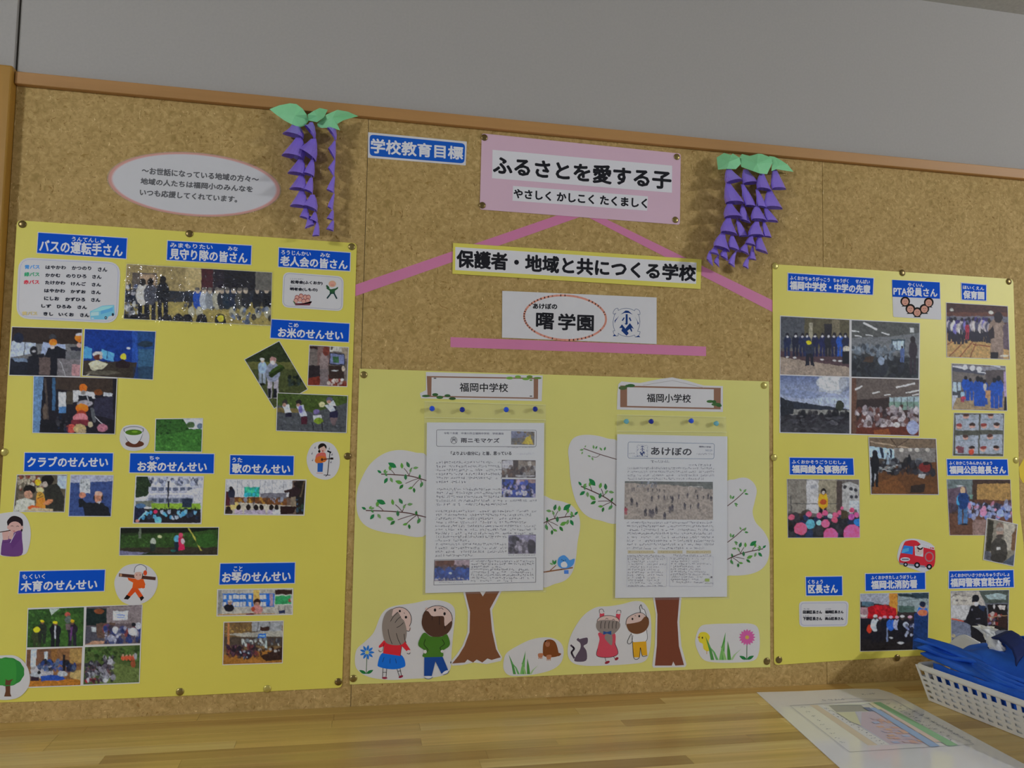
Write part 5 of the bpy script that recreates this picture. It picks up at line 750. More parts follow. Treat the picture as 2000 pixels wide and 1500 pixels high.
k.ell(385, 960, 90, 92, SKIN); k.line([(385 + 90 * math.cos(t), 960 + 92 * math.sin(t)) for t in (i * 2 * math.pi / 24 for i in range(24))], 4, OUTL, True); k.ell(452, 1030, 18, 20, SKIN); k.curve([(440, 1045), (458, 1048), (466, 1025)], 4, OUTL, False)
k.blob([(335, 880), (330, 935), (372, 905), (400, 950), (422, 975), (440, 1050), (430, 1115), (400, 1150), (330, 1152), (280, 1130), (258, 1060), (258, 980), (285, 910)], '6b625a')
for a in ([(300, 1035), (310, 1090), (330, 1145)], [(362, 1065), (375, 1110), (395, 1150)], [(420, 1070), (425, 1110), (435, 1135)], [(375, 905), (340, 940), (318, 975)], [(395, 940), (370, 960), (352, 985)], [(415, 985), (390, 1008), (365, 1022)]): k.curve(a, 4, OUTL, False)
k.ell(388, 898, 8, 9, OUTL); k.ell(434, 944, 9, 10, OUTL); k.line([(420, 908), (424, 918)], 3, OUTL)
k.build('girl_drawing', c); k = Ink(k.d, tr=k.tr)
k.ell(590, 885, 12, 14, SKIN); k.ell(778, 962, 8, 14, SKIN); k.ell(670, 955, 112, 98, SKIN); k.line([(670 + 112 * math.cos(t), 955 + 98 * math.sin(t)) for t in (i * 2 * math.pi / 26 for i in range(26))], 4, OUTL, True)
k.blob([(572, 905), (600, 900), (630, 935), (680, 935), (718, 940), (722, 985), (730, 1010), (778, 972), (775, 1020), (740, 1070), (680, 1092), (620, 1085), (570, 1040), (552, 980)], '3e2a20')
for a in ([(632, 935), (630, 965)], [(684, 938), (686, 1000)], [(722, 1010), (728, 1030)]): k.line(a, 4, OUTL)
k.ell(652, 890, 9, 12, OUTL); k.ell(724, 918, 9, 12, OUTL); k.curve([(682, 882), (700, 874), (714, 886)], 3.5, OUTL, False)
k.blob([(570, 1060), (620, 1088), (700, 1090), (740, 1072), (764, 1130), (755, 1165), (715, 1195), (710, 1240), (640, 1250), (560, 1240), (572, 1195), (530, 1160), (532, 1120)], '355a1c'); k.curve([(580, 1110), (570, 1150), (600, 1190), (575, 1215)], 4, OUTL, False); k.curve([(705, 1110), (722, 1145), (690, 1175), (710, 1200)], 4, OUTL, False); k.ell(578, 1203, 12, 14, 'a4a09c'); k.ell(708, 1200, 14, 11, 'a4a09c')
k.poly([(572, 1245), (710, 1242), (752, 1345), (700, 1368), (655, 1275), (628, 1385), (570, 1385)], '16356e'); k.ell(603, 1395, 28, 10, 'a5a5a8'); k.ell(732, 1358, 28, 11, 'a5a5a8', -.5); k.curve([(575, 1400), (605, 1408), (633, 1396)], 4, '16356e', False); k.curve([(715, 1376), (745, 1365), (756, 1348)], 4, '16356e', False); k.build('boy_drawing', c)
c = cut([(990, 1275), (1010, 1262), (1035, 1250), (1060, 1245), (1082, 1247), (1097, 1258), (1101, 1276), (1095, 1295), (1078, 1308), (1050, 1316), (1020, 1320), (995, 1319), (984, 1308), (984, 1290)], 'cut-out of grass blades and a brown mole'); k = draw(M1)
def grass(k, bx, by, s):
    for dx, h, lean, w_, c in ((-60, 150, -45, 18, '3c6c34'), (-30, 100, -60, 14, '50804a'), (0, 175, 22, 22, '3f7434'), (20, 90, -30, 16, '6a8c54'), (45, 120, -10, 20, '3a6a2c'), (60, 70, 60, 12, '7c9468'), (-10, 120, 30, 16, '5a8848')):
        k.poly([(bx + (dx - w_ * .6) * s, by), (bx + (dx + w_ * .6) * s, by), (bx + (dx + w_ * .4 + lean * .35) * s, by - h * .5 * s), (bx + (dx + lean) * s, by - h * s), (bx + (dx - w_ * .5 + lean * .3) * s, by - h * .45 * s)], c)
grass(k, 1310, 1372, 1.0); k.build('grass_drawing', c); k = Ink(k.d, tr=k.tr); k.blob([(1462, 1200), (1470, 1130), (1510, 1110), (1555, 1130), (1578, 1200), (1575, 1235), (1520, 1245), (1470, 1235)], '5e3418'); k.blob([(1570, 1212), (1600, 1218), (1585, 1235), (1560, 1235)], '5e3418', 3); k.ell(1497, 1145, 18, 22, '7c5038'); k.ell(1482, 1124, 6, 7, '1c1210'); k.ell(1500, 1130, 3, 4, '1c1210')
for x, y in ((1445, 1228), (1508, 1240)): k.blob([(x - 18, y - 10), (x + 18, y - 12), (x + 12, y + 15), (x - 14, y + 18)], '8a5a40', 3); [k.line([(x + d, y + 12), (x + d - 2, y + 28)], 5, '8a5a40') for d in (-12, 0, 11)]
k.build('mole_drawing', c)
c = cut([(1165, 1186), (1190, 1184), (1215, 1180), (1240, 1174), (1258, 1178), (1270, 1200), (1272, 1240), (1268, 1275), (1258, 1292), (1230, 1297), (1180, 1300), (1140, 1300), (1118, 1294), (1109, 1278), (1112, 1250), (1125, 1222), (1142, 1200)], 'cut-out of two children reaching up beside a grey cat'); k = draw(M2)
k.blob([(190, 1100), (200, 1108), (232, 1100), (260, 1100), (258, 1140), (230, 1160), (252, 1200), (248, 1270), (165, 1275), (170, 1240), (205, 1180), (205, 1140), (178, 1115)], '453a44', 4); k.curve([(160, 1250), (140, 1210), (158, 1180), (135, 1155)], 14, '453a44', False); k.build('cat_drawing', c); k = Ink(k.d, tr=k.tr)
k.line([(390, 1245), (400, 1280)], 4, OUTL); k.line([(450, 1230), (468, 1260)], 4, OUTL); k.ell(408, 1283, 20, 10, '6c1c24', -.4); k.ell(478, 1256, 16, 10, '6c1c24', -.6); k.poly([(352, 910), (386, 915), (384, 950), (350, 960)], '9c3440'); k.poly([(475, 918), (508, 915), (500, 970), (470, 955)], '9c3440'); k.ell(366, 900, 18, 18, 'a09a98'); k.ell(494, 905, 18, 16, 'a09a98'); k.curve([(350, 912), (350, 888), (372, 884), (384, 905)], 3.5, OUTL, False); k.curve([(478, 910), (484, 892), (508, 894), (510, 912)], 3.5, OUTL, False)
k.blob([(345, 1060), (460, 1060), (470, 1150), (488, 1220), (420, 1245), (335, 1235), (335, 1180), (350, 1110)], '9a3844'); k.curve([(335, 1180), (332, 1235), (420, 1246), (488, 1218), (465, 1140)], 3.5, OUTL, False); k.ell(415, 975, 84, 44, SKIN); k.line([(415 + 84 * math.cos(t), 975 + 44 * math.sin(t)) for t in (i * 2 * math.pi / 22 for i in range(22))], 3.5, OUTL, True)
k.blob([(330, 980), (370, 965), (460, 968), (500, 985), (502, 1020), (470, 1060), (430, 1080), (370, 1068), (328, 1030)], '6b625c')
for x in (365, 395, 425, 452, 480): k.curve([(x, 975), (x - 6, 1000), (x - 6, 1028)], 4, OUTL, False)
k.blob([(400, 1075), (440, 1075), (448, 1110), (440, 1155), (410, 1130), (388, 1100)], '6b625c', 4); k.poly([(378, 1048), (405, 1056), (438, 1046), (438, 1076), (405, 1066), (378, 1076)], '1f3c6c'); k.curve([(395, 958), (405, 952), (414, 958)], 3, OUTL, False); k.curve([(445, 965), (455, 958), (462, 966)], 3, OUTL, False)
k.build('girl_drawing', c); k = Ink(k.d, tr=k.tr)
k.poly([(660, 880), (690, 885), (705, 940), (665, 935)], 'a6a5a5'); k.curve([(655, 912), (655, 890), (650, 870), (662, 850), (672, 880), (688, 890), (705, 945)], 3.5, OUTL, False)
k.blob([(590, 1060), (700, 1040), (708, 1120), (640, 1140), (595, 1130)], 'a8a7a7', 4); k.curve([(590, 1065), (600, 1130), (650, 1142), (706, 1115), (704, 1040)], 3.5, OUTL, False); k.curve([(586, 1070), (560, 1125), (570, 1145), (592, 1130), (600, 1080)], 3.5, OUTL, False)
k.poly([(598, 1132), (700, 1125), (708, 1230), (672, 1232), (655, 1170), (648, 1245), (608, 1245)], 'b07c1c'); k.curve([(598, 1132), (608, 1250), (648, 1248), (656, 1172), (672, 1236), (708, 1232)], 3.5, OUTL, False)
k.blob([(548, 990), (565, 945), (620, 915), (670, 915), (712, 950), (718, 1000), (690, 1050), (630, 1070), (575, 1050)], SKIN, 4); k.blob([(552, 1000), (580, 992), (620, 985), (660, 972), (690, 940), (716, 950), (720, 1000), (690, 1048), (630, 1070), (575, 1050)], '553722', 4); k.curve([(548, 1000), (560, 950), (620, 915), (675, 914), (718, 960)], 3.5, OUTL, False); k.ell(597, 957, 7, 9, OUTL); k.ell(648, 936, 7, 9, OUTL); k.line([(615, 928), (622, 936)], 3, OUTL); k.build('boy_drawing', c)
c = cut([(1368, 1224), (1390, 1219), (1430, 1218), (1465, 1218), (1480, 1226), (1484, 1250), (1482, 1275), (1472, 1290), (1440, 1294), (1400, 1294), (1375, 1289), (1363, 1272), (1358, 1250)], 'cut-out of a yellow chick, grass and a pink flower'); k = draw(M2)
k.blob([(1090, 1095), (1105, 1060), (1150, 1058), (1178, 1090), (1170, 1130), (1185, 1180), (1160, 1200), (1130, 1180), (1125, 1145), (1100, 1130)], 'a89a28', 4); k.poly([(1085, 1095), (1105, 1085), (1102, 1105)], '8c5c20'); k.ell(1122, 1098, 5, 8, '1c1814'); k.line([(1155, 1195), (1155, 1220)], 4, '8c6420'); k.line([(1175, 1190), (1178, 1212)], 4, '8c6420'); k.build('chick_drawing', c); k = Ink(k.d, tr=k.tr); grass(k, 1270, 1265, 1.2); k.build('grass_drawing', c); k = Ink(k.d, tr=k.tr); flower(k, 1458, 1095, 60, '9c4878', 'a08040', 16, (1455, 1262), 62); k.build('flower_drawing', c)
# fire engine
c = cut([(1765, 1056), (1785, 1052), (1810, 1058), (1824, 1068), (1825, 1090), (1821, 1108), (1805, 1117), (1785, 1112), (1765, 1104), (1753, 1092), (1756, 1070)], 'cut-out of a cartoon red fire engine'); k = draw(U2)
k.blob([(1030, 1080), (1025, 1040), (1060, 930), (1090, 905), (1160, 905), (1225, 960), (1300, 965), (1298, 1100), (1230, 1110), (1050, 1085)], 'a0202a', 4); k.poly([(1040, 1000), (1062, 940), (1135, 950), (1130, 1012)], '2460a0'); k.poly([(1042, 1000), (1052, 970), (1100, 960), (1100, 985), (1045, 1002)], '3c80b8'); k.poly([(1145, 945), (1215, 945), (1212, 1030), (1150, 1020)], 'a0a4a8'); k.ell(1180, 980, 34, 38, 'a0928a'); k.ell(1188, 955, 24, 22, '2c1c18'); k.poly([(1165, 950), (1200, 930), (1215, 950), (1190, 965)], 'a8a8a4'); k.ell(1175, 985, 4, 5, '2c1c18'); k.poly([(1030, 1075), (1110, 1085), (1230, 1100), (1225, 1115), (1030, 1090)], '6c6c74'); k.ell(1072, 1050, 38, 16, 'a4a4a8'); k.rect(1045, 1044, 1100, 1056, '5c5c64'); k.ell(1260, 1030, 36, 40, '7c5c60'); k.ell(1260, 1030, 26, 30, 'a41c24')
k.line([(1205, 925), (1300, 950)], 5, 'a4a4a8'); k.line([(1205, 950), (1300, 975)], 5, 'a4a4a8')
for i in range(6): k.line([(1212 + i * 17, 928 + i * 4), (1212 + i * 17, 952 + i * 4)], 4, 'a4a4a8')
for x, y, r in ((1075, 1090, 17), (1165, 1095, 23), (1260, 1108, 22)): k.ell(x, y, r, r, '121216'); k.ell(x, y, r * .45, r * .45, '94949a')
k.build('fire_engine_drawing', c)
# ------------------------------------------------------------------ school name signs on the middle poster
def sign(pts, label, s, tq, bars, tr, leaves, extra=None):
    c = tag(slab('name_sign', pts, D_CARD, D_CARD + TH, PAPER), label, 'sign'); k = Ink(D_CARD + TH + 5e-5, tr=tr)
    for b in bars: k.poly(b, '6c5040')
    if extra: k.line(extra, 4, '84807c')
    for x, y, rx, ry, c_ in leaves: k.ell(x, y, rx, ry, c_, 0, 12)
    k.build('frame_drawing', c); k = Ink(D_CARD + TH + 9e-5, tr=tr); k.text(s, tq, '1a1a1a', 1.4, 4); k.build('lettering', c)
N1 = (680, 700, 5); G1, G2, G3 = '50682c', '2c4a28', '5c7c34'
sign([(832, 726.5), (1060, 733.5), (1058, 783.5), (822.5, 778), (820, 768), (832, 762)], 'white sign 福岡中学校 in a wooden frame drawing above the left newsletter', '福岡中学校', [(1088, 236), (1562, 243), (1562, 330), (1088, 326)],
     [[(768, 172), (815, 176), (812, 370), (775, 368)], [(768, 172), (1860, 190), (1860, 202), (768, 185)], [(1812, 195), (1856, 195), (1854, 393), (1812, 392)], [(775, 364), (1854, 384), (1854, 396), (775, 376)]], N1,
     ((760, 367, 40, 12, G2), (850, 354, 30, 15, G2), (895, 380, 34, 16, '34542c'), (970, 364, 30, 14, G2), (1018, 392, 34, 14, '2c4428'), (1577, 192, 36, 14, G3), (1658, 180, 30, 15, G3), (1735, 200, 36, 13, G3), (1772, 180, 30, 15, G1), (1850, 192, 40, 11, G1), (1785, 212, 15, 7, G1), (848, 194, 14, 5, '34302c'), (1785, 368, 14, 5, '34302c')))
N2 = (1080, 700, 4.545)
sign([(1208, 750), (1214, 745), (1250, 748), (1290, 740), (1313, 737), (1340, 743), (1375, 753), (1412, 754), (1412, 804.5), (1205, 800), (1206, 768)], 'white sign 福岡小学校 with a drawn hanging string above the right newsletter', '福岡小学校', [(832, 310), (1225, 318), (1225, 395), (832, 388)],
     [[(597, 240), (658, 242), (658, 432), (597, 432)], [(597, 240), (1490, 262), (1490, 275), (597, 254)], [(1428, 262), (1490, 264), (1488, 453), (1428, 450)], [(597, 420), (1488, 440), (1488, 453), (597, 433)]], N2,
     ((620, 262, 38, 18, '3c4c2c'), (660, 245, 20, 12, G2), (690, 242, 38, 15, G2), (1395, 382, 32, 13, '34542c'), (1430, 385, 20, 14, G2), (1450, 408, 44, 15, '34502c'), (1475, 420, 24, 12, G2)), [(800, 238), (1062, 196), (1340, 260)])
# ------------------------------------------------------------------ newsletters in clear sleeves
def marks(k, x0, y0, x1, y1, rows, pitch, h, col, seed, skip=0.1, ends=None):   # body text too small to read: strokes of a character's size
    R = random.Random(seed)
    for r in range(rows):
        yy = y0 + (y1 - y0) * (r + .5) / rows; xe = x1 - (0 if not ends or r not in ends else (x1 - x0) * ends[r]); x = x0
        while x < xe:
            if R.random() > skip:
                for _ in range(R.choice((2, 3, 4))):
                    cx_, cy_ = x + R.uniform(.15, .8) * pitch, yy + R.uniform(-.45, .45) * h
                    if R.random() < .5: L = R.uniform(.25, .5) * pitch; k.put([(cx_ - L, cy_ - .055 * h), (cx_ + L, cy_ - .055 * h), (cx_ + L, cy_ + .055 * h), (cx_ - L, cy_ + .055 * h)], col)
                    else: L = R.uniform(.2, .45) * h; k.put([(cx_ - .06 * pitch, cy_ - L), (cx_ + .06 * pitch, cy_ - L), (cx_ + .06 * pitch, cy_ + L), (cx_ - .06 * pitch, cy_ + L)], col)
            x += pitch
    k.up()
def small_pic(parent, q, tr, d, fn, base='555555', seed=1): p = Pic(q, tr, base, pitch=1.0, seed=seed); fn(p); return p.build('printed_picture', parent, d)
DN = 0.0042
def tq(tr, pts): return [(tr[0] + x / tr[2], tr[1] + y / tr[2]) for x, y in pts]
L1 = (820, 810, 4.165)
c = tag(slab('newsletter', [(833.8, 825), (1063, 826), (1060.8, 1152.6), (830.6, 1158.4)], DN - 0.0003, DN, flat('news_paper', 'a4a6b0', .6, .3, .01)), 'left newsletter page 雨ニモマケズ with four small pictures', 'newsletter')
k = Ink(DN + 6e-5, tr=L1); k.line(rquad([(136, 122), (948, 126), (946, 260), (136, 257)], 14), 3.2, '303038', True); k.text('令和７年度　中津川市立福岡中学校　学校通信', [(195, 141), (682, 145), (682, 163), (195, 159)], '50505c', .4, 4); k.text('雨ニモマケズ', [(333, 187), (648, 190), (648, 230), (333, 228)], '26262c', 1.4, 4); k.line([(277 + 26 * math.cos(t), 208 + 28 * math.sin(t)) for t in (i * math.pi / 9 for i in range(18))], 3, '202026', True)
for a in (((277, 182), (277, 210)), ((262, 188), (270, 200)), ((292, 188), (284, 200)), ((258, 204), (296, 204)), ((270, 206), (258, 226)), ((284, 206), (297, 228))): k.line(a, 4, '202026')
k.text('「よりよい自分に」と皆、思っている', [(252, 298), (746, 298), (746, 330), (252, 330)], '26262c', 1.0, 4); marks(k, 712, 260, 935, 272, 1, 10, 9, '606068', 1); marks(k, 792, 308, 915, 328, 1, 17, 13, '92929a', 2)
TXC = '54545e'
marks(k, 133, 372, 655, 562, 6, 20, 17, TXC, 3, ends={5: .55}); marks(k, 133, 592, 655, 682, 3, 20, 17, TXC, 4); marks(k, 133, 684, 945, 745, 2, 20, 17, TXC, 5, ends={1: .3}); marks(k, 127, 770, 945, 980, 7, 20, 16, TXC, 6, ends={2: .15, 3: .1}); marks(k, 127, 978, 705, 1160, 6, 20, 16, TXC, 7, ends={1: .55, 5: .5}); marks(k, 415, 1180, 925, 1362, 8, 19, 15, '50505a', 8, ends={2: .55, 7: .3}); marks(k, 155, 1354, 345, 1370, 1, 14, 11, '60606a', 9); marks(k, 722, 1134, 935, 1150, 1, 12, 10, '50505a', 10)
k.line([(120, 1181), (944, 1163), (942, 1363), (114, 1386)], 3, '3c3c44', True); k.build('printed_text', c)
def a1(p): p.r(740, 130, 880, 190, '606478'); p.leafy(760, 140, 930, 240, ['5c4c34', '6c6040', '4c4438'], 40, 2); p.p([(830, 240), (860, 190), (900, 165), (925, 240)], '98842c'); p.e(880, 210, 26, 34, 'a09030')
def a2(p): p.r(660, 360, 950, 520, '3c3434'); p.r(670, 370, 760, 440, '9a9aa0'); p.r(800, 375, 940, 440, '6c645c'); p.r(875, 380, 905, 430, '94908c'); p.crowd(670, 430, 940, 500, 50, 8, 22, ['1c1820', '6c6864', '2c2428', '8c8c90', '54443c'], 2); p.r(780, 492, 935, 506, '8c8c90')
def a3(p): p.r(660, 520, 950, 680, '2a3870'); p.r(670, 525, 780, 620, '202438'); p.r(780, 525, 940, 555, '7c6868'); p.crowd(670, 540, 940, 660, 80, 8, 20, ['24346c', '34489c', '16182c', '8c84a0', '2c4088'], 3); p.r(680, 618, 750, 640, '94909c'); p.crowd(670, 620, 940, 665, 26, 8, 16, ['8c90a4', '1c1c30', 'a4a4b0'], 5)
def a4(p): p.r(710, 970, 950, 1140, '5c5868'); p.r(720, 980, 940, 1040, '77748a'); p.crowd(730, 1010, 800, 1120, 26, 10, 24, ['24242c', '38363e', '1c1c22'], 2); p.crowd(790, 1020, 880, 1120, 34, 10, 24, ['8c8894', '6c6874', '48444e'], 3); p.e(910, 1080, 34, 56, '26242c'); p.e(905, 1040, 22, 26, '34303a')
def a5(p): p.r(110, 1170, 410, 1370, '5c4440'); p.r(130, 1185, 280, 1230, '4c2c20'); p.r(280, 1180, 405, 1230, '84747c'); p.r(120, 1240, 405, 1350, '24386c'); p.crowd(125, 1225, 400, 1260, 40, 7, 13, ['1c1820', '241c24', '4c3c44'], 3); p.crowd(125, 1250, 400, 1340, 90, 8, 18, ['1f3a7c', '28488c', '182c60', '2c3c74'], 4); p.e(248, 1290, 10, 10, '9ca8b8'); p.crowd(125, 1330, 400, 1348, 30, 5, 9, ['92929a', '6c6c78'], 6)
for f, q in ((a1, [(743, 133), (933, 138), (931, 247), (743, 243)]), (a2, [(667, 368), (942, 371), (941, 514), (667, 510)]), (a3, [(667, 523), (942, 526), (941, 674), (667, 671)]), (a4, [(720, 980), (944, 974), (943, 1130), (718, 1132)]), (a5, [(122, 1188), (405, 1180), (401, 1347), (118, 1353)])): small_pic(c, tq(L1, q), L1, DN + 8e-5, f)
L2 = (1190, 830, 4.285)
c = tag(slab('newsletter', [(1205.6, 848), (1420.6, 852.4), (1420, 1165.6), (1201.4, 1168)], DN - 0.0003, DN, flat('news_paper', 'a4a6b0')), 'right newsletter page あけぼの with a wide sports field picture', 'newsletter')
k = Ink(DN + 6e-5, tr=L2); k.line(rquad([(158, 142), (880, 156), (875, 284), (156, 278)], 18), 3.2, '38506c', True); k.text('あけぼの', [(348, 182), (690, 192), (690, 258), (348, 252)], '1e1e24', 2.2, 6); crest(k, 200, 128, .105); k.text('福岡小学校', [(750, 174), (852, 178), (852, 192), (750, 188)], '50505c', .3, 4); k.text('NO.29', [(805, 205), (862, 207), (862, 222), (805, 220)], '6c7484', .3, 4); marks(k, 730, 236, 862, 250, 1, 13, 10, '5c5c68', 2); marks(k, 165, 230, 212, 244, 1, 12, 9, '54545e', 3); marks(k, 185, 256, 325, 270, 1, 20, 10, '4c6080', 4); marks(k, 352, 293, 496, 317, 1, 26, 20, '44444e', 5, 0); marks(k, 665, 325, 838, 346, 1, 24, 15, '5c5c66', 6)
marks(k, 150, 348, 868, 466, 4, 17, 16, '5a5a64', 7, ends={3: .1}); marks(k, 147, 802, 868, 1046, 8, 17, 16, '5a5a64', 8, ends={7: .12})
for a, b in ((155, 370), (405, 612), (645, 850)): k.rect(a, 1050, b, 1076, '9c9478'); marks(k, a + 6, 1052, b, 1074, 1, 17, 13, '847c4c', a)
marks(k, 150, 1084, 470, 1108, 1, 16, 14, '565660', 30); marks(k, 520, 1080, 848, 1104, 1, 16, 14, '565660', 31)
for i in range(11): yy = 1112 + i * 22.3; marks(k, 155, yy, 190, yy + 20, 1, 16, 14, '54545e', 40 + i); marks(k, 208, yy, 285, yy + 20, 1, 15, 14, '54545e', 60 + i); marks(k, 316, yy, 316 + random.Random(i).uniform(70, 160), yy + 20, 1, 15, 13, '6c6c76', 80 + i)
for i in range(10): yy = 1110 + i * 21.8; marks(k, 514, yy, 548, yy + 20, 1, 16, 14, '54545e', 140 + i); marks(k, 562, yy, 645, yy + 20, 1, 15, 14, '54545e', 160 + i); marks(k, 660, yy, 660 + random.Random(i).uniform(70, 190), yy + 20, 1, 15, 13, '6c6c76', 180 + i)
k.line([(150, 1108), (482, 1106), (478, 1350), (146, 1352)], 1.6, '7c7c88', True); k.line([(506, 1106), (870, 1102), (866, 1350), (504, 1350)], 1.6, '7c7c88', True); k.rect(802, 1286, 838, 1310, '7c8c50'); k.rect(850, 1266, 862, 1282, '5c5c60'); marks(k, 800, 1318, 862, 1332, 1, 12, 10, '50505a', 9); k.build('printed_text', c)
def b1(p):
    p.r(100, 460, 900, 800, '807870'); p.p([(120, 470), (870, 470), (870, 540), (500, 500), (120, 485)], '505450'); p.crowd(230, 480, 400, 520, 26, 5, 10, ['4c5058', '70747c', '3c4450'], 2); p.l(665, 520, 665, 548, 4, 'a4a09c'); p.l(665, 517, 780, 517, 4, 'a4a09c'); p.l(780, 517, 780, 550, 4, 'a4a09c')
    for x, y, h in ((190, 525, 32), (208, 520, 30), (325, 530, 28), (362, 530, 28), (398, 530, 24), (420, 532, 30), (458, 540, 26), (725, 540, 30), (357, 590, 50), (412, 585, 36), (460, 585, 44), (486, 600, 26), (516, 588, 34), (530, 595, 60), (583, 575, 46), (655, 570, 42), (740, 580, 42), (788, 590, 30), (828, 570, 48), (852, 590, 46), (188, 605, 68), (233, 640, 46), (305, 695, 70), (340, 700, 66), (358, 705, 72), (370, 700, 60), (395, 678, 66), (465, 725, 72), (508, 675, 64), (528, 660, 66), (630, 645, 66), (683, 668, 36), (745, 648, 52)): p.man(x, y, h, ['2c2a34', '3c3840', '24222c'][int(x) % 3], '2c2828', wd=.34)
    p.man(138, 680, 70, '7c2c38', '3c2828', wd=.4)
small_pic(c, tq(L2, [(130, 470), (867, 476), (868, 794), (124, 790)]), L2, DN + 8e-5, b1)
SLV, nt, b = newmat('clear_sleeve', 0.2, 0.4); b.inputs['Base Color'].default_value = (0.75, 0.76, 0.8, 1); b.inputs['Alpha'].default_value = 0.06
for pts, lb, seam in (([(829, 784), (1066, 791), (1067, 1157), (825, 1162)], 'clear plastic sleeve hanging over the left newsletter from four blue pins', [(829, 815), (1066, 820)]), ([(1205, 810), (1418, 815), (1425, 1170), (1196, 1173)], 'clear plastic sleeve hanging over the right newsletter from four pins', [(1205, 842), (1420, 844)])):
    c = tag(slab('plastic_sleeve', pts, 0.0050, 0.0052, SLV), lb, 'plastic sleeve', 'sleeves over the newsletters')
    k = Ink(0.00525); k.line(seam, .7, 'a8a880'); k.line([pts[0], pts[1]], .7, 'a8a880'); k.build('welded_seam', c)
# ------------------------------------------------------------------ pins
def lathe(name, prof, mat, n=20, parent=None):      # profile (radius, distance from board)
    V = [Vector((r * math.cos(2 * math.pi * i / n), -d, r * math.sin(2 * math.pi * i / n))) for r, d in prof for i in range(n)]
    F = [[j * n + i, j * n + (i + 1) % n, (j + 1) * n + (i + 1) % n, (j + 1) * n + i] for j in range(len(prof) - 1) for i in range(n)] + [list(range((len(prof) - 1) * n, len(prof) * n))]
    o = mk(name, V, F, mat, parent, True); return o
def brass(name, h, metal=0.75):
    m, nt, b = newmat(name, 0.32); b.inputs['Base Color'].default_value = alb(h) + (1,); b.inputs['Metallic'].default_value = metal; return m
BR = [brass('dark_brass', '5a4c2c'), brass('brass', '6e6138'), brass('pale_brass', '8c8244', .4)]
PR = [(0.0004, 0), (0.0006, 0.0002), (0.0066, 0.0003), (0.0068, 0.0006), (0.0062, 0.0012), (0.0045, 0.0019), (0.002, 0.0023), (0.0003, 0.0024)]
tk = []
for n, (x, y, m, d, lb) in enumerate((
    (44, 438, 0, 0, 'brass thumbtack at the top left corner of the left poster'), (370, 456.5, 0, 0, 'dark brass thumbtack at the middle of the left poster top edge'), (687, 482, 1, 0, 'brass thumbtack at the top right corner of the left poster'), (8.5, 883, 2, 0, 'pale thumbtack on the left edge of the left poster'), (679, 891, 0, 0, 'dark thumbtack on the right edge of the left poster beside the singer'), (351.5, 1351, 1, 0, 'grey brass thumbtack, left one of two on the left poster bottom edge'), (522, 1345, 2, 0, 'yellowish thumbtack, right one of two on the left poster bottom edge'), (661, 1331.5, 0, 0, 'dark thumbtack at the bottom right corner of the left poster'),
    (710.5, 732, 1, 0, 'brass thumbtack at the top left corner of the middle poster'), (1492, 753, 2, 0, 'pale thumbtack at the top right corner of the middle poster'), (690, 1325, 1, 0, 'brass thumbtack at the bottom left corner of the middle poster'), (1497.5, 1291.5, 0, 0, 'brass thumbtack at the bottom right corner of the middle poster'), (1511.5, 893.5, 2, 0, 'pale thumbtack on the left edge of the right poster'),
    (1514, 519.5, 2, 0, 'pale thumbtack at the top left corner of the right poster'), (1762, 533, 0, 0, 'brass thumbtack at the middle of the right poster top edge'), (1970, 550, 0, 0, 'brass thumbtack at the top right corner of the right poster'), (1984, 899, 2, 0, 'pale thumbtack on the right edge of the right poster'), (1521, 1288.6, 0, 0, 'dark thumbtack at the bottom left corner of the right poster'), (1752, 1284.5, 0, 0, 'dark thumbtack on the right poster bottom edge left of the basket'),
    (946, 268.6, 0, 1, 'brass thumbtack at the top left of the pink sheet'), (1322, 306.4, 1, 1, 'shiny thumbtack at the top right of the pink sheet'), (942, 401, 0, 1, 'brass thumbtack at the bottom left of the pink sheet'), (1319, 429.4, 1, 1, 'pale thumbtack at the bottom right of the pink sheet'))):
    o = lathe('thumbtack', PR, BR[m]); o.location = W(x, y, 0.0015); o.location.y = -0.00155 if d == 0 else -0.0013
    o.scale = (0.93, 1, 0.93) if x < 1400 else (1, 1, 1); tag(o, lb, 'thumbtack', 'brass thumbtacks')
def plast(name, h):
    m, nt, b = newmat(name, 0.25, 0.6); b.inputs['Base Color'].default_value = alb(h) + (1,); return m
PB = [plast('blue_plastic', '1c3c9c'), plast('navy_plastic', '12206c'), plast('teal_plastic', '4c8088')]; NDL = brass('needle_steel', '8c8c8c', 1)
PP = [(0.0004, 0.0003), (0.0034, 0.0003), (0.0036, 0.0008), (0.0032, 0.0012), (0.0024, 0.002), (0.0023, 0.0042), (0.0030, 0.0056), (0.0046, 0.0062), (0.0049, 0.0068), (0.0045, 0.0076), (0.0030, 0.0081), (0.0003, 0.0082)]
for x, y, m, lb in ((844, 798, 0, 'bright blue push pin, first from left over the left newsletter'), (903, 800, 1, 'navy push pin, second from left over the left newsletter'), (989, 800, 0, 'bright blue push pin, third from left over the left newsletter'), (1045.5, 799, 1, 'navy push pin, rightmost over the left newsletter'), (1224, 823, 2, 'pale teal push pin, leftmost over the right newsletter'), (1272.5, 823, 1, 'navy push pin, second from left over the right newsletter'), (1351, 822, 0, 'bright blue push pin, third from left over the right newsletter'), (1400, 827, 2, 'pale teal push pin, rightmost over the right newsletter')):
    o = lathe('push_pin', PP, PB[m]); p = W(x, y, 0.0130); p.y = -0.0052; o.location = p; tag(o, lb, 'push pin', 'push pins over the newsletters')
    nd = lathe('needle', [(0.0005, -0.0048), (0.0005, 0.001)], NDL, 8, o)
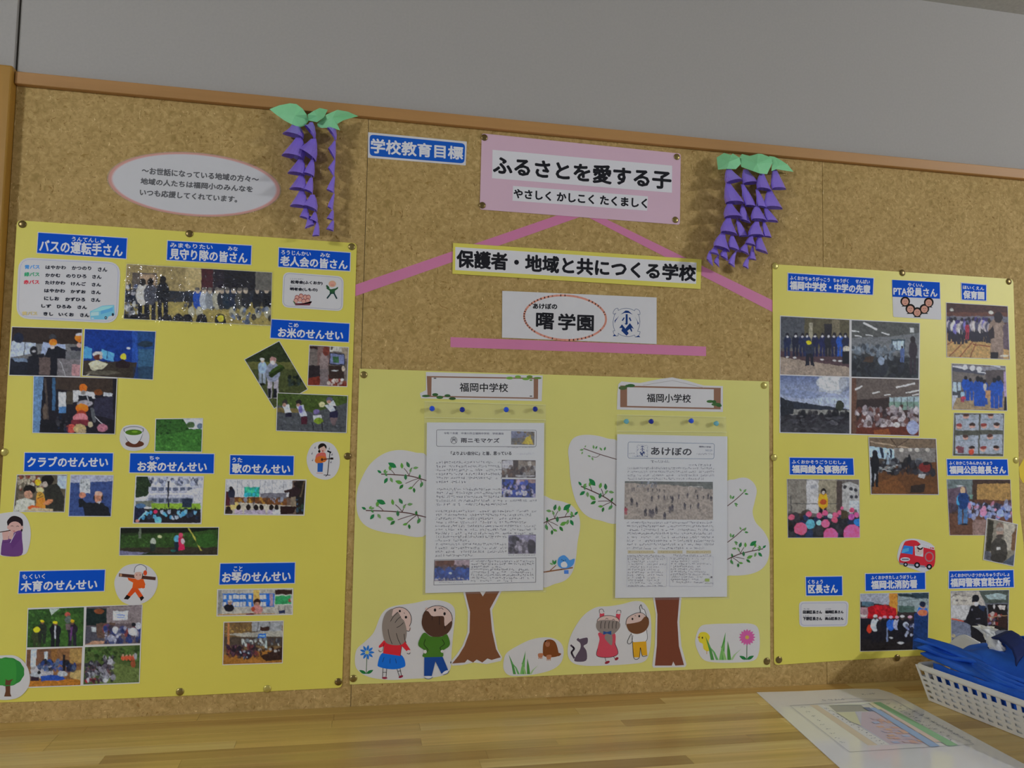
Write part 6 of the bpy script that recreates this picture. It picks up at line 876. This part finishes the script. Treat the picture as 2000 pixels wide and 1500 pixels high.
# ------------------------------------------------------------------ folded paper wisteria
def paper3(name, h, rg=0.6):
    m, nt, b = newmat(name, rg, 0.55)
    n = nt.nodes.new('ShaderNodeTexNoise'); n.inputs['Scale'].default_value = 90; tc = nt.nodes.new('ShaderNodeTexCoord'); nt.links.new(tc.outputs['Object'], n.inputs[0])
    r = nt.nodes.new('ShaderNodeValToRGB'); a = alb(h); r.color_ramp.elements[0].color = tuple(c * .92 for c in a) + (1,); r.color_ramp.elements[1].color = tuple(min(.85, c * 1.06) for c in a) + (1,)
    nt.links.new(n.outputs[0], r.inputs[0]); nt.links.new(r.outputs[0], b.inputs[0]); return m
PUR = paper3('purple_paper', '6a58a6', .28); GRN = paper3('green_tissue', '64a070')
def cup(parent, tr, A, Tp, B, d0, seed, loc):
    R = random.Random(seed); ox, oy, s = tr; g = lambda p: (ox + p[0] / s, oy + p[1] / s)
    A, Tp, B = g(A), g(Tp), g(B); m = ((Tp[0] + B[0]) / 2, (Tp[1] + B[1]) / 2); half = math.hypot(Tp[0] - B[0], Tp[1] - B[1]) / 2
    rad = half * 0.00085; n = 20; V = []; F = []; side = 1 if Tp[0] > B[0] else -1
    for t, hw, dd in ((0, .26, .45), (.3, .55, .8), (.7, .88, 1.1), (1.0, 1.0, 1.25)):
        q = 1 - t; cxp = (A[0] * q + m[0] * t + (B[0] - A[0]) * .35 * q * t * 2, A[1] * q + m[1] * t)
        for i in range(n):
            th = 2 * math.pi * i / n; cc, ss = math.cos(th), math.sin(th); cx_ = math.copysign(abs(cc) ** 0.8, cc); sg = math.copysign(abs(ss) ** 0.9, ss)
            px = cxp[0] + (Tp[0] - m[0]) * cx_ * hw; py = cxp[1] + (Tp[1] - m[1]) * cx_ * hw * t + half * t * t * ((-.34 if ss > 0 else .08) * abs(ss))
            V.append(W(px, py, d0 + rad * dd * (.95 * sg * (1 - .3 * cc) * hw + .12 * math.cos(3 * th + seed) * t)))
    V = [v - loc for v in V]
    for j in range(3): F += [[j * n + i, j * n + (i + 1) % n, (j + 1) * n + (i + 1) % n, (j + 1) * n + i] for i in range(n)]
    F.append(list(range(n)))
    o = mk('floret', V, F, PUR, parent); md = o.modifiers.new('s', 'SOLIDIFY'); md.thickness = 0.0003; return o
def wisteria(tr, strands, leaves, label, d0, depths):
    ox, oy, s = tr; a = strands[0][0][0]; root = empty('paper_wisteria', W(ox + a[0] / s, oy + a[1] / s, 0.0)); tag(root, label, 'paper flower')
    for si, st_ in enumerate(strands):
        pts = [W(ox + A[0] / s, oy + A[1] / s, d0 + depths[si]) for A, T_, B in st_]; pts.append(W(ox + st_[-1][2][0] / s, oy + st_[-1][2][1] / s, d0 + depths[si])); loc = pts[0]
        V = []; F = []
        for i, p in enumerate(pts): V += [p - loc + Vector((dx, dy, 0)) for dx, dy in ((.0006, 0), (0, .0006), (-.0006, 0), (0, -.0006))]
        for i in range(len(pts) - 1): F += [[i * 4 + q_, i * 4 + (q_ + 1) % 4, i * 4 + 4 + (q_ + 1) % 4, i * 4 + 4 + q_] for q_ in range(4)]
        so = mk('strand', V, F, PUR); so.location = loc; sub(so, root)
        for ci, (A, T_, B) in enumerate(st_):
            cup(so, tr, A, T_, B, d0 + depths[si], si * 20 + ci, loc)
    for li, (ctr, rim, dep) in enumerate(leaves):
        g = lambda p, d: W(ox + p[0] / s, oy + p[1] / s, d); V = [g(ctr[:2], ctr[2])] + [g(p, d) for p, d in zip(rim, dep)]; n = len(rim)
        o = mk('leaf', V, [[0, 1 + i, 1 + (i + 1) % n] for i in range(n)], GRN); origin(o, V[0]); md = o.modifiers.new('s', 'SOLIDIFY'); md.thickness = 0.0004; sub(o, root)
    return root
WL = (500, 180, 4.348)
wisteria(WL, [
    [((330, 275), (225, 355), (402, 400)), ((365, 385), (218, 540), (408, 580)), ((380, 570), (268, 690), (415, 712)), ((385, 705), (283, 825), (420, 838)), ((390, 835), (288, 970), (428, 985)), ((420, 975), (370, 1060), (450, 1085)), ((450, 1050), (415, 1160), (495, 1130))],
    [((470, 255), (412, 285), (505, 400)), ((490, 395), (350, 490), (508, 592)), ((478, 575), (400, 690), (492, 722)), ((470, 725), (403, 830), (480, 862)), ((480, 870), (393, 970), (518, 1015)), ((500, 1020), (452, 1085), (522, 1115)), ((520, 1105), (478, 1225), (537, 1220))],
    [((655, 275), (600, 300), (682, 412)), ((668, 415), (612, 480), (672, 582)), ((668, 575), (612, 645), (662, 718)), ((664, 715), (600, 830), (658, 857)), ((662, 865), (608, 975), (652, 1002)), ((652, 1005), (600, 1075), (656, 1090)), ((654, 1092), (597, 1165), (656, 1182))]],
    [((330, 200, .034), [(115, 145), (200, 112), (290, 95), (345, 102), (395, 140), (430, 190), (448, 240), (415, 285), (370, 300), (300, 272), (240, 240), (170, 190)], [.012, .02, .028, .034, .034, .03, .022, .024, .028, .03, .024, .018]),
     ((520, 200, .04), [(440, 190), (490, 160), (540, 135), (608, 150), (590, 190), (575, 215), (520, 255), (448, 240)], [.03, .036, .03, .02, .03, .036, .034, .022]),
     ((650, 215, .036), [(520, 268), (600, 190), (690, 150), (780, 165), (868, 205), (800, 222), (740, 240), (690, 270), (715, 325), (640, 300), (560, 305), (525, 295)], [.022, .032, .036, .024, .008, .02, .028, .034, .03, .03, .024, .02])],
    'folded purple paper wisteria of three strands with green leaves, left of the titles', 0.024, [0.0, 0.006, -0.002])
WR = (1340, 260, 5)
wisteria(WR, [
    [((415, 350), (555, 462), (385, 500)), ((410, 495), (573, 690), (383, 692)), ((425, 690), (555, 830), (373, 832)), ((415, 830), (505, 1000), (338, 972)), ((360, 975), (430, 1160), (268, 1112)), ((290, 1105), (325, 1196), (238, 1170)), ((235, 1150), (265, 1302), (200, 1232))],
    [((580, 355), (712, 490), (552, 506)), ((548, 500), (692, 726), (575, 715)), ((550, 705), (632, 882), (528, 850)), ((500, 845), (606, 1010), (515, 1012)), ((450, 1000), (535, 1166), (418, 1122)), ((385, 1118), (415, 1252), (335, 1202)), ((318, 1195), (326, 1312), (272, 1262))],
    [((740, 390), (836, 566), (690, 547)), ((690, 550), (792, 735), (702, 718)), ((690, 715), (796, 866), (636, 852)), ((690, 865), (766, 1012), (606, 1012)), ((640, 1005), (682, 1106), (578, 1082)), ((590, 1075), (616, 1192), (528, 1152)), ((490, 1155), (476, 1312), (412, 1272))],
    [((862, 350), (978, 550), (835, 552)), ((815, 560), (944, 742), (768, 737)), ((775, 732), (902, 871), (782, 862)), ((755, 857), (836, 1021), (757, 1012)), ((715, 1008), (801, 1180), (678, 1142)), ((650, 1108), (686, 1242), (618, 1232)), ((620, 1200), (611, 1327), (553, 1300))]],
    [((420, 280, .044), [(298, 240), (370, 195), (440, 215), (455, 200), (520, 240), (535, 300), (485, 352), (400, 350), (312, 357)], [.024, .02, .03, .026, .034, .03, .034, .04, .03]),
     ((690, 300, .046), [(520, 240), (545, 205), (620, 225), (700, 203), (740, 205), (832, 240), (842, 290), (790, 402), (720, 395), (650, 370), (540, 330)], [.028, .02, .026, .028, .026, .03, .034, .04, .044, .042, .03]),
     ((900, 320, .032), [(810, 225), (862, 232), (925, 265), (990, 308), (1048, 378), (960, 366), (880, 352), (832, 372), (842, 275)], [.022, .018, .022, .02, .01, .024, .034, .038, .028])],
    'folded purple paper wisteria of four strands with green leaves, right of the titles', 0.026, [0.006, 0.0, 0.004, -0.004])
# ------------------------------------------------------------------ on the counter
LAM = flat('laminated_sheet_paper', 'a6a9ac', 0.10, 0.9, 0.02, 14)
Qs = [(1478, 1352), (1560, 1350), (1665, 1345), (1715, 1345.5), (1737, 1352), (1760, 1362)]
near = [T(1640, 1500), T(1478, 1352)]; 
def Tex(a, b, f): p, q_ = T(*a), T(*b); return p + (q_ - p) * f
ls = [T(*p, 0.0008) for p in Qs] + [Tex((1760, 1362), (2000, 1493), 1.12) + Vector((0, 0, .0008)), Tex((1478, 1352), (1640, 1500), 1.22) + Vector((0, 0, .0008))]
n = len(ls); V = ls + [v - Vector((0, 0, .0007)) for v in ls]
c = mk('laminated_sheet', V, [list(range(n)), list(range(n, 2 * n))[::-1]] + [[i, n + i, n + (i + 1) % n, (i + 1) % n] for i in range(n)], LAM); origin(c, V[0]); tag(c, 'laminated timetable sheet with coloured columns lying on the counter', 'sheet')
P5 = (1470, 1290, 4.651)
def Pt(x, y, d): return T(x, y, d)
k = Ink(0.00088, P=Pt, tr=P5)
k.poly([(520, 405), (590, 405), (1135, 768), (1050, 772)], 'a09684'); k.poly([(590, 405), (640, 405), (1245, 765), (1140, 768)], 'a2a2a0'); k.poly([(690, 408), (985, 405), (1010, 425), (1060, 460), (760, 468)], '7c7c74'); k.poly([(760, 468), (990, 462), (1560, 755), (1245, 765)], '92929a'); k.poly([(990, 470), (1110, 462), (1575, 752), (1250, 762), (985, 590)], '928890')  # print colours paled towards the paper, painting in the laminate's hazy reflections
R = random.Random(9)
for i in range(60):
    u, v = R.random(), R.random(); x0 = 1000 + u * 330 + v * 260; y0 = 500 + v * 250
    k.poly([(x0, y0), (x0 + 60, y0 - 2), (x0 + 90, y0 + 14), (x0 + 32, y0 + 16)], R.choice(['9a8078', '848ca0', '94888f', '9c8474']))
k.poly([(1000, 425), (1060, 425), (1110, 455), (1060, 460)], '5c6478'); k.poly([(1060, 430), (1120, 428), (1700, 775), (1620, 785)], '74869f'); k.poly([(1110, 410), (1160, 412), (1720, 740), (1650, 742)], 'a0928a'); k.poly([(1050, 380), (1110, 378), (1240, 440), (1140, 445)], 'a09c84'); k.poly([(1090, 380), (1160, 378), (1870, 770), (1780, 778)], '6c8c6e'); k.poly([(640, 405), (1090, 376), (1150, 374), (1090, 382), (985, 402)], 'a2a49c'); k.poly([(760, 470), (930, 465), (985, 590), (900, 560)], '9c9c84')
for a in ([(340, 410), (880, 830), (2010, 760), (1270, 350)], ): k.line(a, 2.5, '6c7078', True)
k.line([(620, 375), (870, 345), (1180, 350)], 2, '7c8088'); k.build('timetable_print', c)
k = Ink(0.00093, P=Pt, tr=P5); R = random.Random(4)
for x0, y0, x1, y1, n_ in ((430, 405, 830, 760, 9), (650, 425, 1190, 765, 14), (1200, 375, 1800, 700, 10), (1330, 395, 1980, 740, 12), (1300, 420, 1800, 740, 9), (620, 360, 840, 350, 4), (980, 310, 1120, 300, 3), (1440, 440, 1850, 680, 7)):
    for i in range(n_):
        t = (i + .5) / n_; x = x0 + (x1 - x0) * t; y_ = y0 + (y1 - y0) * t
        for _ in range(5): dx, dy = R.uniform(-22, 22), R.uniform(-5, 5); k.put([(x + dx, y_ + dy), (x + dx + 10, y_ + dy - 1), (x + dx + 11, y_ + dy + 1), (x + dx + 1, y_ + dy + 2)], '4c525c')
k.build('timetable_characters', c)
# basket
_t = math.radians(6); bx = T(1815, 1369) + Vector((0, 0, 0.0006)); ax = Vector((math.sin(_t), -math.cos(_t), 0)); bxd = Vector((math.cos(_t), math.sin(_t), 0)); UPZ = Vector((0, 0, 1)); LEN, WID, HGT, FA, FB = 0.37, 0.25, 0.063, 0.014, 0.016
BPL, nt, b = newmat('white_basket_plastic', 0.4, 0.5); b.inputs['Base Color'].default_value = alb('a0a09e') + (1,)
bk = empty('basket', bx + ax * LEN / 2 + bxd * WID / 2); tag(bk, 'white perforated plastic basket holding blue cloth on the counter', 'basket')
def bpt(u, v, s, side):                 # side wall point: u along, s 0 bottom..1 rim
    a, f = FA * s, FB * s; sg = u * 2 - 1
    if side == 0: return bx + ax * (u * LEN + sg * a) - bxd * f + UPZ * (HGT * s)
    if side == 1: return bx + ax * (u * LEN + sg * a) + bxd * (WID + f) + UPZ * (HGT * s)
    if side == 2: return bx - ax * a + bxd * (u * WID + sg * f) + UPZ * (HGT * s)
    return bx + ax * (LEN + a) + bxd * (u * WID + sg * f) + UPZ * (HGT * s)
def wall_(side, name):
    ncol = 21 if side < 2 else 14; us = [0.0]
    for i in range(ncol): us += [(i + .22) / ncol, (i + .80) / ncol]
    us.append(1.0); ss = [0, .09, .17, .25, .33, .41, .48, .56, .62, .70, .88, 1.0]; V = []; F = []; nu = len(us)
    for s in ss: V += [bpt(u, 0, s, side) for u in us]
    for j in range(len(ss) - 1):
        for i in range(nu - 1):
            if not (i % 2 == 1 and j in (1, 3, 5, 7, 9)): F.append([j * nu + i, j * nu + i + 1, (j + 1) * nu + i + 1, (j + 1) * nu + i])
    o = mk(name, V, F, BPL); origin(o, V[0]); md = o.modifiers.new('s', 'SOLIDIFY'); md.thickness = 0.0014; sub(o, bk)
for s in range(4): wall_(s, 'side_panel')
cn = [bpt(0, 0, 0, 0), bpt(1, 0, 0, 0), bpt(1, 0, 0, 1), bpt(0, 0, 0, 1)]; bt = [c_ + UPZ * .0002 for c_ in cn]; bt2 = [c_ + UPZ * .002 for c_ in cn]
o = mk('bottom', bt + bt2, [[0, 1, 2, 3], [7, 6, 5, 4]] + [[i, (i + 1) % 4, 4 + (i + 1) % 4, 4 + i] for i in range(4)], BPL); origin(o, cn[0]); sub(o, bk)
cr = [bpt(0, 0, .98, 0), bpt(1, 0, .98, 0), bpt(1, 0, .98, 1), bpt(0, 0, .98, 1)]; loop = []
for i in range(4):
    c0, p0, p1 = cr[i], cr[i - 1], cr[(i + 1) % 4]; da = (p0 - c0).normalized() * .018; db = (p1 - c0).normalized() * .018
    for t in (0, .25, .5, .75, 1): loop.append((c0 + da) * (1 - t) ** 2 + c0 * 2 * t * (1 - t) + (c0 + db) * t * t)
V = []; F = []; prof = [(-.001, -.006), (.0015, -.0062), (.0042, -.004), (.0046, .001), (.003, .0038), (0, .0042), (-.003, .0034), (-.0034, .0005)]; n = len(loop); cen = sum(cr, Vector()) / 4; npf = len(prof)
for i, p in enumerate(loop):
    tg = (loop[(i + 1) % n] - loop[i - 1]).normalized(); out = tg.cross(UPZ); out = out if out.dot(p - cen) > 0 else -out
    V += [p + out * a + UPZ * b_ for a, b_ in prof]
for i in range(n): F += [[i * npf + j, i * npf + (j + 1) % npf, ((i + 1) % n) * npf + (j + 1) % npf, ((i + 1) % n) * npf + j] for j in range(npf)]
o = mk('rim', V, F, BPL, None, True); origin(o, loop[0]); sub(o, bk)
def bl(u, v, z): return bx + ax * (u * LEN) + bxd * (v * WID) + UPZ * z
# things inside: white bags below, blue cloth bag above
def cloth_mat(name, c1, c2, rough=0.75):
    m, nt, b = newmat(name, rough, 0.3); tc = nt.nodes.new('ShaderNodeTexCoord'); n = nt.nodes.new('ShaderNodeTexNoise'); n.inputs['Scale'].default_value = 18; n.inputs['Detail'].default_value = 5; nt.links.new(tc.outputs['Object'], n.inputs[0])
    r = nt.nodes.new('ShaderNodeValToRGB'); r.color_ramp.elements[0].position = .35; r.color_ramp.elements[1].position = .65; r.color_ramp.elements[0].color = alb(c1) + (1,); r.color_ramp.elements[1].color = alb(c2) + (1,)
    nt.links.new(n.outputs[0], r.inputs[0]); nt.links.new(r.outputs[0], b.inputs[0])
    w_ = nt.nodes.new('ShaderNodeTexNoise'); w_.inputs['Scale'].default_value = 900; nt.links.new(tc.outputs['Object'], w_.inputs[0]); bp = nt.nodes.new('ShaderNodeBump'); bp.inputs['Strength'].default_value = .15; bp.inputs['Distance'].default_value = .0006; nt.links.new(w_.outputs[0], bp.inputs['Height']); nt.links.new(bp.outputs[0], b.inputs['Normal']); return m
BLU = cloth_mat('blue_cloth', '123c88', '1a4a9c'); NAV = cloth_mat('navy_lining', '0a1638', '101c44'); BAG = cloth_mat('white_bag_film', '9c9c94', 'a8a8a2', .35)
def sheet(name, fn, nu, nv, mat, parent=None, th=0.0012, label=None, cat=None, smooth_=True):
    V = [fn(i / (nu - 1), j / (nv - 1)) for j in range(nv) for i in range(nu)]; F = [[j * nu + i, j * nu + i + 1, (j + 1) * nu + i + 1, (j + 1) * nu + i] for j in range(nv - 1) for i in range(nu - 1)]
    o = mk(name, V, F, mat, None, smooth_); origin(o, sum(V, Vector()) / len(V)); md = o.modifiers.new('s', 'SOLIDIFY'); md.thickness = th; md.offset = 0
    if parent: sub(o, parent)
    if label: tag(o, label, cat)
    return o
def lump(u, v, s, f): return noise.noise(Vector((u * f, v * f, s)))
def fill(u, v):
    z = .012 + .034 * (math.sin(math.pi * min(1, max(0, u))) * math.sin(math.pi * v)) ** .3 + .005 * lump(u, v, 3, 7)
    return bl(.03 + .94 * u, .03 + .94 * v, z)
fb = sheet('white_bag', fill, 34, 26, BAG, label='crumpled white bags filling the basket under the blue cloth', cat='bag')
def skirt(u, v):
    t = u * 4; i = min(3, int(t)); f = t - i; cs = [(.012, .014), (.988, .014), (.988, .986), (.012, .986)]; a, b_ = cs[i], cs[(i + 1) % 4]
    U_, V_ = a[0] + (b_[0] - a[0]) * f, a[1] + (b_[1] - a[1]) * f; p = bl(U_, V_, .004 + v * .036)
    o_ = (ax * (1 if U_ > .9 else -1 if U_ < .1 else 0) + bxd * (1 if V_ > .9 else -1 if V_ < .1 else 0)); return p + o_ * (v * .0085 + .0012 * lump(u * 6, v * 2, 1, 3))
sub(sheet('bag_side', skirt, 120, 10, BAG), fb)
cb = empty('cloth_bag', bl(.2, .4, .065)); tag(cb, 'folded royal blue cloth bag with navy handle piled on the basket', 'bag')
def ramp_(x, pts):
    for (a, za), (b_, zb) in zip(pts, pts[1:]):
        if x <= b_: t = max(0, (x - a) / (b_ - a)); t = t * t * (3 - 2 * t); return za + (zb - za) * t
    return pts[-1][1]
def flap1(u, v):                         # wide lower layer, lying along the rim
    V_ = .012 + .95 * v; U_ = -.06 + .12 * v + (1.02 - .12 * v) * u; z = ramp_(U_, [(-.075, .080), (.0, .075), (.2, .0715), (.45, .0695), (1.1, .069)]) + .007 * math.sin(math.pi * min(1, v * 1.6)) + .003 * lump(u, v, 5, 5)
    return bl(U_, V_, z)
sheet('lower_fold', flap1, 60, 30, BLU, cb, .003)
def hang(u, v): return bl(.03 + .94 * u, .0, .071 - .036 * v) - bxd * (.004 * (1 - v)) + bxd * (.0025 * (1 + math.sin(37 * u)) + .001)
sheet('hanging_edge', hang, 70, 6, BLU, cb, .001)
def flap2(u, v):                         # folded corner sticking out over the wall end
    U_ = -.095 + .60 * u + .05 * v; V_ = .03 + .16 * v + .28 * u; z = ramp_(U_, [(-.13, .086), (0, .083), (.15, .080), (.35, .076), (.6, .073)]) + .006 * v + .003 * math.sin(u * 17 + v * 4) * (1 - u) + .003 * lump(u, v, 9, 4); return bl(U_, V_, z)
sheet('upper_fold', flap2, 50, 22, BLU, cb, .006)
def flap3(u, v):
    U_ = -.145 + .40 * u; V_ = .07 + .14 * v + .14 * u; z = ramp_(U_, [(-.16, .094), (-.05, .091), (.1, .087), (.3, .08)]) + .004 * math.sin(v * 7 + u * 5); return bl(U_, V_, z)
sheet('corner_fold', flap3, 30, 16, BLU, cb, .004)
def body(u, v):
    r = math.hypot((u - .42) * 1.9, (v - .5) * 2.0); dome = max(0, 1 - r ** 2.4); z = .078 + .030 * dome + .007 * lump(u, v, 2, 4.5) + .0045 * math.sin(13 * v + 7 * u + 5 * lump(u, v, 7, 2)) * (.4 + dome); return bl(-.035 + .70 * u, .20 + .68 * v, z)
sheet('gathered_body', body, 70, 60, BLU, cb, .003)
for q_ in range(3):                      # ridged folds sweeping round the body on the camera's side
    def rg(u, v, q_=q_):
        U_ = .02 + .46 * u + .03 * q_; V_ = .34 - (.20 + .045 * q_) * math.sin(math.pi * (.08 + .62 * u)); t = (v - .5) * math.pi
        return bl(U_ + .004 * math.sin(t), V_ + .022 * math.sin(t), .083 - .0035 * q_ + .006 * math.cos(t) * math.sin(math.pi * min(1, u + .12)) ** .5 - .006 * u + .002 * lump(u, v, q_, 6))
    sheet('fold_ridge', rg, 44, 9, BLU, cb, .0015)
hk = [(.085, .50, .096), (.10, .48, .116), (.13, .46, .129), (.17, .45, .1335), (.215, .44, .130), (.269, .41, .122), (.31, .37, .107), (.33, .34, .090)]
def handle(u, v):
    t = u * (len(hk) - 1); i = min(len(hk) - 2, int(t)); f = t - i; a, b_ = hk[i], hk[i + 1]; g = [a[k_] + (b_[k_] - a[k_]) * f for k_ in range(3)]
    return bl(*g) + bxd * ((v - .5) * .034) - UPZ * (.012 * (1 - v) * math.sin(math.pi * u))
sheet('handle', handle, 40, 8, NAV, cb, .003)
def strap(u, v):
    t = u * (len(hk) - 1); i = min(len(hk) - 2, int(t)); f = t - i; a, b_ = hk[i], hk[i + 1]; g = [a[k_] + (b_[k_] - a[k_]) * f for k_ in range(3)]
    return bl(g[0] + .06, g[1] + .10, g[2] - .006) + bxd * (v * .02) + UPZ * (.002 * math.sin(9 * u))
sheet('handle', strap, 40, 6, BLU, cb, .004)
def packet(u, v):
    x = -.27 + .225 * u; top = ramp_(x, [(-.28, .056), (-.125, .101), (-.034, .093)]); return bl(x, .50 + .06 * u, .046 + (top - .046) * v + .001 * lump(u, v, 4, 6))
sheet('white_packet', packet, 20, 10, BAG, None, .005, 'white paper packet peeking out behind the blue cloth', 'packet')
def film(u, v):
    a = 2 * math.pi * u; r = .013 * (1 - .45 * v) + .005 * lump(math.cos(a) * 1.4, v * 3 + math.sin(a), 3, 2.5) + (.007 * max(0, v - .7) * 4 * (1 + .6 * math.sin(5 * a))); return bl(.145 - .07 * v, .42, .100) + ax * r * math.cos(a) + bxd * r * math.sin(a) + UPZ * (.034 * v)
sheet('crumpled_film', film, 44, 22, BAG, None, .0006, 'crumpled clear white plastic bag top sticking up beside the navy handle', 'bag')
